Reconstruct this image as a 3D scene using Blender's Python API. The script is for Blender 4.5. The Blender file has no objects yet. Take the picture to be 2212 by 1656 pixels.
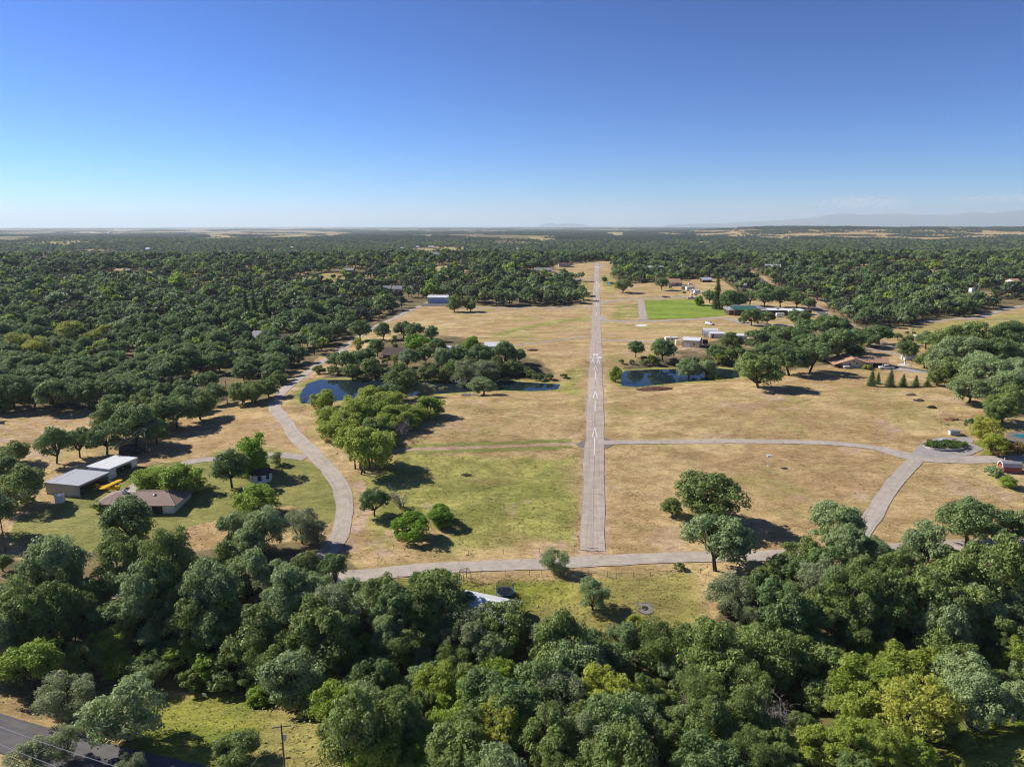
import bpy, bmesh, math, random
import numpy as np
from mathutils import Vector, Matrix

random.seed(7)
RNG = np.random.default_rng(7)
C = bpy.context.scene.collection
SC = bpy.context.scene

# ------------------------------------------------------------------ camera, light, exposure
CAMZ = 70.0
cd = bpy.data.cameras.new('camera'); cam = bpy.data.objects.new('camera', cd); C.objects.link(cam)
cd.sensor_fit = 'HORIZONTAL'; cd.sensor_width = 36.0; cd.lens = 36.0 * 2081 / 3000
cd.clip_start = 1.0; cd.clip_end = 200000.0
M3 = (Matrix.Rotation(math.radians(90 - 12.54), 3, 'X') @ Matrix.Rotation(math.radians(-0.1), 3, 'Z'))
cam.matrix_world = Matrix.Translation((0, 0, CAMZ)) @ M3.to_4x4()
SC.camera = cam

SUN_EL, SUN_AZ = math.radians(37), math.atan2(-0.925, 0.36)        # azimuth clockwise from +Y
TO_SUN = Vector((math.sin(SUN_AZ) * math.cos(SUN_EL), math.cos(SUN_AZ) * math.cos(SUN_EL), math.sin(SUN_EL)))
world = bpy.data.worlds.new('World'); SC.world = world; world.use_nodes = True
wn = world.node_tree.nodes; wl = world.node_tree.links
sky = wn.new('ShaderNodeTexSky'); sky.sky_type = 'NISHITA'; sky.sun_disc = False
sky.sun_elevation = SUN_EL; sky.sun_rotation = SUN_AZ % (2 * math.pi)
sky.altitude = 2000; sky.air_density = 1.0; sky.dust_density = 0.0; sky.ozone_density = 10.0
gm = wn.new('ShaderNodeGamma'); gm.inputs[1].default_value = 1.55       # the deep polarised blue of the photograph
hs = wn.new('ShaderNodeMix'); hs.data_type = 'RGBA'; hs.blend_type = 'MULTIPLY'; hs.inputs[0].default_value = 1; hs.inputs[7].default_value = (.77, .85, .82, 1)
wl.new(sky.outputs[0], gm.inputs[0]); wl.new(gm.outputs[0], hs.inputs[6])
def clouds():          # a few low white puffs over the mountains
    def M_(op, a, b=None, cl=False):
        x = wn.new('ShaderNodeMath'); x.operation = op; x.use_clamp = cl
        for s_, v_ in zip(x.inputs, (a, b)):
            if v_ is None: continue
            if isinstance(v_, (int, float)): s_.default_value = v_
            else: wl.new(v_, s_)
        return x.outputs[0]
    tc = wn.new('ShaderNodeTexCoord'); sp = wn.new('ShaderNodeSeparateXYZ'); wl.new(tc.outputs['Generated'], sp.inputs[0])
    az = M_('ARCTAN2', sp.outputs[0], sp.outputs[1]); el = sp.outputs[2]
    cb = wn.new('ShaderNodeCombineXYZ'); wl.new(M_('MULTIPLY', az, 34.0), cb.inputs[0]); wl.new(M_('MULTIPLY', el, 85.0), cb.inputs[1])
    nz = wn.new('ShaderNodeTexNoise'); nz.inputs['Detail'].default_value = 4; nz.inputs['Roughness'].default_value = .55; wl.new(cb.outputs[0], nz.inputs['Vector'])
    def bell(v_, c_, w_): return M_('SUBTRACT', 1.0, M_('POWER', M_('DIVIDE', M_('ABSOLUTE', M_('SUBTRACT', v_, c_)), w_), 2.0), True)
    mask = M_('MAXIMUM', M_('MULTIPLY', bell(az, .445, .075), bell(el, .026, .011)), M_('MULTIPLY', bell(az, .60, .09), M_('MULTIPLY', bell(el, .029, .007), .8)))
    f_ = M_('MULTIPLY', M_('MULTIPLY', M_('SUBTRACT', M_('ADD', nz.outputs[0], M_('MULTIPLY', mask, .25)), .60), 3.0, True), M_('MULTIPLY', mask, 1.6, True), True)
    mx = wn.new('ShaderNodeMix'); mx.data_type = 'RGBA'; wl.new(f_, mx.inputs[0]); wl.new(hs.outputs[2], mx.inputs[6]); mx.inputs[7].default_value = (15, 15.5, 16, 1)
    return mx.outputs[2]
wl.new(clouds(), wn['Background'].inputs[0]); wn['Background'].inputs[1].default_value = 0.040
sl = bpy.data.lights.new('sun', 'SUN'); sl.energy = 5.0; sl.angle = math.radians(0.53); sl.color = (1.0, 0.93, 0.83)
so = bpy.data.objects.new('sun', sl); C.objects.link(so)
so.rotation_euler = (-TO_SUN).to_track_quat('-Z', 'Y').to_euler()
SC.view_settings.view_transform = 'Standard'; SC.view_settings.look = 'None'
SC.view_settings.exposure = 0.52; SC.view_settings.gamma = 1.0
SC.cycles.filter_width = 1.1; SC.cycles.use_denoising = True; SC.cycles.denoiser = 'OPENIMAGEDENOISE'; SC.cycles.denoising_prefilter = 'ACCURATE'; SC.cycles.denoising_input_passes = 'RGB_ALBEDO_NORMAL'; SC.cycles.sample_clamp_indirect = 2.5; SC.cycles.max_bounces = 6; SC.cycles.diffuse_bounces = 3; SC.cycles.transmission_bounces = 3
SC.cycles.volume_bounces = 3; SC.cycles.caustics_reflective = False; SC.cycles.caustics_refractive = False

# ------------------------------------------------------------------ helpers: noise, terrain, measuring
def ss(a, b, x):
    t = np.clip((x - a) / (b - a), 0, 1)
    return t * t * (3 - 2 * t)

def _hash(i, j, s):
    h = (i.astype(np.int64) * 374761393 + j.astype(np.int64) * 668265263 + s * 974634211) & 0x7fffffff
    h = ((h ^ (h >> 13)) * 1274126177) & 0x7fffffff
    return ((h ^ (h >> 16)) & 0xffff) / 65535.0

def vnoise(x, y, s=0):
    x = np.asarray(x, float); y = np.asarray(y, float)
    i = np.floor(x); j = np.floor(y); u = x - i; v = y - j
    u = u * u * (3 - 2 * u); v = v * v * (3 - 2 * v)
    i = i.astype(np.int64); j = j.astype(np.int64)
    a = _hash(i, j, s); b = _hash(i + 1, j, s); c = _hash(i, j + 1, s); d = _hash(i + 1, j + 1, s)
    return (a * (1 - u) + b * u) * (1 - v) + (c * (1 - u) + d * u) * v

def fbm(x, y, s=0, o=4):
    r = 0; a = .5; t = 0
    for k in range(o):
        r = r + a * vnoise(x * 2 ** k, y * 2 ** k, s + k * 17); t += a; a *= .5
    return r / t

def base_h(x, y):
    x = np.asarray(x, float); y = np.asarray(y, float)
    left = 1 - 0.55 * (1 - ss(-120, -20, x)) * (1 - ss(300, 600, y))
    z = 11 * ss(140, 250, y) * left + 12 * ss(500, 950, y) - 30 * ss(960, 1400, y)
    z = z - 6.5 * np.exp(-((y - 104) / 13.0) ** 2) * ss(-95, -55, x) - 2.0 * ss(96, 70, y)
    w = ss(300, 700, y) * (1 - .85 * np.exp(-((x - 0.12 * y) / (60 + .12 * y)) ** 2) * (1 - ss(900, 1400, y)))
    z = z + w * 16 * (fbm(x / 420, y / 420, 3, 3) - .5)
    far = ss(1600, 3500, y)
    z = z + far * 38 * (fbm(x / 1900, y / 1500, 9, 3) - .5) * (1 - ss(9000, 16000, y))
    z = z + 56 * np.exp(-((y - 6000) / 1300) ** 2) * ss(900, 2600, x) + 14 * np.exp(-((y - 4300) / 700) ** 2) * ss(200, -1200, x)
    return z

PONDS = []          # (polygon world xy, water level)
def seg_dist(px, py, poly, closed=True):
    d = np.full(px.shape, 1e9); n = len(poly)
    for k in range(n if closed else n - 1):
        ax, ay = poly[k][:2]; bx, by = poly[(k + 1) % n][:2]
        dx, dy = bx - ax, by - ay; L = dx * dx + dy * dy + 1e-12
        t = np.clip(((px - ax) * dx + (py - ay) * dy) / L, 0, 1)
        d = np.minimum(d, np.hypot(px - ax - t * dx, py - ay - t * dy))
    return d

def inside(px, py, poly):
    c = np.zeros(px.shape, bool); n = len(poly)
    for k in range(n):
        ax, ay = poly[k][:2]; bx, by = poly[(k + 1) % n][:2]
        if ay == by: continue
        m = ((ay > py) != (by > py)) & (px < (bx - ax) * (py - ay) / (by - ay) + ax)
        c ^= m
    return c

def sdist(px, py, poly):
    """signed distance, positive inside; -1e3 for far points"""
    P = np.array([p[:2] for p in poly]); lo = P.min(0) - 60; hi = P.max(0) + 60
    out = np.full(px.shape, -1e3)
    m = (px > lo[0]) & (px < hi[0]) & (py > lo[1]) & (py < hi[1])
    if m.any():
        a, b = px[m], py[m]; d = seg_dist(a, b, poly)
        out[m] = np.where(inside(a, b, poly), d, -d)
    return out

def H(x, y):
    x = np.asarray(x, float); y = np.asarray(y, float)
    z = base_h(x, y)
    for poly, lv, reach in PONDS:
        d = sdist(np.atleast_1d(x), np.atleast_1d(y), poly).reshape(x.shape)
        z = np.where(d > -reach, np.where(d > 0, lv - 1.4 * ss(0, 3, d) + .02, lv + .05 + (z - lv) * ss(0, 1, -d / reach)), z)
    return z

F = 1534.3; CX, CY = 1106.0, 828.0           # the photograph measured at 2212 x 1656
TS = np.geomspace(40, 90000, 1400)
def ray(x, y):
    d = M3 @ Vector(((x - CX) / F, -(y - CY) / F, -1.0)); return d.normalized()
def G(x, y, h=0.0):
    """the point of the ground (raised by h) that the photograph shows at (x, y)"""
    d = ray(x, y)
    def f(t): return CAMZ + d.z * t - H(d.x * t, d.y * t) - h
    ts = TS
    for _ in range(3):
        v = f(ts); k = np.argmax(v < 0)
        if k == 0: return Vector((d.x * 6000, d.y * 6000, float(H(d.x * 6000, d.y * 6000)) + h))
        ts = np.linspace(ts[k - 1], ts[k], 40)
    t = ts[20] if k == 0 else ts[20]
    v = f(ts); k = max(1, int(np.argmax(v < 0))); t = ts[k]
    return Vector((d.x * t, d.y * t, CAMZ + d.z * t))
def plane_pt(x, y, z):
    d = ray(x, y); t = (z - CAMZ) / d.z
    return Vector((d.x * t, d.y * t, z))
M3I = np.array(M3.inverted())
def proj(P):
    q = (np.asarray(P, float) - np.array([0, 0, CAMZ])) @ M3I.T
    z = -q[..., 2]; z = np.where(z < 1, 1e-3, z)
    return CX + F * q[..., 0] / z, CY - F * q[..., 1] / z, z
def depth(p): return float(proj(np.array(p))[2])
def Hs(x, y): return float(H(np.float64(x), np.float64(y)))

# ------------------------------------------------------------------ helpers: materials
def newmat(name):
    m = bpy.data.materials.new(name); m.use_nodes = True
    return m, m.node_tree.nodes, m.node_tree.links, m.node_tree.nodes['Principled BSDF']
def mixc(n, l, f, a, b):
    x = n.new('ShaderNodeMix'); x.data_type = 'RGBA'
    for s, v in ((x.inputs[0], f), (x.inputs[6], a), (x.inputs[7], b)):
        if hasattr(v, 'links') or hasattr(v, 'is_linked'): l.new(v, s)
        elif isinstance(v, (int, float)): s.default_value = v
        else: s.default_value = (*v, 1) if len(v) == 3 else v
    return x.outputs[2]
def mth(n, l, op, a, b=None, c=None, clamp=False):
    x = n.new('ShaderNodeMath'); x.operation = op; x.use_clamp = clamp
    for s, v in zip(x.inputs, (a, b, c)):
        if v is None: continue
        if isinstance(v, (int, float)): s.default_value = v
        else: l.new(v, s)
    return x.outputs[0]
def noise(n, l, scale, detail=4, rough=.55, vec=None, dist=0):
    x = n.new('ShaderNodeTexNoise'); x.inputs['Scale'].default_value = scale; x.inputs['Detail'].default_value = detail
    x.inputs['Roughness'].default_value = rough; x.inputs['Distortion'].default_value = dist
    if vec is not None: l.new(vec, x.inputs['Vector'])
    return x.outputs[0]
def ramp(n, l, f, a, b):
    x = n.new('ShaderNodeMapRange'); x.interpolation_type = 'SMOOTHSTEP'; l.new(f, x.inputs[0])
    x.inputs[1].default_value = a; x.inputs[2].default_value = b
    return x.outputs[0]
def bump(n, l, p, h, strength=.4, dist=.1):
    x = n.new('ShaderNodeBump'); x.inputs['Strength'].default_value = strength; x.inputs['Distance'].default_value = dist
    l.new(h, x.inputs['Height']); l.new(x.outputs[0], p.inputs['Normal'])
def pos(n): return n.new('ShaderNodeNewGeometry').outputs['Position']

def flat(name, col, rough=.7, metal=0.0, var=.12, scale=.8, spec=.3):
    m, n, l, p = newmat(name)
    f = noise(n, l, scale, 5, .6, n.new('ShaderNodeTexCoord').outputs['Object'])
    c = mixc(n, l, f, tuple(v * (1 - var) for v in col), tuple(min(1, v * (1 + var)) for v in col))
    l.new(c, p.inputs['Base Color']); p.inputs['Roughness'].default_value = rough; p.inputs['Metallic'].default_value = metal
    p.inputs['Specular IOR Level'].default_value = spec
    return m

def seamed(name, col, pitch=.5, axis=0, rough=.5, depth_=.03, var=.1, wave=False):
    """painted sheet metal, boards or tiles with raised seams every `pitch` metres along an object axis"""
    m, n, l, p = newmat(name)
    tc = n.new('ShaderNodeTexCoord').outputs['Object']
    sp = n.new('ShaderNodeSeparateXYZ'); l.new(tc, sp.inputs[0])
    v = mth(n, l, 'FRACT', mth(n, l, 'DIVIDE', sp.outputs[axis], pitch))
    if wave: hgt = mth(n, l, 'SINE', mth(n, l, 'MULTIPLY', v, math.pi))
    else: hgt = mth(n, l, 'LESS_THAN', v, .12)
    f = noise(n, l, .7, 5, .65, tc)
    c = mixc(n, l, f, tuple(x * (1 - var) for x in col), tuple(min(1, x * (1 + var)) for x in col))
    c2 = mixc(n, l, mth(n, l, 'MULTIPLY', hgt, .18 if not wave else 0.0), c, tuple(x * .6 for x in col))
    l.new(c2, p.inputs['Base Color']); p.inputs['Roughness'].default_value = rough
    bump(n, l, p, hgt, .6, depth_)
    return m

def leafmat(name, a, b, tr=.3, tint=(1, 1, 1)):
    m, n, l, p = newmat(name)
    oi = n.new('ShaderNodeObjectInfo').outputs['Random']
    f1 = noise(n, l, .35, 3, .6, n.new('ShaderNodeTexCoord').outputs['Object'])
    f2 = noise(n, l, 3.1, 2, .5, n.new('ShaderNodeTexCoord').outputs['Object'])
    f = mth(n, l, 'ADD', mth(n, l, 'MULTIPLY', oi, .55), mth(n, l, 'ADD', mth(n, l, 'MULTIPLY', ramp(n, l, f1, .3, .7), .25), mth(n, l, 'MULTIPLY', ramp(n, l, f2, .3, .7), .3)), clamp=True)
    c = mixc(n, l, f, a, b)
    l.new(c, p.inputs['Base Color']); p.inputs['Roughness'].default_value = .55; p.inputs['Specular IOR Level'].default_value = .35
    t = n.new('ShaderNodeBsdfTranslucent')
    l.new(mixc(n, l, .5, c, tuple(min(1, v * 1.5) for v in b)), t.inputs[0])
    ms = n.new('ShaderNodeMixShader'); ms.inputs[0].default_value = tr
    l.new(p.outputs[0], ms.inputs[1]); l.new(t.outputs[0], ms.inputs[2]); l.new(ms.outputs[0], n['Material Output'].inputs[0])
    return m

MAT = {}
MAT['bark'] = flat('bark', (.075, .06, .048), .95, 0, .35, 2)
MAT['deadwood'] = flat('dead_wood', (.24, .21, .20), .9, 0, .25, 2)
MAT['white'] = flat('white_paint', (.74, .74, .72), .5, 0, .08)
MAT['cream'] = flat('cream_paint', (.62, .53, .36), .6, 0, .08)
MAT['tan'] = flat('tan_stucco', (.44, .36, .25), .85, 0, .1)
MAT['pale'] = flat('pale_stucco', (.58, .53, .46), .85, 0, .1)
MAT['brownwall'] = flat('brown_boards', (.09, .055, .04), .8, 0, .2)
MAT['glass'] = flat('window_glass', (.03, .04, .05), .08, 0, .1, 1, .6)
MAT['dark'] = flat('dark_opening', (.03, .028, .028), .9)
MAT['rubber'] = flat('black_rubber', (.02, .02, .022), .8)
MAT['black'] = flat('black_paint', (.025, .025, .028), .4)
MAT['yellow'] = flat('yellow_fabric', (.72, .42, .012), .4, 0, .05)
MAT['red'] = flat('faded_red_boards', (.30, .085, .085), .8, 0, .15)
MAT['blue'] = flat('blue_tarp', (.05, .17, .45), .5)
MAT['skin'] = flat('skin', (.45, .27, .18), .6)
MAT['denim'] = flat('blue_denim', (.05, .08, .16), .85)
MAT['wood'] = flat('weathered_wood', (.20, .145, .10), .9, 0, .25, 3)
MAT['pole'] = flat('pole_wood', (.12, .09, .07), .9, 0, .2, 3)
MAT['steel'] = flat('galvanised_steel', (.42, .43, .45), .45, .6, .1)
MAT['greyroof'] = seamed('grey_metal_roof', (.40, .42, .45), .8, 0, .45)
MAT['whiteroof'] = seamed('white_metal_roof', (.66, .68, .70), .6, 0, .4)
MAT['blueroof'] = seamed('pale_blue_metal_roof', (.42, .47, .58), .6, 0, .4)
MAT['siding'] = seamed('grey_metal_siding', (.40, .395, .385), .3, 0, .6, .02)
MAT['whiteside'] = seamed('white_metal_siding', (.70, .71, .72), .4, 0, .6, .02)
MAT['blueside'] = seamed('pale_blue_metal_siding', (.42, .50, .66), .5, 0, .6, .02)
MAT['tile'] = seamed('brown_clay_tile', (.25, .175, .145), .38, 1, .85, .06, .32, True)
MAT['shingle'] = seamed('tan_shingle', (.40, .24, .155), .3, 1, .9, .02, .15)
MAT['darkshingle'] = seamed('dark_brown_shingle', (.075, .05, .048), .3, 1, .9, .02, .25)
MAT['greyshingle'] = seamed('grey_shingle', (.22, .22, .24), .3, 1, .9, .02, .2)
MAT['greenroof'] = seamed('dark_green_roof', (.035, .13, .09), .5, 0, .5)

# ------------------------------------------------------------------ helpers: meshes and things
class MB:
    def __init__(s): s.v = []; s.f = []; s.m = []; s.mats = []
    def mi(s, mat):
        mat = MAT[mat] if isinstance(mat, str) else mat
        if mat not in s.mats: s.mats.append(mat)
        return s.mats.index(mat)
    def add(s, v, f, mat):
        k = len(s.v); i = s.mi(mat); s.v += [tuple(p) for p in v]
        for q in f: s.f.append([k + j for j in q]); s.m.append(i)
        return s
    def box(s, c, d, mat, rz=0.0, ry=0.0):
        """c = centre of the base, d = size"""
        R = Matrix.Rotation(rz, 3, 'Z') @ Matrix.Rotation(ry, 3, 'Y'); o = Vector(c)
        v = [o + R @ Vector((x * d[0] / 2, y * d[1] / 2, z * d[2])) for z in (0, 1) for x, y in ((-1, -1), (1, -1), (1, 1), (-1, 1))]
        return s.add(v, [(3, 2, 1, 0), (4, 5, 6, 7), (0, 1, 5, 4), (1, 2, 6, 5), (2, 3, 7, 6), (3, 0, 4, 7)], mat)
    def prism(s, poly, z0, z1, mat):
        n = len(poly); v = [(x, y, z0) for x, y in poly] + [(x, y, z1) for x, y in poly]
        return s.add(v, [list(range(n))[::-1], list(range(n, 2 * n))] + [(k, (k + 1) % n, n + (k + 1) % n, n + k) for k in range(n)], mat)
    def xprism(s, prof, x0, x1, mat):
        """profile in (y, z) swept along x"""
        n = len(prof); v = [(x0, y, z) for y, z in prof] + [(x1, y, z) for y, z in prof]
        return s.add(v, [list(range(n)), list(range(n, 2 * n))[::-1]] + [(k, n + k, n + (k + 1) % n, (k + 1) % n) for k in range(n)], mat)
    def tube(s, pts, r, mat, n=6, cap=True):
        pts = [Vector(p) for p in pts]
        if not isinstance(r, (list, tuple)): r = [r] * len(pts)
        v = []; f = []
        for k, p in enumerate(pts):
            t = (pts[min(k + 1, len(pts) - 1)] - pts[max(k - 1, 0)]).normalized()
            a = t.cross(Vector((0, 0, 1)) if abs(t.z) < .9 else Vector((1, 0, 0))).normalized(); b = t.cross(a)
            for j in range(n):
                th = 2 * math.pi * j / n; v.append(p + (a * math.cos(th) + b * math.sin(th)) * r[k])
        for k in range(len(pts) - 1):
            for j in range(n): f.append((k * n + j, k * n + (j + 1) % n, (k + 1) * n + (j + 1) % n, (k + 1) * n + j))
        if cap: f.append(list(range(n))[::-1]); f.append([(len(pts) - 1) * n + j for j in range(n)])
        return s.add(v, f, mat)
    def lathe(s, prof, mat, n=20, c=(0, 0, 0), axis='Z'):
        v = []; f = []
        for r, z in prof:
            for j in range(n):
                th = 2 * math.pi * j / n
                p = (r * math.cos(th), r * math.sin(th), z)
                if axis == 'Y': p = (p[0], p[2], p[1])
                v.append((c[0] + p[0], c[1] + p[1], c[2] + p[2]))
        for k in range(len(prof) - 1):
            for j in range(n): f.append((k * n + j, k * n + (j + 1) % n, (k + 1) * n + (j + 1) % n, (k + 1) * n + j))
        f.append(list(range(n))[::-1]); f.append([(len(prof) - 1) * n + j for j in range(n)])
        return s.add(v, f, mat)
    def build(s, name, parent=None, bevel=0, smooth=False):
        me = bpy.data.meshes.new(name); me.from_pydata(s.v, [], s.f)
        for m in s.mats: me.materials.append(m)
        me.polygons.foreach_set('material_index', s.m)
        bm = bmesh.new(); bm.from_mesh(me); bmesh.ops.recalc_face_normals(bm, faces=bm.faces)
        if bevel: bmesh.ops.bevel(bm, geom=bm.edges[:], offset=bevel, segments=2, affect='EDGES')
        bm.to_mesh(me); bm.free()
        if smooth: me.polygons.foreach_set('use_smooth', [True] * len(me.polygons))
        o = bpy.data.objects.new(name, me); C.objects.link(o)
        if parent is not None: o.parent = parent
        return o

def tag(o, label=None, cat=None, group=None, kind=None):
    if label: o['label'] = label
    if cat: o['category'] = cat
    if group: o['group'] = group
    if kind: o['kind'] = kind
    return o
def thing(name, label, cat, loc=(0, 0, 0), rz=0.0, group=None):
    o = bpy.data.objects.new(name, None); C.objects.link(o); o.location = loc; o.rotation_euler = (0, 0, rz)
    o.empty_display_size = .5
    return tag(o, label, cat, group)
def npmesh(name, v, f, mats, mi=None, smooth=False):
    me = bpy.data.meshes.new(name); v = np.asarray(v, np.float32); f = np.asarray(f, np.int32)
    me.vertices.add(len(v)); me.vertices.foreach_set('co', v.ravel())
    k = f.shape[1]; me.loops.add(f.size); me.loops.foreach_set('vertex_index', f.ravel())
    me.polygons.add(len(f)); me.polygons.foreach_set('loop_start', np.arange(0, f.size, k, dtype=np.int32))
    if mi is not None: me.polygons.foreach_set('material_index', np.asarray(mi, np.int32))
    if smooth: me.polygons.foreach_set('use_smooth', np.ones(len(f), bool))
    for m in mats: me.materials.append(m)
    me.update(calc_edges=True)
    return me
def link(name, me, parent=None):
    o = bpy.data.objects.new(name, me); C.objects.link(o)
    if parent is not None: o.parent = parent
    return o
def copy_tree(o, parent=None):
    c = o.copy(); C.objects.link(c)
    if parent is not None: c.parent = parent
    for ch in list(o.children): copy_tree(ch, c)
    return c
# ------------------------------------------------------------------ the setting: ponds, ground, roads
c2 = lambda x, y: (737 + x / 3.0, 413 + y / 3.0)       # notes taken in enlarged quarters of the photograph
def xy(p): return (p.x, p.y)
def pond(pts, level, reach):
    poly = [xy(plane_pt(x, y, level)) for x, y in pts]
    PONDS.append((poly, level, reach)); return poly
pond1 = pond([(650, 872), (648, 852), (664, 828), (690, 820), (800, 820), (960, 822), (1060, 821), (1150, 826), (1212, 830), (1204, 841), (1150, 845), (1070, 842), (1015, 846), (930, 852), (860, 858), (770, 862), (700, 868)], 8.0, 30)
pond2 = pond([(1340, 812), (1349, 801), (1400, 798), (1480, 796), (1550, 795), (1597, 800), (1598, 815), (1540, 821), (1480, 825), (1420, 831), (1375, 836), (1343, 833)], 8.8, 24)
pond3 = pond([(1310, 615), (1316, 609), (1328, 609), (1327, 615)], 17.0, 12)

def spline(pts, step=2.0):
    P = [Vector((p[0], p[1])) for p in pts]; P = [2 * P[0] - P[1]] + P + [2 * P[-1] - P[-2]]
    out = []
    for k in range(1, len(P) - 2):
        a, b, c, d = P[k - 1:k + 3]; n = max(2, int((c - b).length / step))
        for j in range(n):
            t = j / n
            out.append(.5 * ((2 * b) + (c - a) * t + (2 * a - 5 * b + 4 * c - d) * t * t + (3 * b - a - 3 * c + d) * t ** 3))
    out.append(P[-2]); return [(p.x, p.y) for p in out]

GEO = {}
def line(name, pts, w, step=2.0):
    GEO[name] = (spline([xy(G(x, y)) for x, y in pts], step), w); return GEO[name]
RA, RB = G(1280.6, 1189), G(1289.6, 567)
GEO['runway'] = (spline([xy(RA), xy(RA.lerp(RB, .5)), xy(RB)], 4.0), 5.6)
line('winding_road', [(660, 1262), (690, 1215), (727, 1168), (742, 1120), (745, 1080), (736, 1050), (715, 1020), (700, 1003), (668, 970), (638, 940), (617, 910), (597, 887), (594, 876), (601, 858), (614, 841), (640, 822), (664, 804), (697, 780), (735, 757), (775, 728), (821, 700), (851, 688), (880, 673), (908, 661)], 4.3)
line('dirt_spur', [(655, 818), (680, 809), (713, 803)], 3.2)
line('lower_road', [(-60, 1296), (0, 1292), (206, 1281), (440, 1268), (650, 1248), (780, 1242), (871, 1233), (1020, 1223), (1171, 1217), (1338, 1209), (1475, 1203), (1694, 1197), (1942, 1184), (2212, 1172), (2300, 1168)], 4.9)
line('taxiway', [(1292, 956), (1330, 955.5), (1475, 953.5), (1641, 953.3), (1775, 956), (1858, 962), (1925, 973)], 2.7)
line('concrete_drive', [(1905, 969), (1940, 981), (1990, 989), (2075, 992), (2212, 992), (2300, 992)], 4.6)
line('diagonal_drive', [(1985, 984), (1948, 1024), (1911, 1072), (1868, 1138), (1835, 1185)], 3.9)
line('mown_track', [(1252, 957), (1100, 963), (960, 968), (850, 972), (800, 976)], 3.0)
line('gravel_drive', [(660, 989), (612, 982), (545, 985), (472, 990), (417, 996), (369, 1010), (317, 1032), (290, 1054), (292, 1071)], 3.6)
line('asphalt_road', [(-120, 1548), (0, 1581), (150, 1621), (300, 1666), (430, 1706)], 6.6)
line('hangar_lane', [(914, 658), (966, 658.5), (1034, 664.5), (1150, 665.5), (1280, 663)], 4.5)
line('field_path', [(1105, 747), (1180, 737.5), (1224, 732), (1276, 726)], 2.2)
line('right_lane', [(1296, 735), (1340, 736), (1441, 737), (1500, 738)], 3.6)
line('field_lane', [(1296, 684), (1310, 693), (1400, 693.5), (1475, 690.5), (1525, 688.5), (1560, 687), (1590, 692), (1615, 699), (1711, 702), (1740, 702)], 5.5)
line('upper_lane', [(1298, 655), (1312, 651), (1371, 646), (1475, 642), (1520, 641)], 5.5)
line('cross_lane', [(1384, 648), (1390, 691)], 5.0, 3)
line('public_road', [(1608, 583), (1640, 601), (1663, 622), (1700, 637), (1735, 652), (1765, 668), (1795, 690), (1826, 703), (1846, 712)], 5.5)
line('house_drive', [(1873, 752), (1925, 762), (1985, 778), (2012, 792), (2040, 800)], 3.2)
line('yard_drive', [(1895, 741), (1925, 747), (1945, 751)], 4.0)
line('pasture_track', [(1985, 697), (2042, 691), (2110, 686), (2158, 672), (2212, 660), (2290, 655)], 5.0)
line('crest_lane', [(1293, 581), (1304, 573), (1325, 569)], 4.0)
line('gravel_lane', [(1282, 600), (1240, 603), (1190, 602), (1130, 600)], 6.0)
line('dark_drive', [(1938, 791), (1968, 796), (2010, 803)], 3.6)
line('grass_path', [(456, 1512), (520, 1517), (583, 1533), (650, 1552)], 0.9)
line('dirt_verge', [(776, 1045), (790, 1075), (786, 1110), (772, 1150), (757, 1185)], 2.6)
for k_, tr_ in enumerate(([(1331, 830), (1333, 880), (1330, 940)], [(1245, 975), (1251, 1060), (1236, 1170)], [(1311, 1000), (1313, 1090), (1318, 1180)], [(1233, 1075), (1215, 1110), (1130, 1182)], [(1450, 705), (1462, 720), (1500, 730)], [(1340, 850), (1500, 835), (1700, 840), (1950, 870)], [(1330, 1010), (1500, 1000), (1750, 1010), (1880, 1030)], [(480, 905), (520, 930), (560, 960)], [(880, 930), (1000, 915), (1230, 905)], [(1000, 700), (1120, 690), (1260, 700)], [(60, 1150), (200, 1130), (420, 1070)], [(420, 1130), (560, 1060), (690, 1040)])): line('tyre_track_%d' % k_, tr_, .5)
APRON = [xy(G(x, y)) for x, y in [(1968, 980), (1980, 967), (1996, 954), (2022, 946), (2062, 944.5), (2093, 942.5), (2104, 950), (2100, 957), (2125, 970), (2096, 983), (1995, 988)]]
HANGAR_APRON = [xy(G(x, y)) for x, y in [(905, 658), (918, 655), (962, 655), (1010, 654), (1010, 660), (914, 661.5)]]
YARD_APRON = [xy(G(x, y)) for x, y in [(1900, 793), (1910, 788), (1935, 789), (2010, 805), (1995, 806), (1940, 800), (1905, 799)]]
FAN_L = [xy(G(x, y)) for x, y in [(1244, 960), (1263, 949), (1266, 965), (1254, 966)]]
FAN_R = [xy(G(x, y)) for x, y in [(1301, 945), (1309, 945), (1329, 953), (1329, 958), (1313, 967), (1301, 970)]]
LAWN = [xy(G(x, y)) for x, y in [(1392, 649.5), (1440, 648), (1498, 647), (1502, 652), (1518, 656), (1560, 663), (1609, 676), (1550, 683), (1480, 688), (1401, 690.5)]]
POOL = [xy(G(x, y)) for x, y in [(2187, 941), (2193, 938), (2215, 938), (2240, 941), (2235, 947), (2205, 946)]]
PATIO = [xy(G(x, y)) for x, y in [(2172, 946), (2176, 934), (2225, 930), (2270, 938), (2262, 962), (2195, 964)]]
HELIPAD_C = G(1385, 703)
SHEETS = [APRON, HANGAR_APRON, YARD_APRON, FAN_L, FAN_R, LAWN, POOL, PATIO]

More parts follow.
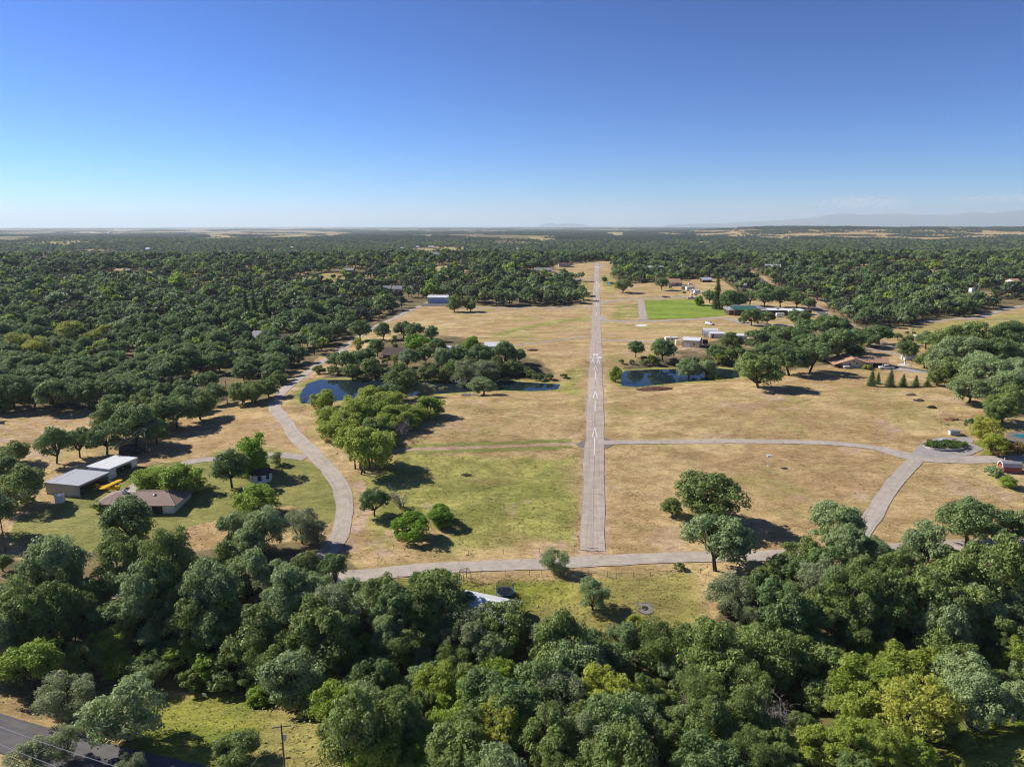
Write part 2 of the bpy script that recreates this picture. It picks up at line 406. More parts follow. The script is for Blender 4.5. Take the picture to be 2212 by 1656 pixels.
# --- ground sheet: one grid, fine near the camera, reaching the horizon
def grow(a, step, rate, end):
    out = [a]
    while out[-1] < end: step *= rate; out.append(out[-1] + step)
    return out
ys = list(np.arange(-90, 56, 6.0)) + list(np.arange(58, 330, .95)) + grow(330, .98, 1.014, 76000)
xr = grow(200, 1.1, 1.028, 70000); xs = [-v for v in xr[::-1]] + list(np.arange(-198.8, 199.5, 1.15)) + xr
xs = np.array(xs); ys = np.array(ys)
X, Y = np.meshgrid(xs, ys); NX, NY = len(xs), len(ys)
Z = H(X, Y)
near = (Y < 1500) & (np.abs(X) < 900)
dx, dy, _d = proj(np.stack([X, Y, Z], -1))
def soft(pts, feather, mpx=None, wob=6.0, sc=14.0):
    """how far inside an area of the field: polygon measured on the ground, with a wandering edge"""
    poly = [xy(G(a, b)) for a, b in pts]
    d = sdist(X, Y, poly) + wob * (fbm(X / sc, Y / sc, 41, 3) - .5) * 2
    return ss(-feather, feather, d)
def soft_line(name, extra, feather, wob=1.5):
    pts, w = GEO[name]; P = np.array(pts); lo = P.min(0) - 30; hi = P.max(0) + 30
    m = (X > lo[0]) & (X < hi[0]) & (Y > lo[1]) & (Y < hi[1]); out = np.zeros(X.shape)
    d = seg_dist(X[m], Y[m], pts[::3] + [pts[-1]], False) + wob * (fbm(X[m] / 4, Y[m] / 4, 5, 3) - .5) * 2
    out[m] = 1 - ss(w / 2 + extra - feather, w / 2 + extra + feather, d); return out
green = np.zeros(X.shape); bare = np.zeros(X.shape); mow = np.zeros(X.shape); lush = np.zeros(X.shape)
n1 = fbm(X / 22, Y / 22, 2, 4); n2 = fbm(X / 7, Y / 7, 6, 4)
green = np.maximum(green, soft([(775, 1030), (860, 985), (1000, 985), (1245, 980), (1240, 1175), (1000, 1195), (830, 1200), (760, 1190), (770, 1110)], 6) * ss(.34, .60, n1 + .08) * (.75 + .5 * (n2 - .3)))
green = np.maximum(green, .55 * soft([(880, 905), (1000, 900), (1100, 935), (1240, 935), (1240, 950), (850, 962), (830, 930)], 6) * ss(.42, .6, n1))
green = np.maximum(green, .55 * soft([(1500, 650), (1270, 668), (1270, 720), (1000, 745), (1100, 680)], 10, wob=12) * ss(.45, .62, fbm(X / 40, Y / 30, 8, 3)))
green = np.maximum(green, .8 * soft([(1025, 735), (1045, 735), (1120, 715), (1200, 700), (1278, 690), (1278, 683), (1200, 690), (1110, 708)], 3, wob=3))
green = np.maximum(green, .7 * soft([(1200, 830), (1225, 800), (1262, 790), (1262, 870), (1215, 850)], 4))
green = np.maximum(green, .65 * soft([(1302, 740), (1320, 740), (1345, 800), (1335, 835), (1305, 835)], 4) * ss(.3, .6, n1))
green = np.maximum(green, .9 * soft([(1322, 660), (1385, 656), (1388, 688), (1330, 688)], 4, wob=7) * ss(.35, .5, n2))
green = np.maximum(green, .4 * soft([(1310, 697), (1720, 705), (1600, 720), (1420, 717), (1310, 712)], 5))
green = np.maximum(green, .62 * soft([(1922, 735), (1935, 712), (2060, 692), (2300, 662), (2300, 730), (2150, 755), (2000, 748)], 8, wob=10))
green = np.maximum(green, .55 * soft([(1300, 590), (1330, 590), (1340, 640), (1300, 640)], 6)) 
green = np.maximum(green, .55 * soft([(1225, 620), (1275, 590), (1280, 640), (1270, 655), (1240, 645)], 6))
green = np.maximum(green, .28 * soft([(1310, 970), (1960, 985), (1850, 1150), (1640, 1170), (1320, 1190)], 8) * ss(.5, .7, n1))
green = np.maximum(green, .35 * soft([(2000, 1000), (2300, 1000), (2300, 1180), (1850, 1170)], 8) * ss(.42, .65, n1))
green = np.maximum(green, .3 * soft([(1310, 850), (2050, 820), (2100, 900), (1900, 960), (1310, 945)], 8) * ss(.55, .7, n1))
for p, r in ((pond1, 5), (pond2, 4), (pond3, 10)):
    d = sdist(X, Y, p); green = np.maximum(green, 1.0 * ss(-r, -.5, d + 2 * (n2 - .5)))
lush = np.maximum(lush, (.6 + .4 * ss(.38, .6, n1)) * soft([(320, 1495), (470, 1490), (640, 1530), (760, 1560), (830, 1720), (250, 1720)], 3, wob=3))
lush = np.maximum(lush, (.62 + .3 * ss(.4, .6, n1)) * soft([(850, 1250), (1240, 1246), (1262, 1300), (1300, 1390), (1130, 1390), (960, 1320)], 3, wob=3))
lush = np.maximum(lush, .6 * soft([(1190, 1240), (1520, 1225), (1560, 1400), (1250, 1400)], 4, wob=4))
lush = np.maximum(lush, .95 * soft([(2000, 1560), (2300, 1540), (2300, 1750), (1980, 1720)], 3))
lush = np.maximum(lush, .9 * soft([(2093, 958), (2120, 945), (2170, 950), (2190, 985), (2105, 986), (2128, 969)], 1.2, wob=1))
lush = np.maximum(lush, .6 * soft([(560, 990), (420, 1015), (420, 1085), (500, 1060)], 4, wob=5))
mow = np.maximum(mow, soft([(40, 1120), (240, 1030), (330, 1000), (470, 985), (610, 975), (700, 1010), (738, 1075), (725, 1120), (700, 1140), (640, 1090), (590, 1090), (480, 1120), (380, 1145), (235, 1190), (70, 1190), (20, 1160)], 1.0, wob=1.2))
mow = np.maximum(mow, soft_line('mown_track', 1.8, .6) * (X < GEO['runway'][0][0][0]) * .9)
mow = np.maximum(mow, .7 * soft([(420, 992), (480, 968), (600, 965), (650, 980), (610, 978), (470, 985)], 3))
bare = np.maximum(bare, .8 * soft_line('runway', 1.0, .7)); bare = np.maximum(bare, .9 * soft_line('dirt_verge', 0, .7))
bare = np.maximum(bare, .75 * soft_line('mown_track', -.6, .6)); bare = np.maximum(bare, soft_line('dirt_spur', 0, .6))
bare = np.maximum(bare, .9 * soft_line('gravel_lane', 2, 1.5)); bare = np.maximum(bare, .7 * soft_line('public_road', 5, 3))
bare = np.maximum(bare, .6 * soft_line('grass_path', 0, .4)); bare = np.maximum(bare, .5 * soft_line('lower_road', .8, .6))
bare = np.maximum(bare, .6 * soft_line('winding_road', .5, .5)); bare = np.maximum(bare, .8 * soft_line('house_drive', .5, .8))
bare = np.maximum(bare, .5 * soft_line('pasture_track', 1, 1)); bare = np.maximum(bare, .6 * soft_line('crest_lane', 1, 1.5))
bare = np.maximum(bare, .75 * soft([(1330, 760), (1360, 745), (1520, 745), (1540, 790), (1480, 790), (1400, 770)], 5) * ss(.35, .55, n1))
bare = np.maximum(bare, .85 * soft([(150, 765), (190, 758), (300, 765), (260, 785), (160, 790)], 6))
bare = np.maximum(bare, .5 * soft([(1440, 1255), (1500, 1260), (1500, 1290), (1450, 1290)], 2) * ss(.45, .55, fbm(X / 2.5, Y / 2.5, 12, 3)))
bare = np.maximum(bare, .55 * soft([(1298, 640), (1330, 620), (1420, 620), (1420, 640), (1330, 650), (1300, 680)], 6) * ss(.4, .6, n1))
bare = np.maximum(bare, .6 * ss(.62, .75, fbm(X / 9, Y / 9, 77, 4)) * near)
bare = bare * (1 - .85 * lush) * (1 - .5 * mow)
bare = np.maximum(bare, soft_line('mown_track', -.5, .6, .8))
hay = soft([(-60, 890), (60, 882), (200, 890), (190, 950), (100, 1020), (0, 1040), (-60, 1040)], 4)
bare = np.maximum(bare, .75 * hay * ss(.15, .75, np.sin((X * .55 + Y * .83) * 1.25 + 2 * n1)))
lush = np.maximum(lush, .45 * soft([(1560, 1400), (1900, 1380), (2300, 1380), (2300, 1760), (1500, 1760)], 4))
for k_ in GEO:
    if k_.startswith('tyre_track'): bare = np.maximum(bare, .42 * soft_line(k_, 0, .35, .6))
# woods: darker litter, and gaps of dry grass
CLEAR = [(-50, 880), (60, 878), (210, 885), (300, 890), (440, 878), (500, 868), (570, 862), (600, 842), (650, 798), (690, 772), (740, 744), (790, 712), (830, 694), (868, 676), (905, 659), (925, 651), (1000, 656), (1060, 661), (1200, 662), (1262, 652), (1262, 640), (1238, 618), (1262, 603), (1250, 600), (1180, 606), (1140, 604), (1165, 592), (1210, 580), (1240, 570), (1285, 563), (1327, 566), (1318, 600), (1342, 612), (1420, 610), (1520, 600), (1560, 604), (1600, 636), (1700, 645), (1730, 652), (1790, 690), (1828, 704), (1880, 712), (1935, 708), (2042, 692), (2158, 669), (2300, 650), (2300, 1700), (-50, 1700)]
GLADES = [[(595, 614), (628, 603), (670, 592), (721, 590), (752, 596), (742, 616), (656, 618)], [(872, 546), (900, 537), (940, 533), (1014, 535), (1004, 545), (950, 552)], [(1046, 556), (1080, 548), (1120, 546), (1112, 555)], [(1140, 514), (1150, 511), (1190, 517), (1180, 527)], [(1300, 506), (1320, 501), (1362, 504), (1340, 515)],
          [(20, 524), (100, 521), (190, 521), (210, 525), (150, 531), (40, 532)], [(585, 511), (640, 507), (690, 508), (650, 517), (595, 517)], [(427, 512), (470, 508), (518, 510), (495, 516)], [(1640, 600), (1655, 600), (1672, 620), (1668, 624)], [(690, 508), (740, 505), (755, 508), (705, 513)], [(900, 512), (930, 508), (950, 511), (925, 519)], [(230, 553), (285, 550), (290, 557), (240, 560)], [(300, 588), (370, 583), (400, 588), (330, 595)], [(395, 602), (430, 598), (440, 604), (405, 608)], [(560, 540), (610, 538), (600, 548), (565, 549)], [(1255, 510), (1275, 508), (1290, 520), (1265, 520)], [(1490, 525), (1530, 520), (1545, 528), (1500, 532)],
          [(1850, 572), (1930, 566), (1990, 572), (1930, 580)], [(930, 575), (990, 570), (1000, 585), (940, 592)], [(245, 782), (300, 772), (310, 790), (255, 800)]]
clear = inside(dx, dy, CLEAR) & (Y > 0) & (Y < 1400); far_open = np.zeros(X.shape, bool)
for g in GLADES: far_open |= inside(dx, dy, g) & (Y > 0)
golden = inside(dx, dy, [(1430, 505), (1600, 497), (2250, 497), (2250, 508), (2000, 522), (1750, 517), (1560, 514)]) & (Y > 1500)
plain = (Y > 7500) & ~golden
green = np.maximum(green, .55 * far_open)
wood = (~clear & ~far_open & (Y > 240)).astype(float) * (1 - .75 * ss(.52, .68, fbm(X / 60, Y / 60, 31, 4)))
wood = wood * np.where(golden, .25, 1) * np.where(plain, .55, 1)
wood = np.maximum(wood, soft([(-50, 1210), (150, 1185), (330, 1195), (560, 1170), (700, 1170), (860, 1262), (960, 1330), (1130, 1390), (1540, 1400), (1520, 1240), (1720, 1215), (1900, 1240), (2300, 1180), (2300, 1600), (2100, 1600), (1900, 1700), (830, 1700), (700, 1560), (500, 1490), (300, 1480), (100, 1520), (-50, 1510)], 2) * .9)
wood = np.maximum(wood, .8 * soft([(680, 830), (750, 770), (860, 720), (950, 720), (1130, 760), (1190, 810), (1150, 822), (700, 818)], 4))
wood = np.maximum(wood, .8 * soft([(1340, 790), (1500, 745), (1600, 720), (1860, 710), (1920, 740), (1800, 790), (1640, 815), (1350, 800)], 4))
wood = np.maximum(wood, .85 * soft([(2000, 765), (2080, 735), (2300, 700), (2300, 900), (2170, 900), (2080, 840), (2020, 810)], 4))
lawn_d = np.zeros(X.shape); roadm = np.zeros(X.shape)
for s in SHEETS: roadm = np.maximum(roadm, ss(-1.2, .0, sdist(X, Y, s)))
for k in GEO:
    if k in ('mown_track', 'dirt_spur', 'dirt_verge', 'grass_path') or k.startswith('tyre_track'): continue
    roadm = np.maximum(roadm, soft_line(k, .9, .3, 0))
rough_ = (1 - roadm) * (1 - .92 * np.clip(mow, 0, 1)) * (Y > 55)
for poly, lv, r in PONDS: rough_ = rough_ * (1 - ss(-3, 0, sdist(X, Y, poly)))
Zm = Z + rough_ * (Y < 900) * ((.55 + .5 * green + .5 * lush) * (.55 * (fbm(X / 3.3, Y / 3.3, 51, 3) - .5) + .5 * np.clip(fbm(X / 1.9, Y / 1.9, 57, 2) - .55, 0, 1))) - .07 * roadm
v = np.stack([X, Y, Zm], -1).reshape(-1, 3)
idx = (np.arange(NY - 1)[:, None] * NX + np.arange(NX - 1)[None]).ravel()
me = npmesh('ground', v, np.stack([idx, idx + 1, idx + NX + 1, idx + NX], 1), [], None, True)
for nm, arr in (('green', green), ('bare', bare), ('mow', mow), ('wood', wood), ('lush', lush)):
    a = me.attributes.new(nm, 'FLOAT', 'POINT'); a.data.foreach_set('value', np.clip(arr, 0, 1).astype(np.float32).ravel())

def ground_material():
    m, n, l, p = newmat('dry_grass_ground'); P = pos(n)
    def att(k):
        a = n.new('ShaderNodeAttribute'); a.attribute_name = k; return a.outputs['Fac']
    mp = n.new('ShaderNodeMapping'); mp.inputs['Scale'].default_value = (.55, 1.0, 1); l.new(P, mp.inputs[0])
    big = noise(n, l, .018, 4, .6, P); mid = noise(n, l, .11, 6, .65, mp.outputs[0]); fine = noise(n, l, .62, 8, .78, mp.outputs[0], .5)
    patch = noise(n, l, .045, 6, .7, P, .6)
    dry = mixc(n, l, ramp(n, l, mid, .34, .64), (.30, .21, .092), (.53, .395, .20))
    dry = mixc(n, l, mth(n, l, 'MULTIPLY', ramp(n, l, big, .35, .65), .55), dry, (.36, .235, .12))
    dry = mixc(n, l, mth(n, l, 'MULTIPLY', ramp(n, l, patch, .50, .66), .6), dry, (.28, .26, .085))
    grn = mixc(n, l, ramp(n, l, mid, .35, .65), (.19, .205, .05), (.36, .34, .10))
    lus = mixc(n, l, ramp(n, l, mid, .35, .65), (.125, .165, .022), (.27, .27, .05))
    mw = mixc(n, l, ramp(n, l, mid, .3, .7), (.18, .19, .055), (.26, .245, .08))
    br = mixc(n, l, ramp(n, l, mid, .35, .65), (.33, .22, .14), (.46, .34, .235))
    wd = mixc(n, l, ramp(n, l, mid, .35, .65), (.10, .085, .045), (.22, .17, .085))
    def w(k, lo=.25, hi=.75, am=.5):   # break the edge of each area up with the mid noise
        return ramp(n, l, mth(n, l, 'ADD', att(k), mth(n, l, 'MULTIPLY', mth(n, l, 'SUBTRACT', mid, .5), am)), lo, hi)
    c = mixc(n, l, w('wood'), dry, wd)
    c = mixc(n, l, w('green', .15, .95, .9), c, grn); c = mixc(n, l, w('lush', .2, .9, .6), c, lus)
    c = mixc(n, l, w('mow', .3, .7, .2), c, mw); c = mixc(n, l, w('bare', .25, .85, .7), c, br)
    finer = noise(n, l, 2.3, 5, .7, P)
    g = mth(n, l, 'ADD', .52, mth(n, l, 'ADD', mth(n, l, 'MULTIPLY', ramp(n, l, fine, .33, .67), .5), mth(n, l, 'MULTIPLY', ramp(n, l, finer, .3, .7), .46)))
    mul = n.new('ShaderNodeVectorMath'); mul.operation = 'SCALE'; l.new(c, mul.inputs[0]); l.new(g, mul.inputs['Scale'])
    l.new(mul.outputs[0], p.inputs['Base Color']); p.inputs['Roughness'].default_value = .95; p.inputs['Specular IOR Level'].default_value = .1
    bump(n, l, p, fine, .55, .35)
    return m
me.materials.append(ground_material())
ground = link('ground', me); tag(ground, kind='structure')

def strip(name, mat, off=.02, key=None, ncross=4, cut=None):
    pts, w = GEO[key or name]; P = [Vector((a, b)) for a, b in pts]
    if cut: P = P[cut[0]:cut[1]]
    v = []; f = []; uv = []; s = 0
    for k, p in enumerate(P):
        t = (P[min(k + 1, len(P) - 1)] - P[max(k - 1, 0)]).normalized(); nrm = Vector((t.y, -t.x))
        if k: s += (p - P[k - 1]).length
        for j in range(ncross + 1):
            u = (j / ncross - .5) * w
            wob = ((float(vnoise(s / 6.3, j * 9.1, 3)) - .5) * .5 + (float(vnoise(s / 1.9, j * 7.1, 4)) - .5) * .45) if j in (0, ncross) else 0
            q = p + nrm * (u + wob); v.append((q.x, q.y, 0)); uv.append((u, s))
    v = np.array(v); v[:, 2] = H(v[:, 0], v[:, 1]) + off
    for k in range(len(P) - 1):
        for j in range(ncross):
            a = k * (ncross + 1) + j; f.append((a, a + 1, a + ncross + 2, a + ncross + 1))
    m = npmesh(name, v, f, [mat], None, True); ul = m.uv_layers.new(name='UVMap'); uv = np.array(uv)
    ul.data.foreach_set('uv', uv[np.array(f).ravel()].astype(np.float32).ravel())
    o = link(name, m); tag(o, kind='structure'); return o
def sheet(name, poly, mat, off=.02, kind='structure', cell=2.0, lift=None):
    bm = bmesh.new(); bm.faces.new([bm.verts.new((a, b, 0)) for a, b in poly])
    P = np.array(poly); lo, hi = P.min(0), P.max(0)
    for ax in (0, 1):
        n_ = int((hi[ax] - lo[ax]) / cell) + 1
        for k in range(1, min(n_, 90)):
            co = [0, 0, 0]; co[ax] = lo[ax] + (hi[ax] - lo[ax]) * k / min(n_, 90); no = [0, 0, 0]; no[ax] = 1
            bmesh.ops.bisect_plane(bm, geom=bm.verts[:] + bm.edges[:] + bm.faces[:], plane_co=co, plane_no=no)
    for q in bm.verts: q.co.z = (Hs(q.co.x, q.co.y) if lift is None else lift) + off
    bmesh.ops.recalc_face_normals(bm, faces=bm.faces)
    m = bpy.data.meshes.new(name); bm.to_mesh(m); bm.free(); m.materials.append(mat)
    if len(m.polygons) and m.polygons[0].normal.z < 0: m.flip_normals()
    o = link(name, m); tag(o, kind=kind); return o

def paving(name, a, b, joint=0.0, centre=False, crack=.5, stain=.3):
    m, n, l, p = newmat(name); P = pos(n)
    uvn = n.new('ShaderNodeUVMap'); sp = n.new('ShaderNodeSeparateXYZ'); l.new(uvn.outputs[0], sp.inputs[0])
    f = noise(n, l, .35, 6, .7, P); fine = noise(n, l, 6, 4, .7, P)
    c = mixc(n, l, ramp(n, l, f, .3, .7), a, b)
    c = mixc(n, l, mth(n, l, 'MULTIPLY', ramp(n, l, noise(n, l, .09, 5, .7, P), .52, .72), stain), c, tuple(x * .6 for x in a))
    mpu = n.new('ShaderNodeMapping'); mpu.inputs['Scale'].default_value = (1.6, .035, 1); l.new(uvn.outputs[0], mpu.inputs[0])
    stk = noise(n, l, 1.0, 5, .7, mpu.outputs[0])
    c = mixc(n, l, mth(n, l, 'MULTIPLY', ramp(n, l, stk, .45, .7), .55), c, tuple(x * .72 for x in a))
    wv = mth(n, l, 'MULTIPLY', mth(n, l, 'SUBTRACT', noise(n, l, .9, 3, .6, P), .5), .5)
    dark = None
    if joint:
        v_ = mth(n, l, 'ADD', sp.outputs[1], mth(n, l, 'ADD', mth(n, l, 'MULTIPLY', wv, .45), mth(n, l, 'MULTIPLY', mth(n, l, 'GREATER_THAN', sp.outputs[0], 0), joint * .37)))
        fr = mth(n, l, 'ABSOLUTE', mth(n, l, 'SUBTRACT', mth(n, l, 'FRACT', mth(n, l, 'DIVIDE', v_, joint)), .5))
        dark = mth(n, l, 'GREATER_THAN', fr, .5 - .045 / joint)
    if centre:
        cl = mth(n, l, 'LESS_THAN', mth(n, l, 'ABSOLUTE', mth(n, l, 'ADD', sp.outputs[0], mth(n, l, 'MULTIPLY', wv, .3))), .05)
        dark = cl if dark is None else mth(n, l, 'MAXIMUM', dark, cl)
    vo = n.new('ShaderNodeTexVoronoi'); vo.feature = 'DISTANCE_TO_EDGE'; vo.inputs['Scale'].default_value = .16
    wp = n.new('ShaderNodeVectorMath'); wp.operation = 'MULTIPLY_ADD'
    nz = n.new('ShaderNodeTexNoise'); nz.inputs['Scale'].default_value = .7; nz.inputs['Detail'].default_value = 4; l.new(P, nz.inputs['Vector'])
    l.new(nz.outputs['Color'], wp.inputs[0]); wp.inputs[1].default_value = (2, 2, 2); l.new(P, wp.inputs[2]); l.new(wp.outputs[0], vo.inputs['Vector'])
    ck = mth(n, l, 'MULTIPLY', mth(n, l, 'LESS_THAN', vo.outputs[0], .004), mth(n, l, 'GREATER_THAN', noise(n, l, .05, 3, .6, P), 1 - crack))
    dark = ck if dark is None else mth(n, l, 'MAXIMUM', dark, ck)
    c = mixc(n, l, mth(n, l, 'MULTIPLY', dark, .6), c, (.05, .042, .035))
    sc = n.new('ShaderNodeVectorMath'); sc.operation = 'SCALE'; l.new(c, sc.inputs[0]); l.new(mth(n, l, 'ADD', .82, mth(n, l, 'MULTIPLY', fine, .36)), sc.inputs['Scale'])
    l.new(sc.outputs[0], p.inputs['Base Color']); p.inputs['Roughness'].default_value = .9; p.inputs['Specular IOR Level'].default_value = .2
    bump(n, l, p, fine, .25, .05)
    return m
CONC = paving('old_concrete', (.37, .31, .255), (.47, .405, .34), 6.1, True, .5)
CONC2 = paving('drive_concrete', (.38, .33, .28), (.48, .425, .365), 5.2, False, .45)
ROADM = paving('worn_chip_seal', (.36, .312, .262), (.465, .41, .35), 0, False, .55, .35)
GRAV = paving('pale_gravel', (.33, .29, .25), (.43, .385, .34), 0, False, .1)
ASPH = paving('dark_asphalt', (.10, .097, .10), (.15, .143, .145), 0, False, .45)
APRN = paving('apron_asphalt', (.31, .28, .265), (.39, .36, .345), 0, False, .4)
strip('runway', CONC, .03)
for nm in ('winding_road', 'lower_road'): strip(nm, ROADM, .03 if nm == 'winding_road' else .045)
for nm, o in (('taxiway', .03), ('concrete_drive', .04), ('diagonal_drive', .034)): strip(nm, CONC2, o)
for nm in ('gravel_drive', 'field_path', 'right_lane', 'field_lane', 'house_drive', 'pasture_track', 'crest_lane', 'yard_drive'): strip(nm, GRAV, .02 if nm != 'field_path' else .012)
for nm, o in (('upper_lane', .024), ('cross_lane', .028), ('gravel_lane', .016)): strip(nm, GRAV, o)
for nm in ('asphalt_road', 'public_road', 'dark_drive'): strip(nm, ASPH, .06 if nm == 'dark_drive' else .02)
strip('hangar_lane', APRN, .02)
sheet('turning_circle', APRON, APRN, .05); sheet('hangar_apron', HANGAR_APRON, ASPH, .026); sheet('parking_apron', YARD_APRON, GRAV, .03)
sheet('runway_fan', FAN_L, CONC2, .02); sheet('runway_fan', FAN_R, CONC2, .024)

def water_material():
    m, n, l, p = newmat('pond_water'); P = pos(n)
    p.inputs['Base Color'].default_value = (.012, .022, .03, 1); p.inputs['Roughness'].default_value = .05; p.inputs['IOR'].default_value = 1.33; p.inputs['Specular IOR Level'].default_value = .24
    mp = n.new('ShaderNodeMapping'); mp.inputs['Scale'].default_value = (1, .35, 1); l.new(P, mp.inputs[0])
    bump(n, l, p, noise(n, l, 1.1, 3, .5, mp.outputs[0]), .05, .05); return m
WATER = water_material()
for poly, lv, r in PONDS:
    cx_ = sum(a for a, b in poly) / len(poly); cy_ = sum(b for a, b in poly) / len(poly)
    sheet('pond_water', [(cx_ + (a - cx_) * 1.012, cy_ + (b - cy_) * 1.03) for a, b in poly], WATER, 0, cell=12, lift=lv)
m, n, l, p = newmat('pool_water'); p.inputs['Base Color'].default_value = (.03, .19, .27, 1); p.inputs['Roughness'].default_value = .05
sheet('patio', PATIO, CONC2, .03); sheet('pool_water', POOL, m, .07)

def lawn_material():
    m, n, l, p = newmat('striped_lawn'); P = pos(n); sp = n.new('ShaderNodeSeparateXYZ'); l.new(P, sp.inputs[0])
    st = mth(n, l, 'SINE', mth(n, l, 'MULTIPLY', mth(n, l, 'ADD', sp.outputs[1], mth(n, l, 'MULTIPLY', noise(n, l, .05, 2, .5, P), 6)), .9))
    f = mth(n, l, 'ADD', mth(n, l, 'MULTIPLY', st, .22), noise(n, l, .16, 8, .75, P))
    l.new(mixc(n, l, ramp(n, l, f, .25, .8), (.12, .185, .02), (.29, .36, .06)), p.inputs['Base Color'])
    p.inputs['Roughness'].default_value = .9; p.inputs['Specular IOR Level'].default_value = .1; return m
sheet('lawn', LAWN, lawn_material(), .05, cell=4)

# painted marks on the runway (each mark is a sheet on the concrete)
PAINT = flat('worn_white_paint', (.68, .67, .66), .8, 0, .28, 2.5)
rd = Vector((RB.x - RA.x, RB.y - RA.y)).normalized(); rn = Vector((rd.y, -rd.x))
def along(ypx):                       # distance along the runway of a row of the photograph
    g = G(1280.6 + (1189 - ypx) / (1189 - 567) * 9.0, ypx); return (Vector((g.x, g.y)) - Vector((RA.x, RA.y))).dot(rd)
def mark(name, quads):
    v = []; f = []
    for q in quads:                   # quads as four (across, along) corners; split lengthwise to follow the ground
        for k in range(8):
            for a, b in ((k / 8, (k + 1) / 8),):
                L = lambda i, j, t: (q[i][0] + (q[j][0] - q[i][0]) * t, q[i][1] + (q[j][1] - q[i][1]) * t)
                cs = [L(0, 3, a), L(1, 2, a), L(1, 2, b), L(0, 3, b)]; n0 = len(v)
                for u, s in cs:
                    w_ = Vector((RA.x, RA.y)) + rd * s + rn * u; v.append((w_.x, w_.y, Hs(w_.x, w_.y) + .05))
                f.append((n0, n0 + 1, n0 + 2, n0 + 3))
    m = npmesh(name, v, f, [PAINT]); o = link(name, m); tag(o, kind='structure'); return o
S_ = lambda y: along(y * .73733)
def chevron(u0, s0, s1, hw, t=.155):
    k = .42 * (s1 - s0) / 4.5
    return [[(u0 - hw, s0), (u0 - hw + 2 * t, s0), (u0 + t * .7, s1), (u0 - t * .7, s1)], [(u0 + hw - 2 * t, s0), (u0 + hw, s0), (u0 + t * .7, s1), (u0 - t * .7, s1)]]
for a, b, c_ in ((1071.3, 1085.2, 1113.3), (1146.9, 1166.8, 1204.9), (1252.9, 1280, 1332.8)):
    mark('runway_arrow', chevron(0, S_(b), S_(a), .9) + [[(-.12, S_(c_)), (.12, S_(c_)), (.12, S_(b) + .2), (-.12, S_(b) + .2)]])
for u in (-1.22, 1.22): mark('runway_chevron', chevron(u, S_(1064), S_(1050.8), .78))
mark('runway_threshold_bar', [[(-2.7, S_(1048.6)), (2.7, S_(1048.6)), (2.7, S_(1045)), (-2.7, S_(1045))]])
s0, s1 = S_(1042.2), S_(1036.2); sh = s1 - s0; R_ = lambda u0, v0, u1, v1: [(u0, s0 + sh * v0), (u1, s0 + sh * v0), (u1, s0 + sh * v1), (u0, s0 + sh * v1)]
mark('runway_letter', [R_(-1.1, 0, -.62, 1), R_(-.62, .82, .95, 1), R_(-.62, .42, .95, .58), R_(.72, .58, 1.2, .82), [(.55, s0), (1.15, s0), (.45, s0 + sh * .42), (-.1, s0 + sh * .42)]])
mark('runway_threshold_bar', [[(-2.6, S_(783.8)), (2.6, S_(783.8)), (2.6, S_(782.2)), (-2.6, S_(782.2))]])
for a, b in ((788, 794), (805, 813), (824, 833.6), (843, 855), (865, 874), (886.5, 898.7), (915, 925)):
    mark('runway_dash', [[(-.14, S_(b)), (.14, S_(b)), (.14, S_(a)), (-.14, S_(a))]])
def disc(c, r, n=28): return [(c.x + r * math.cos(2 * math.pi * k / n), c.y + r * math.sin(2 * math.pi * k / n)) for k in range(n)]
sheet('helipad', disc(HELIPAD_C, depth(HELIPAD_C) * 13.5 / F), flat('helipad_paint', (.74, .73, .70), .8), .12, cell=3)

# far hills: a mountain range to the right and two low buttes on the horizon
def range_mesh(name, prof, dist, width, mat, seed, amp):
    px = np.array([a for a, b in prof], float); hh = np.array([b for a, b in prof], float)
    U = np.linspace(px[0], px[-1], 260); hv = np.interp(U, px, hh)
    R = np.linspace(-1, 1, 28); UU, RR = np.meshgrid(U, R)
    ang = (UU - CX) / F; D_ = dist + RR * width; Xm = ang * D_; Ym = D_
    shape = np.maximum(0, 1 - np.abs(RR)) ** .8
    rid = fbm(Xm / 2900, Ym / 2900, seed, 5)
    Zm_ = (hv[None] / F * dist + 70) * shape * (1 - amp + amp * 1.6 * rid * (1 - np.exp(-((RR) / .2) ** 2)) + amp * np.exp(-((RR) / .2) ** 2)) - 12 * (shape <= .02)
    vv = np.stack([Xm, Ym, Zm_ + 0.0], -1).reshape(-1, 3); n_ = len(U)
    i_ = (np.arange(len(R) - 1)[:, None] * n_ + np.arange(n_ - 1)[None]).ravel()
    o = link(name, npmesh(name, vv, np.stack([i_, i_ + 1, i_ + n_ + 1, i_ + n_], 1), [mat], None, True)); tag(o, kind='structure'); return o
hillm = flat('hill_scrub', (.085, .10, .06), 1, 0, .3, .002)
q = lambda x, y: (1548.4 + x * .3, (236 - y) * .3)
range_mesh('mountains', [q(-400, 236), q(-200, 228), q(0, 222), q(200, 213), q(400, 203), q(620, 188), q(740, 168), q(840, 155), q(1000, 167), q(1120, 160), q(1240, 155), q(1400, 167), q(1600, 168), q(1700, 156), q(1790, 148), q(1880, 159), q(2000, 146), q(2130, 134), q(2212, 136), q(2600, 150), q(3200, 200)], 40000, 8000, hillm, 5, .3)
b_ = lambda x, y: (1032.6 + x * .2333, (61 - y) * .2333)
range_mesh('buttes', [b_(560, 61), b_(600, 56), b_(625, 46), b_(660, 41), b_(690, 44), b_(725, 55), b_(740, 53), b_(780, 45), b_(880, 47), b_(915, 53), b_(950, 52), b_(985, 60), b_(1020, 61)], 40000, 1800, hillm, 15, .2)
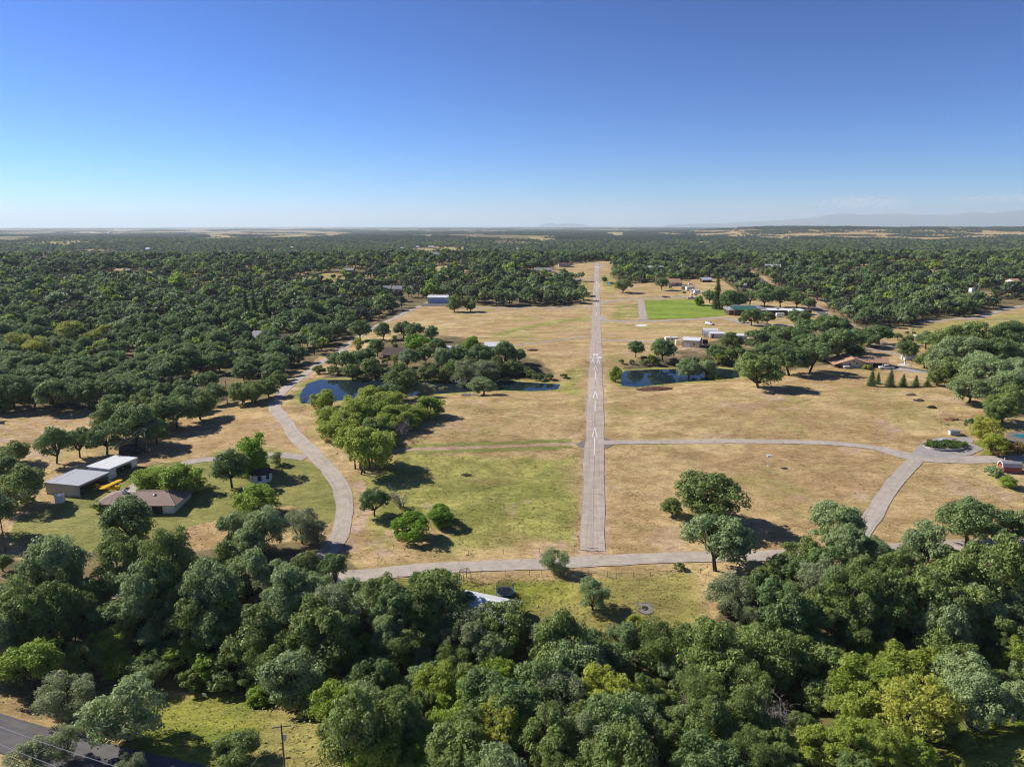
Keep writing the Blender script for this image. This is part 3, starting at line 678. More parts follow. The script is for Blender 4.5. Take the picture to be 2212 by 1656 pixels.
# ------------------------------------------------------------------ trees: kits of crowns and trunks, 10 m wide as built
LEAF = {
    'wood': leafmat('woodland_oak_leaves', (.058, .084, .042), (.112, .142, .072)),
    'oak': leafmat('oak_leaves', (0.104, 0.178, 0.054), (0.227, 0.313, 0.107)),
    'live': leafmat('live_oak_leaves', (0.120, 0.178, 0.044), (0.270, 0.338, 0.097)),
    'blue': leafmat('blue_oak_leaves', (0.190, 0.272, 0.116), (0.341, 0.421, 0.181)),
    'grey': leafmat('grey_green_leaves', (0.217, 0.258, 0.130), (0.362, 0.402, 0.208)),
    'walnut': leafmat('walnut_leaves', (0.163, 0.290, 0.037), (0.359, 0.450, 0.072), .38),
    'lime': leafmat('lime_leaves', (0.350, 0.450, 0.047), (0.450, 0.450, 0.092), .4),
    'bright': leafmat('bright_green_leaves', (0.115, 0.234, 0.021), (0.246, 0.393, 0.039), .4),
    'locust': leafmat('locust_leaves', (0.203, 0.281, 0.043), (0.388, 0.450, 0.079), .38),
    'willow': leafmat('willow_leaves', (0.246, 0.288, 0.045), (0.415, 0.424, 0.089), .4),
    'pine': leafmat('pine_needles', (0.073, 0.118, 0.031), (0.145, 0.201, 0.054), .15),
    'rust': leafmat('rusty_leaves', (0.169, 0.129, 0.039), (0.292, 0.197, 0.058)),
}
def unit(a): return a / np.maximum(np.linalg.norm(a, axis=-1, keepdims=True), 1e-9)
def leaves(rng, Cc, Rr, n, leaf, sq=(1, 1, .85), jit=.55, long_=.62, droop=0.0):
    Cc = np.asarray(Cc, float); Rr = np.asarray(Rr, float); k = len(Cc)
    d = unit(rng.normal(size=(k, n, 3))); d[..., 2] = np.where((d[..., 2] < -.35) & (rng.random((k, n)) < .75), -d[..., 2], d[..., 2])
    r = Rr[:, None, None] * rng.uniform(.66, 1.1, (k, n, 1))
    p = Cc[:, None] + d * r * np.array(sq)
    nr = unit(d * [1, 1, 1.2] + jit * rng.normal(size=d.shape))
    a = np.cross(nr, rng.normal(size=d.shape))
    if droop: a = np.cross(nr, np.cross(nr, np.array([0, 0, 1.0]) + .25 * rng.normal(size=d.shape)))
    a = unit(a); b = np.cross(nr, a)
    s = leaf * rng.uniform(.55, 1.3, (k, n, 1)); t = s * long_
    q = np.stack([p - a * s, p - b * t, p + a * s, p + b * t], 2).reshape(-1, 3)
    return q
def qmesh(name, q, mat):
    return npmesh(name, q, np.arange(len(q)).reshape(-1, 4), [mat])
def limb(b, p0, p1, r0, r1, rng, bend=.12, n=5):
    p0 = Vector(p0); p1 = Vector(p1); L = (p1 - p0).length
    o = Vector(rng.normal(size=3)) * bend * L; o.z = abs(o.z) * .4
    pts = [p0.lerp(p1, t) + o * math.sin(math.pi * t) for t in [i / n for i in range(n + 1)]]
    b.tube(pts, [r0 + (r1 - r0) * i / n for i in range(n + 1)], 'bark', 6); return pts
def crown_points(rng, n, R, zc, hz, low=-.25, flat_=1.0):
    """main foliage masses spread unevenly over a dome"""
    out = []
    while len(out) < n:
        d = unit(rng.normal(size=3))
        if d[2] < low: continue
        r1 = R * rng.uniform(.26, .46); k = rng.uniform(.5, 1.0) ** .5
        c = d * np.array([R - r1 * .62, R - r1 * .62, hz]) * k; c[2] += zc
        if all(np.linalg.norm(c - o[0]) > .62 * min(r1, o[1]) for o in out): out.append((c, r1))
        elif rng.random() < .06: out.append((c, r1))
    return out
def kit_round(key, mat, seed, n=15, R=5.0, H=9.0, hz=2.9, subs=9, nl=44, leaf=.27, jit=.55, low=-.25, trunk=2.0, sub_r=(.38, .58), long_=.62, stems=1, droop=0, far=False, lean=0):
    rng = np.random.default_rng(seed); zc = H - hz - 1.2
    mains = crown_points(rng, n, R, zc, hz, low)
    off = np.array([rng.normal() * .5 * lean, rng.normal() * .5 * lean, 0]); Cc = []; Rr = []
    for c, r1 in mains:
        Cc.append(c); Rr.append(r1 * .72)
        for _ in range(subs):
            d = unit(rng.normal(size=3)); d[2] = abs(d[2]) if rng.random() < .75 else d[2]
            r2 = r1 * rng.uniform(*sub_r); Cc.append(c + d * (r1 * 1.05 - r2 * .5) * [1, 1, .8]); Rr.append(r2)
    q = leaves(rng, np.array(Cc), np.array(Rr), nl, leaf, jit=jit, long_=long_, droop=droop)
    q[:, 2] = np.maximum(q[:, 2], .12)
    b = MB(); r0 = .34 if stems == 1 else .16
    for s in range(stems):
        base = Vector((0, 0, -.3)) if stems == 1 else Vector((rng.uniform(-1.3, 1.3), rng.uniform(-1.3, 1.3), -.3))
        fork = base + Vector((rng.normal() * .3, rng.normal() * .3, trunk + .3))
        limb(b, base, fork, r0, r0 * .8, rng, .04, 3)
        mine = mains if stems == 1 else sorted([m_ for m_ in mains if m_[0][2] > 2.5] or mains, key=lambda m_: math.hypot(m_[0][0] - base.x, m_[0][1] - base.y))[:2]
        for c, r1 in mine[:(5 if far else 14)]:
            pts = limb(b, fork, c, r0 * .55, .05, rng)
            if not far:
                for _ in range(2):
                    d = unit(rng.normal(size=3)); d[2] = abs(d[2]); limb(b, pts[3], Vector(c) + Vector(d * r1 * .9), .08, .02, rng, .1, 3)
    return q, b, mat, H
KITS = {}
def add_kit(key, *specs):
    out = []
    for q, b, mat, Hh in specs:
        cr = qmesh('crown_' + key, q, LEAF[mat]); o = b.build('trunk_' + key); tm = o.data; bpy.data.objects.remove(o)
        out.append((cr, tm, Hh))
    KITS[key] = out
add_kit('oak', *[kit_round('oak', 'oak', 10 + k, nl=70, leaf=.215, jit=.45, n=17 + k % 4, low=-.62, hz=[2.9, 3.2, 2.6, 3.5, 3.1, 2.8][k], H=[8.4, 9.0, 8.0, 9.6, 8.8, 8.2][k]) for k in range(6)])
add_kit('live', *[kit_round('live', 'live', 30 + k, nl=70, leaf=.205, jit=.45, n=22, subs=8, hz=3.5, H=9.0, low=-.85, trunk=1.2) for k in range(4)])
add_kit('blue', *[kit_round('blue', 'blue', 50 + k, nl=70, leaf=.205, jit=.5, n=19, hz=3.4, H=9.2, low=-.7) for k in range(4)])
add_kit('grey', *[kit_round('grey', 'grey', 60 + k, n=18, subs=10, nl=70, leaf=.20, hz=3.8, H=9.2, low=-.85, trunk=1.0, jit=.8, long_=.4) for k in range(3)])
add_kit('walnut', *[kit_round('walnut', 'walnut', 70 + k, n=20, subs=9, nl=50, leaf=.27, hz=3.3, H=8.0, low=-.9, trunk=.8, jit=.7, long_=.45) for k in range(3)])
add_kit('lime', *[kit_round('lime', 'lime', 80 + k, n=16, subs=10, nl=50, leaf=.26, hz=3.8, H=9.6, low=-.75, trunk=1.3, jit=.8, long_=.42, sub_r=(.3, .5)) for k in range(3)])
add_kit('bright', *[kit_round('bright', 'bright', 90 + k, n=19, subs=9, nl=60, leaf=.24, hz=3.3, H=7.8, low=-.95, trunk=.6, jit=.6) for k in range(3)])
add_kit('locust', *[kit_round('locust', 'locust', 100 + k, n=20, subs=9, nl=54, leaf=.25, hz=2.7, H=7.0, low=-.7, trunk=1.4, jit=.6, long_=.45, stems=9) for k in range(3)])
add_kit('willow', *[kit_round('willow', 'willow', 110 + k, n=13, subs=8, nl=46, leaf=.36, hz=5.0, H=12.5, low=-.6, trunk=1.5, jit=.6, long_=.3, droop=1) for k in range(2)])
add_kit('yew', *[kit_round('yew', 'willow', 120, n=20, R=3.2, subs=8, nl=44, leaf=.30, hz=7.5, H=17, low=-.9, trunk=1.0)])
add_kit('shrub', *[kit_round('shrub', m_, 130 + k, n=11, subs=7, nl=34, leaf=.38, hz=2.6, H=6.0, low=-.3, trunk=.3, stems=3) for k, m_ in enumerate(('oak', 'live', 'walnut', 'rust', 'grey'))])
def kit_conifer(seed, wide=.22, H=20.0, mat='pine', tiers=20, leaf=.75, nl=26):
    rng = np.random.default_rng(seed); Cc = []; Rr = []; b = MB(); b.tube([(0, 0, -.3), (0, 0, H * .6), (0, 0, H)], [.42, .22, .03], 'bark', 7)
    for t in range(tiers):
        z = H * (.06 + .93 * t / tiers); r = wide * H * (1 - t / tiers) ** .85 + .25; n = max(3, int(9 - 6 * t / tiers))
        for k in range(n):
            a = 2 * math.pi * (k + rng.random() * .8) / n; rr = r * rng.uniform(.75, 1.1)
            for s_ in (.3, .62, .95):
                if rr * s_ < .2 and s_ < .9: continue
                Cc.append((math.cos(a) * rr * s_, math.sin(a) * rr * s_, z - rr * .25 * s_)); Rr.append(.16 * rr + .32)
            if rr > 1: b.tube([(0, 0, z), (math.cos(a) * rr * .8, math.sin(a) * rr * .8, z - rr * .2)], [.07, .02], 'bark', 4)
    q = leaves(rng, Cc, Rr, nl, leaf * .42, sq=(1, 1, .55), jit=.6, long_=.4); return q, b, mat, H
add_kit('conifer', *[kit_conifer(140 + k) for k in range(3)])
add_kit('cypress', kit_conifer(150, .13, 20, 'pine', 24))
def kit_dead(seed, spread=5.0, H=6.5):
    rng = np.random.default_rng(seed); b = MB(); tw = MB()
    for s in range(9):
        a = rng.uniform(0, 2 * math.pi); e = Vector((math.cos(a) * spread * rng.uniform(.4, .9), math.sin(a) * spread * rng.uniform(.4, .9), H * rng.uniform(.5, 1)))
        pts = limb(b, (rng.normal() * .5, rng.normal() * .5, -.2), e, .16, .04, rng, .1)
        for _ in range(9):
            p = Vector(pts[rng.integers(2, 6)]); d = Vector(rng.normal(size=3)); d.z = abs(d.z) * .6
            p2 = limb(tw, p, p + d * rng.uniform(.8, 1.5), .05, .02, rng, .1, 3)
            for _ in range(3):
                d2 = d + Vector(rng.normal(size=3)) * .9; limb(tw, p2[2], p2[2] + d2 * .7, .03, .012, rng, .1, 2)
    for M_ in (b, tw): M_.mats = [MAT['deadwood']]
    o = b.build('trunk_dead'); t = o.data; bpy.data.objects.remove(o); o = tw.build('twigs_dead'); c = o.data; bpy.data.objects.remove(o)
    return (c, t, H)
KITS['dead'] = [kit_dead(160), kit_dead(161)]

NAME = {'oak': 'oak_tree', 'live': 'live_oak_tree', 'blue': 'blue_oak_tree', 'grey': 'olive_tree', 'walnut': 'walnut_tree', 'lime': 'maple_tree', 'bright': 'mulberry_tree', 'locust': 'locust_tree',
        'willow': 'willow_tree', 'yew': 'poplar_tree', 'shrub': 'shrub', 'conifer': 'pine_tree', 'cypress': 'cypress_tree', 'dead': 'bare_tree'}
COUNT = {}
TREES = []                                  # (x, y, radius) of every tree standing alone, to keep the woods off them
def tree_at(kind, p, width, label, group=None, zs=1.0, var=None, sub=None):
    ks = KITS[kind]; k = ks[(COUNT.get(kind, 0) if var is None else var) % len(ks)]; COUNT[kind] = COUNT.get(kind, 0) + 1
    s = width / 10.0 if kind not in ('conifer', 'cypress') else width / (8.8 if kind == 'conifer' else 5.4)
    t = thing(NAME[kind], label, 'shrub' if kind == 'shrub' else 'tree', p, random.uniform(0, 6.28), group); t.scale = (s * random.uniform(.9, 1.1), s * random.uniform(.9, 1.1), s * zs)
    tr = link('trunk', k[1], t); cr = link('twigs' if kind == 'dead' else 'crown', k[0], t)
    if sub is not None:
        cr.material_slots[0].link = 'OBJECT'; cr.material_slots[0].material = LEAF[sub]
    TREES.append((p[0], p[1], width * .5)); return t
def tree(kind, x, y, w, label, group=None, zs=1.0, var=None, sub=None, base=False):
    """x, y = middle of the crown in the photograph (or foot of the trunk), w = its width there"""
    ks = KITS[kind]; Hh = ks[(COUNT.get(kind, 0) if var is None else var) % len(ks)][2]; h = 0.0
    for _ in range(3):
        p = G(x, y, 0 if base else h); d = depth(p); W = w * d / F
        s = W / 10.0 if kind not in ('conifer', 'cypress') else W / (8.8 if kind == 'conifer' else 5.4)
        h = .55 * Hh * s * zs
    return tree_at(kind, (p.x, p.y, Hs(p.x, p.y)), W, label, group, zs, var, sub)
T = tree
# --- round the two hangars and the houses on the left
g = 'oaks round the hangars'
T('oak', 117, 958, 64, 'tall thin dark oak behind the grey hangar, leftmost of two', None, 1.35, 3)
T('oak', 168, 950, 58, 'tall dark oak with forked trunk behind the white roofed hangar', None, 1.4, 1)
T('oak', 226, 944, 80, 'round dark oak right behind the roof of the white hangar', None, 1.1, 0)
for k, (x, y, w) in enumerate([(240, 905, 88), (287, 915, 92), (250, 876, 60), (333, 886, 85), (378, 886, 85), (336, 930, 66), (430, 872, 70), (402, 855, 66), (463, 850, 56), (310, 880, 70)]):
    T('live' if k % 3 == 0 else 'oak', x, y, w, 'dark oak in the clump between the hangars and the winding road', 'dark oaks clumped behind the hangars', 1.05)
T('live', 33, 1044, 104, 'big dark oak at the left edge shading the mown yard', None, 1.05, 1); T('oak', 10, 1012, 60, 'dark oak just behind the big oak at the left edge', None, 1.1)
T('live', 20, 975, 72, 'rounded dark oak at the left edge of the hay field', None, .85)
T('oak', -40, 1110, 120, 'dark oak half out of view below the big oak at the left edge')
T('walnut', 322, 1030, 82, 'mid green leafy tree left in the pair behind the tiled house', None, .85); T('walnut', 390, 1028, 108, 'wide leafy green tree right in the pair behind the tiled house', None, .85)
T('bright', 545, 982, 82, 'bright green tree towering over the eight sided cottage', None, 1.35); T('oak', 497, 1012, 78, 'thin crowned oak on the lawn left of the eight sided cottage', None, 1.3, 2)
T('grey', 597, 988, 30, 'small greyish tree right of the eight sided cottage', None, 1.1)
T('walnut', 550, 1078, 98, 'leafy green tree on the bank below the eight sided cottage', None, .9)
T('oak', 272, 1126, 116, 'open branched oak in front of the tiled house', None, 1.0, 3); T('live', 284, 1168, 62, 'small dark oak at the foot of the open branched oak')
T('blue', 505, 1140, 84, 'blue green oak on the left of the pair on the bank', None, 1.1); T('blue', 568, 1142, 96, 'blue green oak on the right of the pair on the bank', None, 1.15); T('blue', 535, 1175, 80, 'blue green oak in front of the pair on the bank')
T('grey', 650, 1130, 74, 'grey green tree beside the lower end of the winding road', None, 1.25); T('grey', 685, 1148, 54, 'smaller grey green tree leaning over the end of the winding road', None, 1.1)
T('blue', 98, 1206, 56, 'single blue green oak in the dry bank at lower left', None, 1.1); T('oak', 4, 1212, 44, 'small oak at the left edge below the utility pole', None, 1.1)
T('shrub', 216, 1092, 34, 'dark bush at the left corner of the tiled house', None, 1.2, 2); T('shrub', 398, 1056, 26, 'green bush at the right corner of the tiled house', None, 1.2, 2)
T('shrub', 60, 1080, 30, 'green bush beside the wall of the grey hangar', None, .7, 2)
for x, y, w in [(27, 846, 92), (70, 852, 60), (112, 852, 74), (140, 846, 74), (187, 848, 78), (257, 844, 78), (225, 840, 60), (520, 846, 58), (542, 842, 54), (548, 845, 56), (580, 834, 50), (604, 812, 36), (2, 862, 60)]:
    T('oak' if w > 60 else 'live', x, y, w, 'dark oak along the far edge of the left hay field', 'oaks along the far edge of the left hay field')
T('grey', 213, 860, 56, 'silvery grey tree at the far edge of the left hay field', None, .8)
# --- the thicket right of the winding road
T('locust', 785, 965, 130, 'flat topped green locust clump over bare thin trunks', None, 1.05, 0)
for x, y, w, k, s_ in [(747, 908, 86, 'locust', None), (780, 880, 100, 'locust', None), (828, 874, 92, 'walnut', 'locust'), (860, 892, 82, 'walnut', 'locust'), (803, 922, 84, 'locust', 'live'), (838, 910, 72, 'locust', None), (757, 935, 70, 'walnut', 'locust'), (720, 925, 70, 'walnut', 'locust'), (712, 895, 70, 'locust', None), (850, 862, 66, 'locust', None), (885, 905, 56, 'walnut', 'locust'), (765, 945, 70, 'locust', None), (830, 945, 60, 'locust', None), (800, 850, 66, 'walnut', 'locust')]:
    T(k, x, y, w, 'yellowish green tree in the thicket beside the winding road', 'trees of the thicket beside the winding road', .8, None, s_)
T('bright', 927, 876, 66, 'bright rounded tree at the right end of the roadside thicket', None, .9, None, 'walnut'); T('walnut', 903, 890, 50, 'low leafy tree beside the rounded thicket tree', None, .9, None, 'locust')
T('dead', 868, 924, 62, 'bare grey tree at the lower edge of the roadside thicket', None, .9)
T('walnut', 697, 858, 56, 'leafy green tree at the left tip of the pond', None, 1.0, None, 'locust'); T('dead', 655, 862, 24, 'bare little tree on the left tip of the pond')
for x, y in ((752, 860), (775, 862), (792, 864)): T('shrub', x, y, 20, 'young pale green tree on the near bank of the pond', 'young trees on the near bank of the pond', 1.5, 2)
T('oak', 843, 843, 62, 'mid green tree on the near pond bank left of the dark one', None, .9); T('live', 867, 826, 76, 'dark tree on the near bank in the middle of the pond', None, 1.0)
T('grey', 917, 842, 52, 'grey green bush on the near bank of the pond', None, .7); T('grey', 1006, 806, 66, 'large grey green willow standing at the pond edge', None, 1.1); T('grey', 1050, 798, 60, 'dull grey tree behind the grey green pond willow', None, .9)
T('blue', 1043, 832, 62, 'rounded bush below the grey green pond willow', None, .7); T('shrub', 958, 840, 22, 'little round bush between the pond bank bushes', None, 1, 4)
# --- grove along the far bank of the pond
for x, y, w, k in [(777, 713, 48, 'oak'), (827, 714, 38, 'oak'), (933, 720, 36, 'oak'), (897, 714, 42, 'oak'), (870, 710, 40, 'oak'), (990, 764, 52, 'oak'), (1037, 768, 56, 'oak'), (1090, 764, 58, 'oak'), (1120, 768, 34, 'oak'), (957, 772, 46, 'blue'), (917, 766, 46, 'oak'), (880, 773, 42, 'blue'),
                   (787, 773, 52, 'oak'), (750, 776, 48, 'oak'), (803, 792, 46, 'live'), (970, 796, 50, 'live'), (923, 800, 44, 'live'), (725, 778, 40, 'oak'), (860, 800, 40, 'live'), (1010, 790, 46, 'live'), (1065, 790, 44, 'live'), (760, 800, 36, 'live'), (945, 750, 40, 'oak'), (815, 750, 40, 'oak'), (1108, 790, 36, 'live')]:
    T(k, x, y, w, 'oak in the grove along the far bank of the long pond', 'oaks in the grove along the far bank of the long pond', 1.12)
T('yew', 852, 738, 27, 'tall narrow yellow topped tree in the pond grove', None, .9, None, 'willow'); T('lime', 773, 742, 28, 'lime green tree beside the road at the pond grove', None, 1.3)
T('bright', 903, 740, 62, 'broad bright green tree behind the brown roofed house', None, .85); T('bright', 1018, 740, 42, 'bright green tree behind the white buildings in the grove', None, .9)
T('willow', 832, 785, 22, 'pale green willow in front of the brown roofed house'); T('willow', 851, 776, 18, 'smaller pale willow beside the brown roofed house')
T('shrub', 1163, 812, 30, 'dark bush at the right end of the long pond', None, .9, 0); T('shrub', 1185, 813, 26, 'green bush at the right tip of the long pond', None, .9, 1); T('shrub', 1218, 811, 17, 'round bush alone on the grass beside the runway', None, 1, 0)
for x, y, w in [(690, 806, 34), (718, 808, 38), (745, 810, 34), (772, 812, 40), (800, 811, 40), (828, 812, 36), (884, 812, 40), (905, 815, 34), (940, 814, 44), (968, 813, 40), (1075, 806, 40), (1100, 806, 44), (1128, 808, 38), (1145, 815, 30), (1030, 800, 36)]: T('shrub', x, y - 9, w, 'dark bush on the far bank of the long pond under the oaks', 'dark bushes along the far bank of the long pond', .9, random.choice((0, 1)))
for x, y, w in [(1392, 790, 20), (1420, 789, 24), (1455, 788, 24), (1500, 785, 26), (1530, 785, 26), (1570, 786, 28), (1600, 795, 30)]: T('shrub', x, y - 8, w, 'dark bush on the far bank of the right pond under the oaks', 'dark bushes along the far bank of the right pond', 1.0, random.choice((0, 1)))
# --- field left of the runway
T('oak', 808, 1082, 70, 'small dark oak with crooked trunk in the weedy field', None, 1.1, 5); T('dead', 867, 1074, 72, 'bare grey tree in the weedy field', None, .9, 1)
T('bright', 884, 1134, 92, 'bright green bush like tree, larger of two in the weedy field', None, .85); T('bright', 953, 1110, 68, 'bright green bush like tree, smaller of two in the weedy field', None, .85)
T('grey', 1200, 1209, 60, 'olive coloured tree between the lower road and the garden fence', None, .95, None, 'blue'); T('grey', 1281, 1281, 76, 'olive coloured tree alone on the garden lawn', None, 1.05, None, 'blue')
T('shrub', 1467, 1221, 26, 'dark bush at the right end of the garden fence', None, 1, 0); T('cypress', 1190, 1338, 6, 'tiny young cypress on the garden lawn')
# --- right field
T('live', 1535, 1070, 148, 'huge rounded dark live oak alone in the right dry field', None, .85, 0); T('live', 1452, 1092, 48, 'low side crown left of the huge dark live oak', None, 1.0, 2)
T('oak', 1550, 1162, 142, 'green oak with two trunks at the lower road', None, 1.1, 1, 'blue')
T('blue', 1805, 1128, 104, 'blue green oak at the foot of the diagonal concrete drive', None, 1.15); T('blue', 1830, 1178, 112, 'wide blue green oak below the diagonal concrete drive', None, .95)
T('blue', 2000, 1178, 106, 'pale blue green oak on the right along the lower road', None, 1.1); T('oak', 2095, 1128, 132, 'spreading dark oak above the lower road at right', None, .95, 2); T('oak', 2200, 1138, 84, 'dark oak on the right edge above the lower road', None, 1.1)
T('lime', 2132, 924, 66, 'lime green maple at the turning circle, left of the pool'); T('lime', 2150, 955, 54, 'smaller lime green maple beside the concrete drive')
T('shrub', 2097, 912, 28, 'dark bush behind the lime green maple', None, 1.3, 0); T('shrub', 2158, 976, 36, 'olive brown shrub on the lawn by the drive', None, .8, 3); T('shrub', 2198, 965, 42, 'reddish shrub below the pool at the right edge', None, 1.1, 3)
T('shrub', 2147, 1016, 40, 'grey green bush left of the little red barn', None, .9, 4, 'blue'); T('bright', 2178, 1038, 36, 'bright green round bush in front of the little red barn', None, .85, None, 'walnut')
for x, y, w in ((2172, 870, 84), (2200, 850, 74), (2150, 890, 50)): T('live', x, y, w, 'dark live oak above the swimming pool', 'dark live oaks above the swimming pool', 1.1)
for k, (x, y, h_, wd) in enumerate([(2552, 1131, 51, 27), (2571, 1125, 37, 18), (2607, 1132, 51, 30), (2645, 1132, 38, 26), (2682, 1132, 35, 26), (2716, 1131, 20, 23)]):
    lab = ['tall dark pine at the left end of the row', 'slim pine tucked behind the leftmost pine of the row', 'wide tall pine second from the left in the row', 'middle sized pine in the middle of the row', 'shorter pine second from the right in the row', 'lowest bushy pine at the right end of the row'][k]
    w_ = wd * .73733; T('conifer', x * .73733, y * .73733, w_, lab, 'row of pines below the tan roofed house', (h_ / wd) / (20 / 8.8) * 1.02, base=True)
for x, y, w, k in [(2055, 733, 92, 'live'), (2108, 728, 100, 'live'), (2175, 728, 84, 'oak'), (2036, 782, 74, 'blue'), (2075, 758, 92, 'blue'), (2065, 804, 88, 'live'), (2142, 762, 92, 'oak'), (2192, 764, 84, 'oak'), (2142, 806, 112, 'blue'), (2182, 834, 100, 'blue'), (2028, 812, 50, 'live'), (2000, 772, 50, 'live'), (2110, 788, 80, 'blue'), (2215, 800, 80, 'blue'), (2095, 838, 76, 'blue'), (2120, 740, 70, 'oak'), (2205, 715, 60, 'oak')]:
    T(k, x, y, w, 'broad oak in the grove on the right below the pasture', 'oaks in the grove on the right below the pasture', .9)
for x, y, w, lab in [(2002, 734, 46, 'grey oak standing at the lower edge of the pasture'), (1958, 755, 44, 'dark oak beside the small white shed'), (1962, 734, 26, 'small oak behind the dark oak at the white shed'), (1940, 726, 18, 'tiny round oak at the corner of the pasture')]: T('oak', x, y, w, lab)
# --- grove at the right pond
for x, y, w, k in [(1708, 775, 84, 'oak'), (1752, 768, 82, 'oak'), (1775, 750, 78, 'oak'), (1808, 743, 80, 'oak'), (1838, 736, 60, 'oak'), (1675, 723, 62, 'oak'), (1635, 733, 60, 'oak'), (1722, 722, 70, 'oak'), (1582, 735, 52, 'live'), (1548, 762, 50, 'oak'), (1592, 765, 50, 'live'), (1488, 796, 54, 'blue'), (1527, 796, 50, 'blue'),
                   (1785, 703, 58, 'oak'), (1808, 708, 58, 'oak'), (1742, 706, 52, 'oak'), (1902, 720, 54, 'oak'), (1862, 723, 52, 'oak'), (1680, 752, 60, 'oak'), (1740, 745, 60, 'oak'), (1650, 760, 50, 'oak'), (1610, 790, 46, 'live'), (1880, 735, 40, 'oak'), (1845, 760, 44, 'oak')]:
    T(k, x, y, w, 'oak in the grove between the right pond and the public road', 'oaks in the grove between the right pond and the public road', .95)
T('live', 1642, 796, 100, 'large dark oak on the field edge right of the right pond', None, .9, 3); T('oak', 1433, 752, 56, 'dark oak on the far bank of the right pond', None, 1.1); T('oak', 1374, 753, 36, 'thin leaning oak on the far bank of the right pond', None, 1.2)
T('willow', 1405, 775, 26, 'lime willow on the far bank of the right pond', None, .8, None, 'lime'); T('willow', 1555, 775, 24, 'lime willow among the oaks of the right pond', None, .9, None, 'lime'); T('bright', 1330, 806, 27, 'dense green bush at the left end of the right pond', None, 1.7, None, 'walnut')
T('shrub', 1342, 780, 13, 'small bush behind the left end of the right pond', None, 1.3, 0); T('shrub', 1365, 781, 14, 'small bush on the far bank of the right pond', None, 1.3, 1); T('shrub', 1872, 792, 16, 'yellow green bush at the front of the tan roofed house', None, 1.2, 2, 'lime')
# --- the grounds round the striped lawn
T('bright', 1511, 648, 27, 'bright green round tree at the corner of the striped lawn'); T('cypress', 1548, 668, 20, 'tall dark cypress beside the striped lawn', None, 1.0, base=True)
for x, y, w, k in [(1577, 648, 46, 'oak'), (1594, 648, 42, 'oak'), (1560, 650, 30, 'live'), (1625, 683, 44, 'oak'), (1602, 690, 20, 'shrub'), (1658, 685, 34, 'oak'), (1725, 685, 46, 'oak'), (1652, 643, 48, 'oak'), (1688, 640, 44, 'oak'), (1722, 646, 40, 'oak'), (1748, 655, 32, 'oak'), (1535, 640, 34, 'oak'), (1620, 640, 40, 'oak'), (1705, 632, 36, 'oak'), (1638, 690, 24, 'shrub'), (1738, 690, 28, 'oak')]:
    T(k, x, y, w, 'dark leafy tree round the flat roofed building by the striped lawn', 'trees round the flat roofed building by the striped lawn', 1.05)
T('live', 1345, 615, 39, 'rounded dark oak right of the small far pond', None, .9); T('oak', 1305, 604, 16, 'small leaning oak left of the small far pond'); T('oak', 1430, 611, 30, 'dark oak in front of the tan house', None, 1.2); T('shrub', 1448, 620, 8, 'little round tree in front of the tan house', None, 1.3, 1); T('oak', 1478, 632, 8, 'tiny tree beside the parked vehicles')
for x, y, w in [(1073, 640, 36), (1100, 640, 37), (1140, 636, 34), (1190, 640, 33), (1227, 630, 27), (1167, 630, 32), (1020, 630, 40), (1120, 622, 34), (1085, 622, 30), (1210, 622, 28)]: T('oak', x, y, w, 'dark oak in front of the wood beside the far hangar lane', 'oaks in front of the wood beside the far hangar lane', 1.1)
T('live', 982, 653, 37, 'left oak of the pair in front of the white hangar lane', None, 1.15); T('live', 1015, 655, 34, 'right oak of the pair in front of the white hangar lane', None, 1.1)
# --- bright trees in the woods on the left
for x, y, w, lab in [(158, 728, 50, 'tall yellow green willow in the left woods, tallest of the bright group'), (203, 736, 30, 'yellow green willow right of the tallest bright one'), (230, 722, 28, 'yellow green willow at the right end of the bright group'), (42, 752, 46, 'yellow green willow near the left edge, upper one'), (20, 765, 30, 'yellow green willow at the left edge'), (82, 764, 50, 'low yellow green willow with broad crown near the left edge')]: T('willow', x, y - 5, w * 1.35, lab, None, .85)
T('bright', 577, 717, 36, 'bright green tree beside the dark roofed house in the left woods'); T('bright', 657, 722, 44, 'broad green tree right of the dark roofed houses in the left woods', None, .9, None, 'walnut')
for x, y, w in ((533, 690, 18), (551, 692, 18), (575, 694, 18)): T('cypress', x, y, w, 'dark conifer in the left woods behind the dark roofed houses', 'dark conifers behind the dark roofed houses', 1.0, base=True)
T('willow', 838, 609, 17, 'pale willow beside the grey roofed far houses'); T('willow', 796, 606, 12, 'slim pale willow left of the grey roofed far houses')
for x, y, w in ((680, 597, 18), (720, 597, 12), (734, 598, 10), (645, 602, 18)): T('oak', x, y, w, 'dark oak standing on the golden clearing in the left woods', 'oaks on the golden clearing in the left woods', 1.1)

for x, y, w, k, lb in [(948, 1284, 134, 'walnut', 'wide leafy green tree left of the ribbed metal roof'), (1086, 1346, 114, 'walnut', 'leafy green tree covering the lower side of the ribbed metal roof'), (1012, 1300, 46, 'oak', 'dark oak overhanging the middle of the ribbed metal roof'), (1000, 1340, 90, 'live', 'dark oak below the ribbed metal roof'), (1125, 1345, 60, 'live', 'small dark oak at the right end of the ribbed metal roof'), (905, 1258, 50, 'oak', 'dark oak between the rail fence and the leafy green tree')]:
    T(k, x, y, w, lb, None, 1.1, None, 'live' if k == 'walnut' else None)
for x, y, w in [(395, 1400, 90), (440, 1440, 90), (500, 1420, 100), (540, 1460, 80), (480, 1470, 70), (410, 1465, 70), (590, 1450, 90), (630, 1500, 80), (350, 1410, 80), (560, 1500, 60), (680, 1530, 70)]: T('shrub', x, y, w, 'dark leafy bush in the shady gully above the bright grass slope', 'dark bushes in the shady gully', 1.0, random.choice((0, 1, 2)), random.choice(('oak', 'live', 'walnut')))
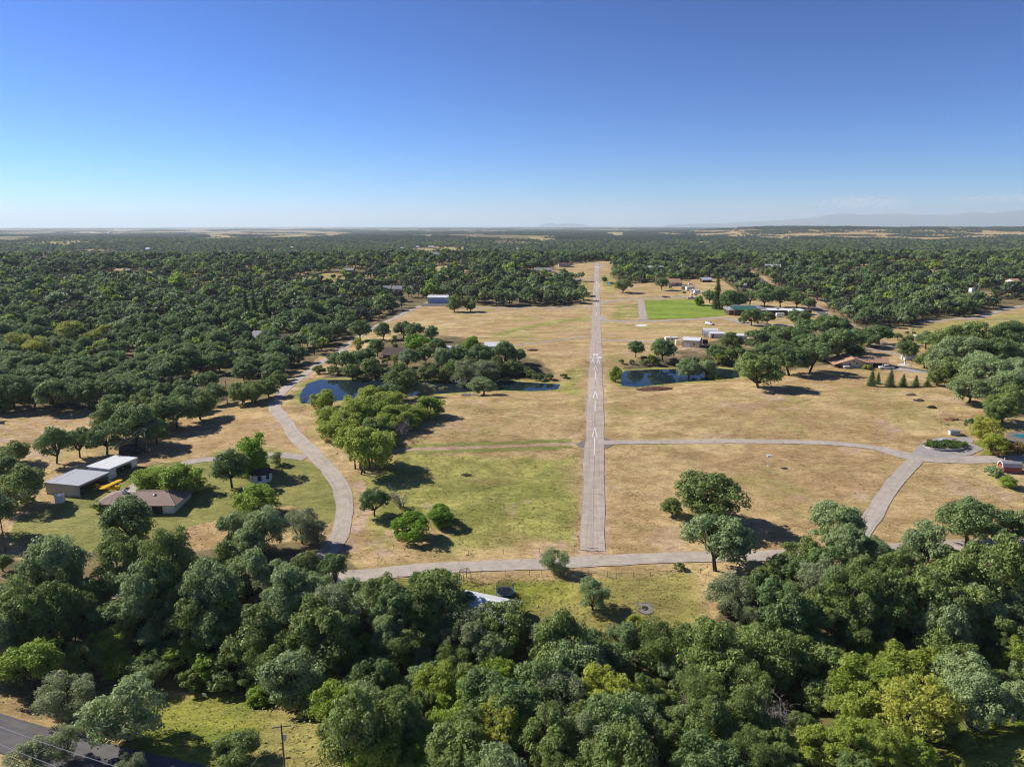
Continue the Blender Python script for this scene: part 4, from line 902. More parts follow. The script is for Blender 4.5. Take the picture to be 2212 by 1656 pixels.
for x, y, w in [(760, 1500, 80), (800, 1560, 90), (740, 1580, 70), (820, 1630, 90), (700, 1480, 80), (770, 1440, 80), (650, 1440, 70), (700, 1575, 40)]: T('walnut', x, y, w, 'leafy green tree at the right edge of the bright grass slope', 'leafy trees at the right edge of the bright grass slope', 1.1, None, random.choice(('live', 'walnut', 'oak')))
for x, y, w, lb in [(1330, 1600, 46, 'bare pale limbs poking out at the bottom centre'), (1620, 1560, 60, 'bare pale limbs under the right foreground trees'), (1930, 1590, 50, 'bare pale limbs among the yellow green trees'), (2010, 1480, 44, 'thin bare limbs above the right feathery tree'), (690, 1300, 46, 'bare grey limbs in the left foreground wood'), (350, 1330, 44, 'grey leafless crown in the left foreground wood')]: T('dead', x, y, w, lb, None, 1.3)
# --- dense wood across the foreground
def fore(kinds, pts, label, group, zs=1.0, sub=None):
    for k, (x, y, w) in enumerate(pts): T(kinds[k % len(kinds)], x, y, w, label, group, zs * random.uniform(.95, 1.2), None, sub)
T('lime', 1880, 1480, 170, 'yellow green tree with feathery crown at lower right, left of the pair', None, .8, 0, 'locust'); T('lime', 1975, 1525, 180, 'yellow green tree with feathery crown at lower right, right of the pair', None, .85, 1, 'lime'); T('lime', 1930, 1430, 130, 'yellow green feathery crown behind the pair at lower right', None, .8, 2, 'locust')
T('lime', 1850, 1590, 120, 'yellow green tree at the bottom edge below the feathery pair', None, .9, 1, 'locust')
T('lime', 2195, 1420, 110, 'yellow green tree at the right edge of the foreground wood', None, 1, 2, 'locust'); T('lime', 2125, 1365, 62, 'small yellow green crown near the right edge of the foreground wood', None, 1.1, 0, 'locust')
T('lime', 1312, 1500, 150, 'yellow green tree with open crown at the bottom centre', None, .9, 0, 'lime'); T('lime', 1290, 1440, 94, 'yellow green crown above the open one at the bottom centre', None, 1, 1, 'locust'); T('lime', 1440, 1425, 62, 'narrow bright green crown right of bottom centre', None, 1.4, 2, 'bright'); T('bright', 1372, 1345, 50, 'bright green treetop at the lower edge of the garden lawn', None, 1.1, None, 'lime')
T('lime', 940, 1480, 104, 'yellow green tree in the foreground wood below the metal roof', None, 1.2, 2, 'locust'); T('lime', 1090, 1550, 112, 'yellow green tree at the bottom edge left of centre', None, 1.1, 0, 'lime'); T('lime', 1035, 1595, 80, 'pale yellow green crown at the bottom edge', None, 1, 1, 'lime')
T('lime', 1210, 1620, 90, 'yellow green crown at the bottom edge right of centre', None, 1, 2, 'locust'); T('lime', 1540, 1620, 80, 'yellow green leaning crown on the bottom edge between dead branches', None, 1, 0, 'locust')
T('grey', 1581, 1284, 116, 'large pale grey green round tree right of the garden lawn', None, .95); T('locust', 225, 1390, 96, 'yellow green sumac thicket on the left slope', None, 1.0, 1); T('locust', 255, 1430, 80, 'leafy green sumac thicket below the left slope', None, .9, 2, 'walnut'); T('walnut', 320, 1440, 90, 'leafy dark thicket in the gully on the left', None, .8, None, 'oak')
T('grey', 145, 1503, 116, 'grey green oak above the asphalt road, left of the bigger one', None, 1.0); T('live', 268, 1528, 180, 'big green oak above the asphalt road', None, .95, 2, 'blue'); T('live', 505, 1615, 96, 'round olive green bush on the bright grass slope', None, .8, 1); T('grey', 62, 1640, 100, 'pale grey green tree over the asphalt road at the bottom left', None, .9); T('grey', 135, 1602, 74, 'pale grey green treetop over the asphalt road', None, 1.2); T('grey', 280, 1652, 62, 'pale grey green treetop at the bottom edge')
T('oak', 62, 1436, 136, 'dark green spreading oak at the left edge of the slope', None, .95, 4, 'walnut'); T('live', 175, 1420, 90, 'dark oak left of the sumac thicket')
T('dead', 1690, 1545, 90, 'bare pale branches left of the yellow green pair', None, 1.1, 0); T('dead', 2100, 1545, 100, 'bare pale branches right of the yellow green pair', None, .9, 1); T('dead', 570, 1395, 60, 'dead grey branch hanging over the gully', None, 1.2, 1); T('dead', 1480, 1510, 60, 'bare pale branches in the bottom centre', None, 1, 1)
for x, y, w, k, s_ in [(2020, 1440, 110, 'lime', 'locust'), (1830, 1540, 100, 'lime', 'locust'), (1770, 1500, 90, 'live', None), (2060, 1500, 90, 'lime', 'locust'), (1760, 1600, 100, 'walnut', 'locust'), (1900, 1600, 110, 'lime', 'locust'), (1980, 1620, 90, 'walnut', None), (2040, 1570, 80, 'live', None)]: T(k, x, y, w, 'yellow green leafy tree packed round the feathery pair at lower right', 'yellow green trees round the feathery pair at lower right', .95, None, s_)
for x, y, w, k in [(1728, 1192, 84, 'live'), (1890, 1192, 72, 'blue'), (1938, 1215, 84, 'live'), (1650, 1250, 74, 'live'), (1780, 1215, 92, 'oak'), (1700, 1225, 80, 'oak'), (2050, 1215, 80, 'live'), (1860, 1225, 80, 'live')]: T(k, x, y, w, 'green oak in the tree belt just below the lower road at right', 'green oaks in the tree belt just below the lower road at right', 1.1)
for x, y, w in [(1432, 1522, 84), (1672, 1588, 84), (1455, 1560, 70), (1700, 1640, 90), (1640, 1600, 80), (1730, 1560, 60), (2130, 1490, 90), (2180, 1500, 80), (2080, 1600, 50), (1850, 1660, 80)]: T('live', x, y, w, 'dark green tree filling the gaps between the yellow green crowns in the lower right wood', 'dark green trees between the yellow green crowns at lower right', 1.0)
WOODS_FORE = [([(-40, 1240), (150, 1210), (330, 1215), (480, 1195), (640, 1195), (720, 1175), (830, 1225), (850, 1290), (700, 1400), (500, 1390), (330, 1380), (200, 1370), (-40, 1420)], 'dark oak in the foreground wood left of the metal roof', 'dark oaks in the foreground wood left of the metal roof', ('oak', 'blue', 'live', 'blue', 'grey'), 62),
    ([(560, 1400), (850, 1300), (930, 1260), (960, 1330), (1110, 1370), (1130, 1700), (780, 1700), (740, 1560), (620, 1500)], 'green tree in the foreground wood below the metal roof', 'green trees in the foreground wood below the metal roof', ('live', 'blue', 'grey', 'oak', 'walnut'), 66),
    ([(1130, 1375), (1260, 1380), (1530, 1375), (1560, 1340), (1600, 1700), (1130, 1700)], 'green tree in the foreground wood below the garden lawn', 'green trees in the foreground wood below the garden lawn', ('live', 'grey', 'oak', 'live', 'blue'), 66),
    ([(1545, 1260), (1700, 1225), (1900, 1245), (1990, 1240), (1980, 1420), (1800, 1420), (1640, 1560), (1600, 1700), (1590, 1400)], 'rounded green oak in the foreground wood left of the feathery trees', 'rounded green oaks in the foreground wood left of the feathery trees', ('live', 'live', 'grey', 'live', 'oak'), 66),
    ([(1960, 1240), (2100, 1200), (2260, 1160), (2260, 1520), (2100, 1540), (2050, 1480), (1990, 1420)], 'rounded green oak in the foreground wood at the right edge', 'rounded green oaks in the foreground wood at the right edge', ('live', 'live', 'blue', 'live'), 66)]
for poly, lab, grp, kinds, sp in WOODS_FORE:
    P = np.array(poly); k = 0; y_ = P[:, 1].min()
    while y_ < P[:, 1].max():
        x_ = P[:, 0].min() + (sp * .5 if k % 2 else 0)
        while x_ < P[:, 0].max():
            a = x_ + random.uniform(-.3, .3) * sp; b = y_ + random.uniform(-.25, .25) * sp
            if inside(np.array([a]), np.array([b]), poly)[0]:
                kd = kinds[random.randrange(len(kinds))]; T(kd, a, b, sp * random.choice((random.uniform(.8, 1.3), random.uniform(1.2, 1.7), random.uniform(1.6, 2.3))), lab, grp, random.uniform(.9, 1.45), None, 'live' if kd == 'grey' and random.random() < .6 else None)
            x_ += sp
        y_ += sp * .78; k += 1
NEAR_COUNT = dict(COUNT)

# --- the woods: every tree its own place; the nearest stand as things, the rest are one mass
HOUSES = []                                  # (x, y, clear radius) filled by the buildings below
def woods():
    rng = np.random.default_rng(99); pts = []
    for y0, y1, sp in ((230, 620, 6.9), (620, 1000, 7.2), (1000, 1700, 7.6), (1700, 3300, 9.5)):
        half = lambda y: .80 * y + 40
        gy = np.arange(y0, y1, sp); gx = np.arange(-half(y1), half(y1), sp); a, b = np.meshgrid(gx, gy)
        a = a + rng.uniform(-.48, .48, a.shape) * sp; b = b + rng.uniform(-.48, .48, b.shape) * sp
        m = np.abs(a) < half(b); pts.append(np.stack([a[m], b[m]], 1))
    P = np.concatenate(pts); z = H(P[:, 0], P[:, 1]); x_, y_, d_ = proj(np.stack([P[:, 0], P[:, 1], z], 1))
    ok = ~inside(x_, y_, CLEAR); ok |= P[:, 1] > 1250
    for g_ in GLADES: ok &= ~inside(x_, y_, g_) | ((P[:, 1] > 1700) & (rng.random(len(P)) < .16))
    th = fbm(P[:, 0] / 45, P[:, 1] / 45, 71, 4); ok &= (th < .60) | (rng.random(len(P)) < .3); t2 = fbm(P[:, 0] / 260, P[:, 1] / 300, 73, 4); ok &= (t2 < .60) | (P[:, 1] < 1500) | (rng.random(len(P)) < .12)
    gold = inside(x_, y_, [(1430, 503), (1600, 496), (2280, 496), (2280, 508), (2000, 523), (1750, 518), (1560, 515)]) & (P[:, 1] > 1500); ok &= ~gold | (fbm(P[:, 0] / 110, P[:, 1] / 160, 75, 4) < .43)
    sparse = (x_ > 850) & (x_ < 1010) & (y_ > 565) & (y_ < 640); ok &= ~sparse | (rng.random(len(P)) < .6)
    sp2 = (x_ > 1780) & (y_ > 560) & (y_ < 600); ok &= ~sp2 | (rng.random(len(P)) < .62)
    for k in ('winding_road', 'public_road', 'pasture_track', 'runway', 'gravel_lane', 'crest_lane'):
        pp, w = GEO[k]; near_ = (np.abs(P[:, 0]) < 900) & ok
        d = np.full(len(P), 1e9); d[near_] = seg_dist(P[near_, 0], P[near_, 1], pp[::4] + [pp[-1]], False); ok &= d > w / 2 + (7.5 if k == 'winding_road' else 5)
    for hx, hy, hr in HOUSES:
        # a house keeps a yard round it
        ok &= np.hypot(P[:, 0] - hx, (P[:, 1] - hy + hr * .45) * .75) > hr
    nr = P[:, 1] < 900; okn = ok[nr]
    for tx, ty, tr_ in TREES: okn &= np.hypot(P[nr, 0] - tx, P[nr, 1] - ty) > tr_ * .8 + 1.5
    ok[nr] = okn
    P = P[ok]; size = np.clip(rng.normal(8.4, 2.3, len(P)), 4.5, 14)
    return P, size, x_[ok], y_[ok], d_[ok]
# ------------------------------------------------------------------ buildings
def part(name, b, par, label=None, bevel=0, smooth=False):
    o = b.build(name, par, bevel, smooth)
    if label: o['label'] = label
    return o
def gable_roof(L, W, z, rise, over, mat, t=.14, hip=0.0):
    """ridge along x; hip = how far the ridge ends are pulled in"""
    b = MB(); a, w = L / 2 + over, W / 2 + over; dz = rise * over / (W / 2)
    zt = z + rise; ze = z - dz; r = max(.05, a - (hip + over if hip else 0))
    v = [(-a, -w, ze), (a, -w, ze), (a, w, ze), (-a, w, ze), (-r, 0, zt), (r, 0, zt)]
    v += [(x, y, q - t) for x, y, q in v]
    f = [(0, 1, 5, 4), (2, 3, 4, 5), (7, 6, 10, 11), (9, 8, 11, 10), (0, 6, 7, 1), (2, 8, 9, 3)]
    if hip: f += [(1, 2, 5), (3, 0, 4), (8, 7, 11), (6, 9, 10), (1, 7, 8, 2), (3, 9, 6, 0)]
    else: f += [(1, 7, 11, 5), (5, 11, 8, 2), (4, 10, 6, 0), (3, 9, 10, 4)]
    return b.add(v, f, mat)
def gable_walls(L, W, h, rise, mat):
    return MB().xprism([(-W / 2, -.6), (W / 2, -.6), (W / 2, h), (0, h + rise - .02), (-W / 2, h)], -L / 2, L / 2, mat)
def opening(name, par, u, z, w, h, side, L, W, mat='glass', frame='white', sub='pane', proud=.05):
    """a framed window or door on one side of a box L x W; side: f(ront) b l r"""
    b = MB(); fr = .09
    def at(o_, thick, dw, dh, m):
        if side in 'fb':
            y = (-1 if side == 'f' else 1) * (W / 2 + o_); b.box((u, y, z - dh), (w + 2 * dw, thick, h + 2 * dh), m)
        else:
            x = (-1 if side == 'l' else 1) * (L / 2 + o_); b.box((x, u, z - dh), (thick, w + 2 * dw, h + 2 * dh), m)
    at(proud * .5, proud, fr, fr, frame); o = part(name, b, par); b = MB(); at(proud + .015, .03, 0, 0, mat); part(sub, b, o); return o
def house(x, y, wpx, depth_, yaw, label, wall, roof, h=2.7, rise=1.6, over=.5, hip=0.0, wins=(), door=None, name='house', cat='house', clear=None, chimney=None, garage=None, group=None, base=0.0):
    p = G(x, y, 0); d = depth(p); L = wpx * d / F
    t = thing(name, label, cat, (p.x, p.y, p.z), 0, group)
    az = math.atan2(p.x, p.y)
    t.rotation_euler.z = math.radians(yaw); R = Matrix.Rotation(t.rotation_euler.z, 3, 'Z'); off = R @ Vector((0, depth_ / 2, 0))
    t.location = (p.x + off.x, p.y + off.y, min(p.z, Hs(p.x + off.x, p.y + off.y)) + base)
    if hip: part('wall', MB().box((0, 0, -.6), (L, depth_, h + .6), wall), t)
    else: part('wall', gable_walls(L, depth_, h, rise, wall), t)
    r = part('roof', gable_roof(L, depth_, h + .02, rise, over, roof, .16, hip), t)
    if chimney is not None: part('chimney', MB().box((chimney * L, .1, h + rise * .5), (.8, .7, rise * .5 + .9), 'pale'), r)
    for side, u, w, wh in wins:
        span = L if side in 'fb' else depth_
        opening('window', t, u * span, h * .36, w, wh, side, L, depth_)
    if door is not None:
        o = opening('door', t, door[1] * (L if door[0] in 'fb' else depth_), 0.05, .95, 2.05, door[0], L, depth_, 'brownwall', 'white', 'panel')
    if garage is not None: opening('garage_door', t, garage * L, .05, min(4.2, L * .3), 2.1, 'f', L, depth_, 'white', 'pale', 'panel')
    HOUSES.append((t.location.x, t.location.y, (clear or .62 * max(L, depth_)) + 7)); return t, L

# --- the two hangars and the cottage group on the left
def corner_frame(a, b, c, flip=False):
    """ground points: a = near corner, b along the long side, c along the short side"""
    a, b, c = [Vector((q.x, q.y)) for q in (a, b, c)]; u = (b - a); L = u.length; u.normalize(); v = Vector((-u.y, u.x)); W = (c - a).dot(v)
    return a, u, v, L, W
def S(x, y): return (x * .73733, y * .73733)
def Z1(x, y): return S(100 + x / 4.608, 1290 + y / 4.608)
def hangar(name, label, a, b, c, h0, h1, roofm, sidem, open0, open1, doors):
    A, u, v, L, W = corner_frame(G(*Z1(*a)), G(*Z1(*b)), G(*Z1(*c)))
    W = abs(W); zb = min(Hs(A.x, A.y), Hs(*(A + u * L))) ; ang = math.atan2(u.y, u.x)
    t = thing(name, label, 'hangar', (A.x, A.y, zb), ang)
    w = MB(); th = .18                                                  # local: x along the opening side, y into the building
    w.box((L / 2, W - th / 2, -.5), (L, th, h1 + .5), sidem)
    w.xprism([(0, -.5), (W, -.5), (W, h1 - .03), (0, h0 - .03)], 0, th, sidem); w.xprism([(0, -.5), (W, -.5), (W, h1 - .03), (0, h0 - .03)], L - th, L, sidem)
    part('wall', w, t)
    hd = MB(); o0, o1 = open0 * L, open1 * L
    hd.box(((o0 + o1) / 2, .1, h0 - .6), (o1 - o0 + .02, .16, .56), sidem); part('door_header', hd, t)
    if o0 > .4: part('door', MB().box((o0 / 2 + .09, .06, -.3), (o0 - .2, .14, h0 + .25), doors), t)
    if L - o1 > .4: part('door', MB().box(((o1 + L) / 2 - .09, .06, -.3), (L - o1 - .2, .14, h0 + .25), doors), t)
    part('floor', MB().box((L / 2, W / 2 + .1, -.5), (L - .4, W - .5, .56), flat('hangar_floor', (.22, .20, .18), .9)), t)
    r = MB(); e = .3; r.add([(-e, -e, h0), (L + e, -e, h0), (L + e, W + e, h1), (-e, W + e, h1)] + [(-e, -e, h0 + .12), (L + e, -e, h0 + .12), (L + e, W + e, h1 + .12), (-e, W + e, h1 + .12)],
          [(3, 2, 1, 0), (4, 5, 6, 7), (0, 1, 5, 4), (1, 2, 6, 5), (2, 3, 7, 6), (3, 0, 4, 7)], roofm)
    part('roof', r, t); fa = MB(); fa.box((L / 2, -e - .03, h0 - .18), (L + 2 * e, .06, .32), sidem); part('fascia', fa, t)
    for k in range(1, 4): part('post', MB().box((o0 + (o1 - o0) * k / 4, .1 + (W - .6) * .98, 0), (.15, .15, h0 - .3), 'wood'), t)
    HOUSES.append((A.x + u.x * L / 2 + v.x * W / 2, A.y + u.y * L / 2 + v.y * W / 2, 12)); return t, A, u, v, L, W, zb
HA = hangar('hangar', 'grey metal hangar with wide open front, behind the yellow aeroplane', (622, 765), (1010, 553), (180, 716), 3.2, 3.3, 'greyroof', 'siding', 0.03, .985, 'siding')
HB = hangar('hangar', 'hangar with white metal roof and white sliding doors', (1027, 530), (1392, 343), (722, 505), 3.1, 3.2, 'whiteroof', 'whiteside', .24, .80, 'whiteside')

def tile_house():
    a, b = G(*Z1(1300, 985)), G(*Z1(1895, 982)); c_ = G(*Z1(1985, 815)); u = Vector((b.x - a.x, b.y - a.y)); L = u.length; ang = math.atan2(u.y, u.x)
    D_ = 9.4; t = thing('house', 'white house with brown clay tile hip roof beside the mown lawn', 'house', (b.x, b.y, Hs(b.x, b.y)), ang)
    # origin at the front right corner; x runs back along the front wall to the left
    part('wall', MB().box((-L / 2, D_ / 2, -.6), (L, D_, 3.0), 'white'), t); part('wing_wall', MB().box((-L - 4.1, D_ / 2 + .6, -.6), (8.4, 7.2, 2.9), 'white'), t)
    def roof(x0, x1, y0, y1, z, rise, hip0, hip1, name):
        ym = (y0 + y1) / 2; v = [(x0, y0, z), (x1, y0, z), (x1, y1, z), (x0, y1, z), (x0 + hip0, ym, z + rise), (x1 - hip1, ym, z + rise)]; v += [(x, y, q - .16) for x, y, q in v]
        f = [(0, 1, 5, 4), (2, 3, 4, 5), (1, 2, 5), (3, 0, 4), (7, 6, 10, 11), (9, 8, 11, 10), (8, 7, 11), (6, 9, 10), (0, 6, 7, 1), (1, 7, 8, 2), (2, 8, 9, 3), (3, 9, 6, 0)]
        return part(name, MB().add(v, f, 'tile'), t)
    r = roof(-L - .8, .9, -.9, D_ + .9, 2.36, 1.75, .3, 4.6, 'roof'); roof(-L - 9.3, -L + 1.5, .1, 8.9, 2.2, 1.45, 3.8, 1.0, 'wing_roof')
    b2 = MB(); hx = [(-.9 + .06, y, z) for y, z in ()]
    part('ridge_cap', MB().tube([(-L - .5, D_ / 2, 4.13), (-3.7, D_ / 2, 4.13), (.9, -.9, 2.4)], .12, 'tile', 6).tube([(-3.7, D_ / 2, 4.13), (.9, D_ + .9, 2.4)], .12, 'tile', 6), r)
    part('chimney', MB().box((-L - 3.4, 4.4, 3.2), (1.0, .8, 1.1), 'white').lathe([(.26, 0), (.26, .3), (.36, .31), (.36, .42)], 'steel', 10, (-L - 3.4, 4.4, 4.3)), t)
    part('roof_vent', MB().lathe([(.4, 0), (.4, .18), (.2, .36), (.05, .4)], 'steel', 12, (-L * .55, 3.0, 3.55)), t)
    for x, z_, w_, h_ in ((-L * .72, .8, 1.5, 1.2), (-L - 4, .8, 1.6, 1.2)):
        y_ = -.03 if x > -L else .97; o = part('window', MB().box((x, y_, z_ - .08), (w_ + .16, .07, h_ + .16), 'pale'), t); part('pane', MB().box((x, y_ - .045, z_), (w_, .03, h_), 'glass'), o)
    part('entry_recess', MB().box((-L * .38, -.02, 0), (2.6, .06, 2.2), 'dark'), t); part('door', MB().box((-L * .34, -.07, 0), (.95, .06, 2.05), 'brownwall'), t); part('porch_post', MB().box((-L * .29, -.5, -.2), (.16, .16, 2.5), 'brownwall'), t)
    HOUSES.append((b.x - 6, b.y + 5, 14))
tile_house()
# eight sided cottage
p = G(*S(755, 1420)); R8 = 65 / 2.0 * depth(p) / 2081
oct_ = [(R8 * math.cos(math.pi / 8 + k * math.pi / 4), R8 * math.sin(math.pi / 8 + k * math.pi / 4)) for k in range(8)]
t = thing('cottage', 'small eight sided white cottage with low dark brown roof', 'cottage', (p.x, p.y + R8, Hs(p.x, p.y + R8)), .2)
part('wall', MB().prism(oct_, -.4, 2.4, 'white'), t)
b = MB(); o2 = [(x * 1.16, y * 1.16, 2.3) for x, y in oct_]; b.add(o2 + [(x, y, 2.44) for x, y, _ in o2] + [(0, 0, 3.5)], [list(range(8))[::-1]] + [(k, (k + 1) % 8, 8 + (k + 1) % 8, 8 + k) for k in range(8)] + [(8 + k, 8 + (k + 1) % 8, 16) for k in range(8)], 'darkshingle'); part('roof', b, t)
for k, (w_, h_, z_) in ((5, (1.0, 1.4, .7)), (6, (.9, 1.3, .8)), (4, (.95, 2.0, .1))):
    a = math.pi / 4 * (k + 1); ra = R8 * math.cos(math.pi / 8) + .03; part('window' if k != 4 else 'door', MB().box((ra * math.cos(a), ra * math.sin(a), z_), (.07, w_, h_), 'glass' if k != 4 else 'pale', a), t)
p = G(*Z1(357, 828)); t = thing('tool_shed', 'little white metal shed at the corner of the grey hangar', 'shed', p, .25)
part('wall', gable_walls(1.9, 1.6, 1.9, .35, 'whiteside'), t); part('roof', gable_roof(1.9, 1.6, 1.92, .35, .12, 'whiteroof', .06), t)

# --- yellow high wing aeroplane
def aeroplane():
    a, b = G(*Z1(900, 672), 2.0), G(*Z1(1172, 518), 2.0); mid = (a + b) / 2; u = Vector((b.x - a.x, b.y - a.y)); span = min(u.length, 11.5); ang = math.atan2(u.y, u.x)
    g0 = Hs(mid.x, mid.y); t = thing('aeroplane', 'yellow high wing light aeroplane parked nose out before the grey hangar', 'aeroplane', (mid.x, mid.y, g0), ang)
    f = MB(); rings = [(-2.15, .30, .34, 1.28), (-1.9, .42, .45, 1.28), (-1.0, .46, .55, 1.33), (-.2, .46, .68, 1.42), (.8, .44, .66, 1.42), (2.2, .27, .40, 1.22), (3.6, .13, .22, 1.02), (4.5, .05, .12, .95)]
    v = []
    for y, hw, hh, zc in rings: v += [(-hw, y, zc - hh), (-hw * 1.02, y, zc + hh * .4), (-hw * .55, y, zc + hh), (hw * .55, y, zc + hh), (hw * 1.02, y, zc + hh * .4), (hw, y, zc - hh)]
    fc = [(k * 6 + j, k * 6 + (j + 1) % 6, (k + 1) * 6 + (j + 1) % 6, (k + 1) * 6 + j) for k in range(7) for j in range(6)] + [(5, 4, 3, 2, 1, 0), tuple(42 + j for j in range(6))]
    part('fuselage', f.add(v, fc, 'yellow'), t)
    w = MB(); prof = [(-.85, 2.1), (-.6, 2.2), (-.1, 2.22), (.75, 2.12), (.8, 2.09), (-.8, 2.06)]; hs = span / 2
    w.xprism(prof, -hs + .5, hs - .5, 'yellow')
    for s in (-1, 1):
        P0 = [(s * (hs - .5), y, z) for y, z in prof]; P1 = [(s * hs, y * .55, 2.12 + (z - 2.12) * .3) for y, z in prof]
        w.add(P0 + P1, [(j, (j + 1) % 6, 6 + (j + 1) % 6, 6 + j) for j in range(6)] + [tuple(range(6, 12))], 'yellow')
    part('wing', w, t)
    part('tailplane', MB().xprism([(3.55, 1.10), (3.6, 1.16), (4.4, 1.14), (4.45, 1.1)], -1.45, 1.45, 'yellow'), t)
    part('fin', MB().add([(s * .04, y, z) for s in (-1, 1) for y, z in ((3.3, 1.15), (4.75, .9), (4.85, 1.75), (4.5, 2.05), (4.05, 1.9))], [(4, 3, 2, 1, 0), (5, 6, 7, 8, 9)] + [(j, (j + 1) % 5, 5 + (j + 1) % 5, 5 + j) for j in range(5)], 'yellow'), t)
    for s in (-1, 1):
        part('wing_strut', MB().tube([(s * .45, -.5, .8), (s * hs * .52, -.55, 2.07)], .05, 'yellow').tube([(s * .45, .3, .8), (s * hs * .52, .35, 2.07)], .04, 'yellow'), t)
        wh = part('wheel', MB().lathe([(.12, -.09), (.26, -.1), (.28, 0), (.26, .1), (.12, .09)], 'rubber', 14, (0, 0, 0)), t); wh.rotation_euler = (0, math.pi / 2, 0); wh.location = (s * .92, -.95, .28)
        part('landing_gear', MB().tube([(s * .4, -.8, .8), (s * .88, -.95, .3)], .05, 'yellow'), t)
    part('cowling', MB().lathe([(.2, -2.45), (.34, -2.4), (.40, -2.17)], 'yellow', 12, (0, 0, 1.25), 'Y'), t)
    part('propeller', MB().box((0, -2.5, 1.2), (.13, .05, .92), 'wood', 0, .5).box((0, -2.5, 1.25), (.13, .05, .92), 'wood', 0, .5 + math.pi).lathe([(.1, -2.62), (.12, -2.45)], 'steel', 10, (0, 0, 1.25), 'Y'), t)
    part('windscreen', MB().add([(-.40, -1.06, 1.78), (.40, -1.06, 1.78), (.38, -.62, 2.08), (-.38, -.62, 2.08)], [(0, 1, 2, 3)], 'glass'), t)
    for s in (-1, 1): part('side_window', MB().box((s * .475, .1, 1.5), (.03, 1.6, .42), 'glass'), t)
    tw = part('tail_wheel', MB().lathe([(.05, -.04), (.11, -.04), (.11, .04), (.05, .04)], 'rubber', 10), t); tw.rotation_euler = (0, math.pi / 2, 0); tw.location = (0, 4.4, .11)
    part('tail_spring', MB().tube([(0, 4.3, .9), (0, 4.4, .15)], .03, 'steel'), t)
    # nose points away from the hangar, down to the right
    return t
aero = aeroplane()

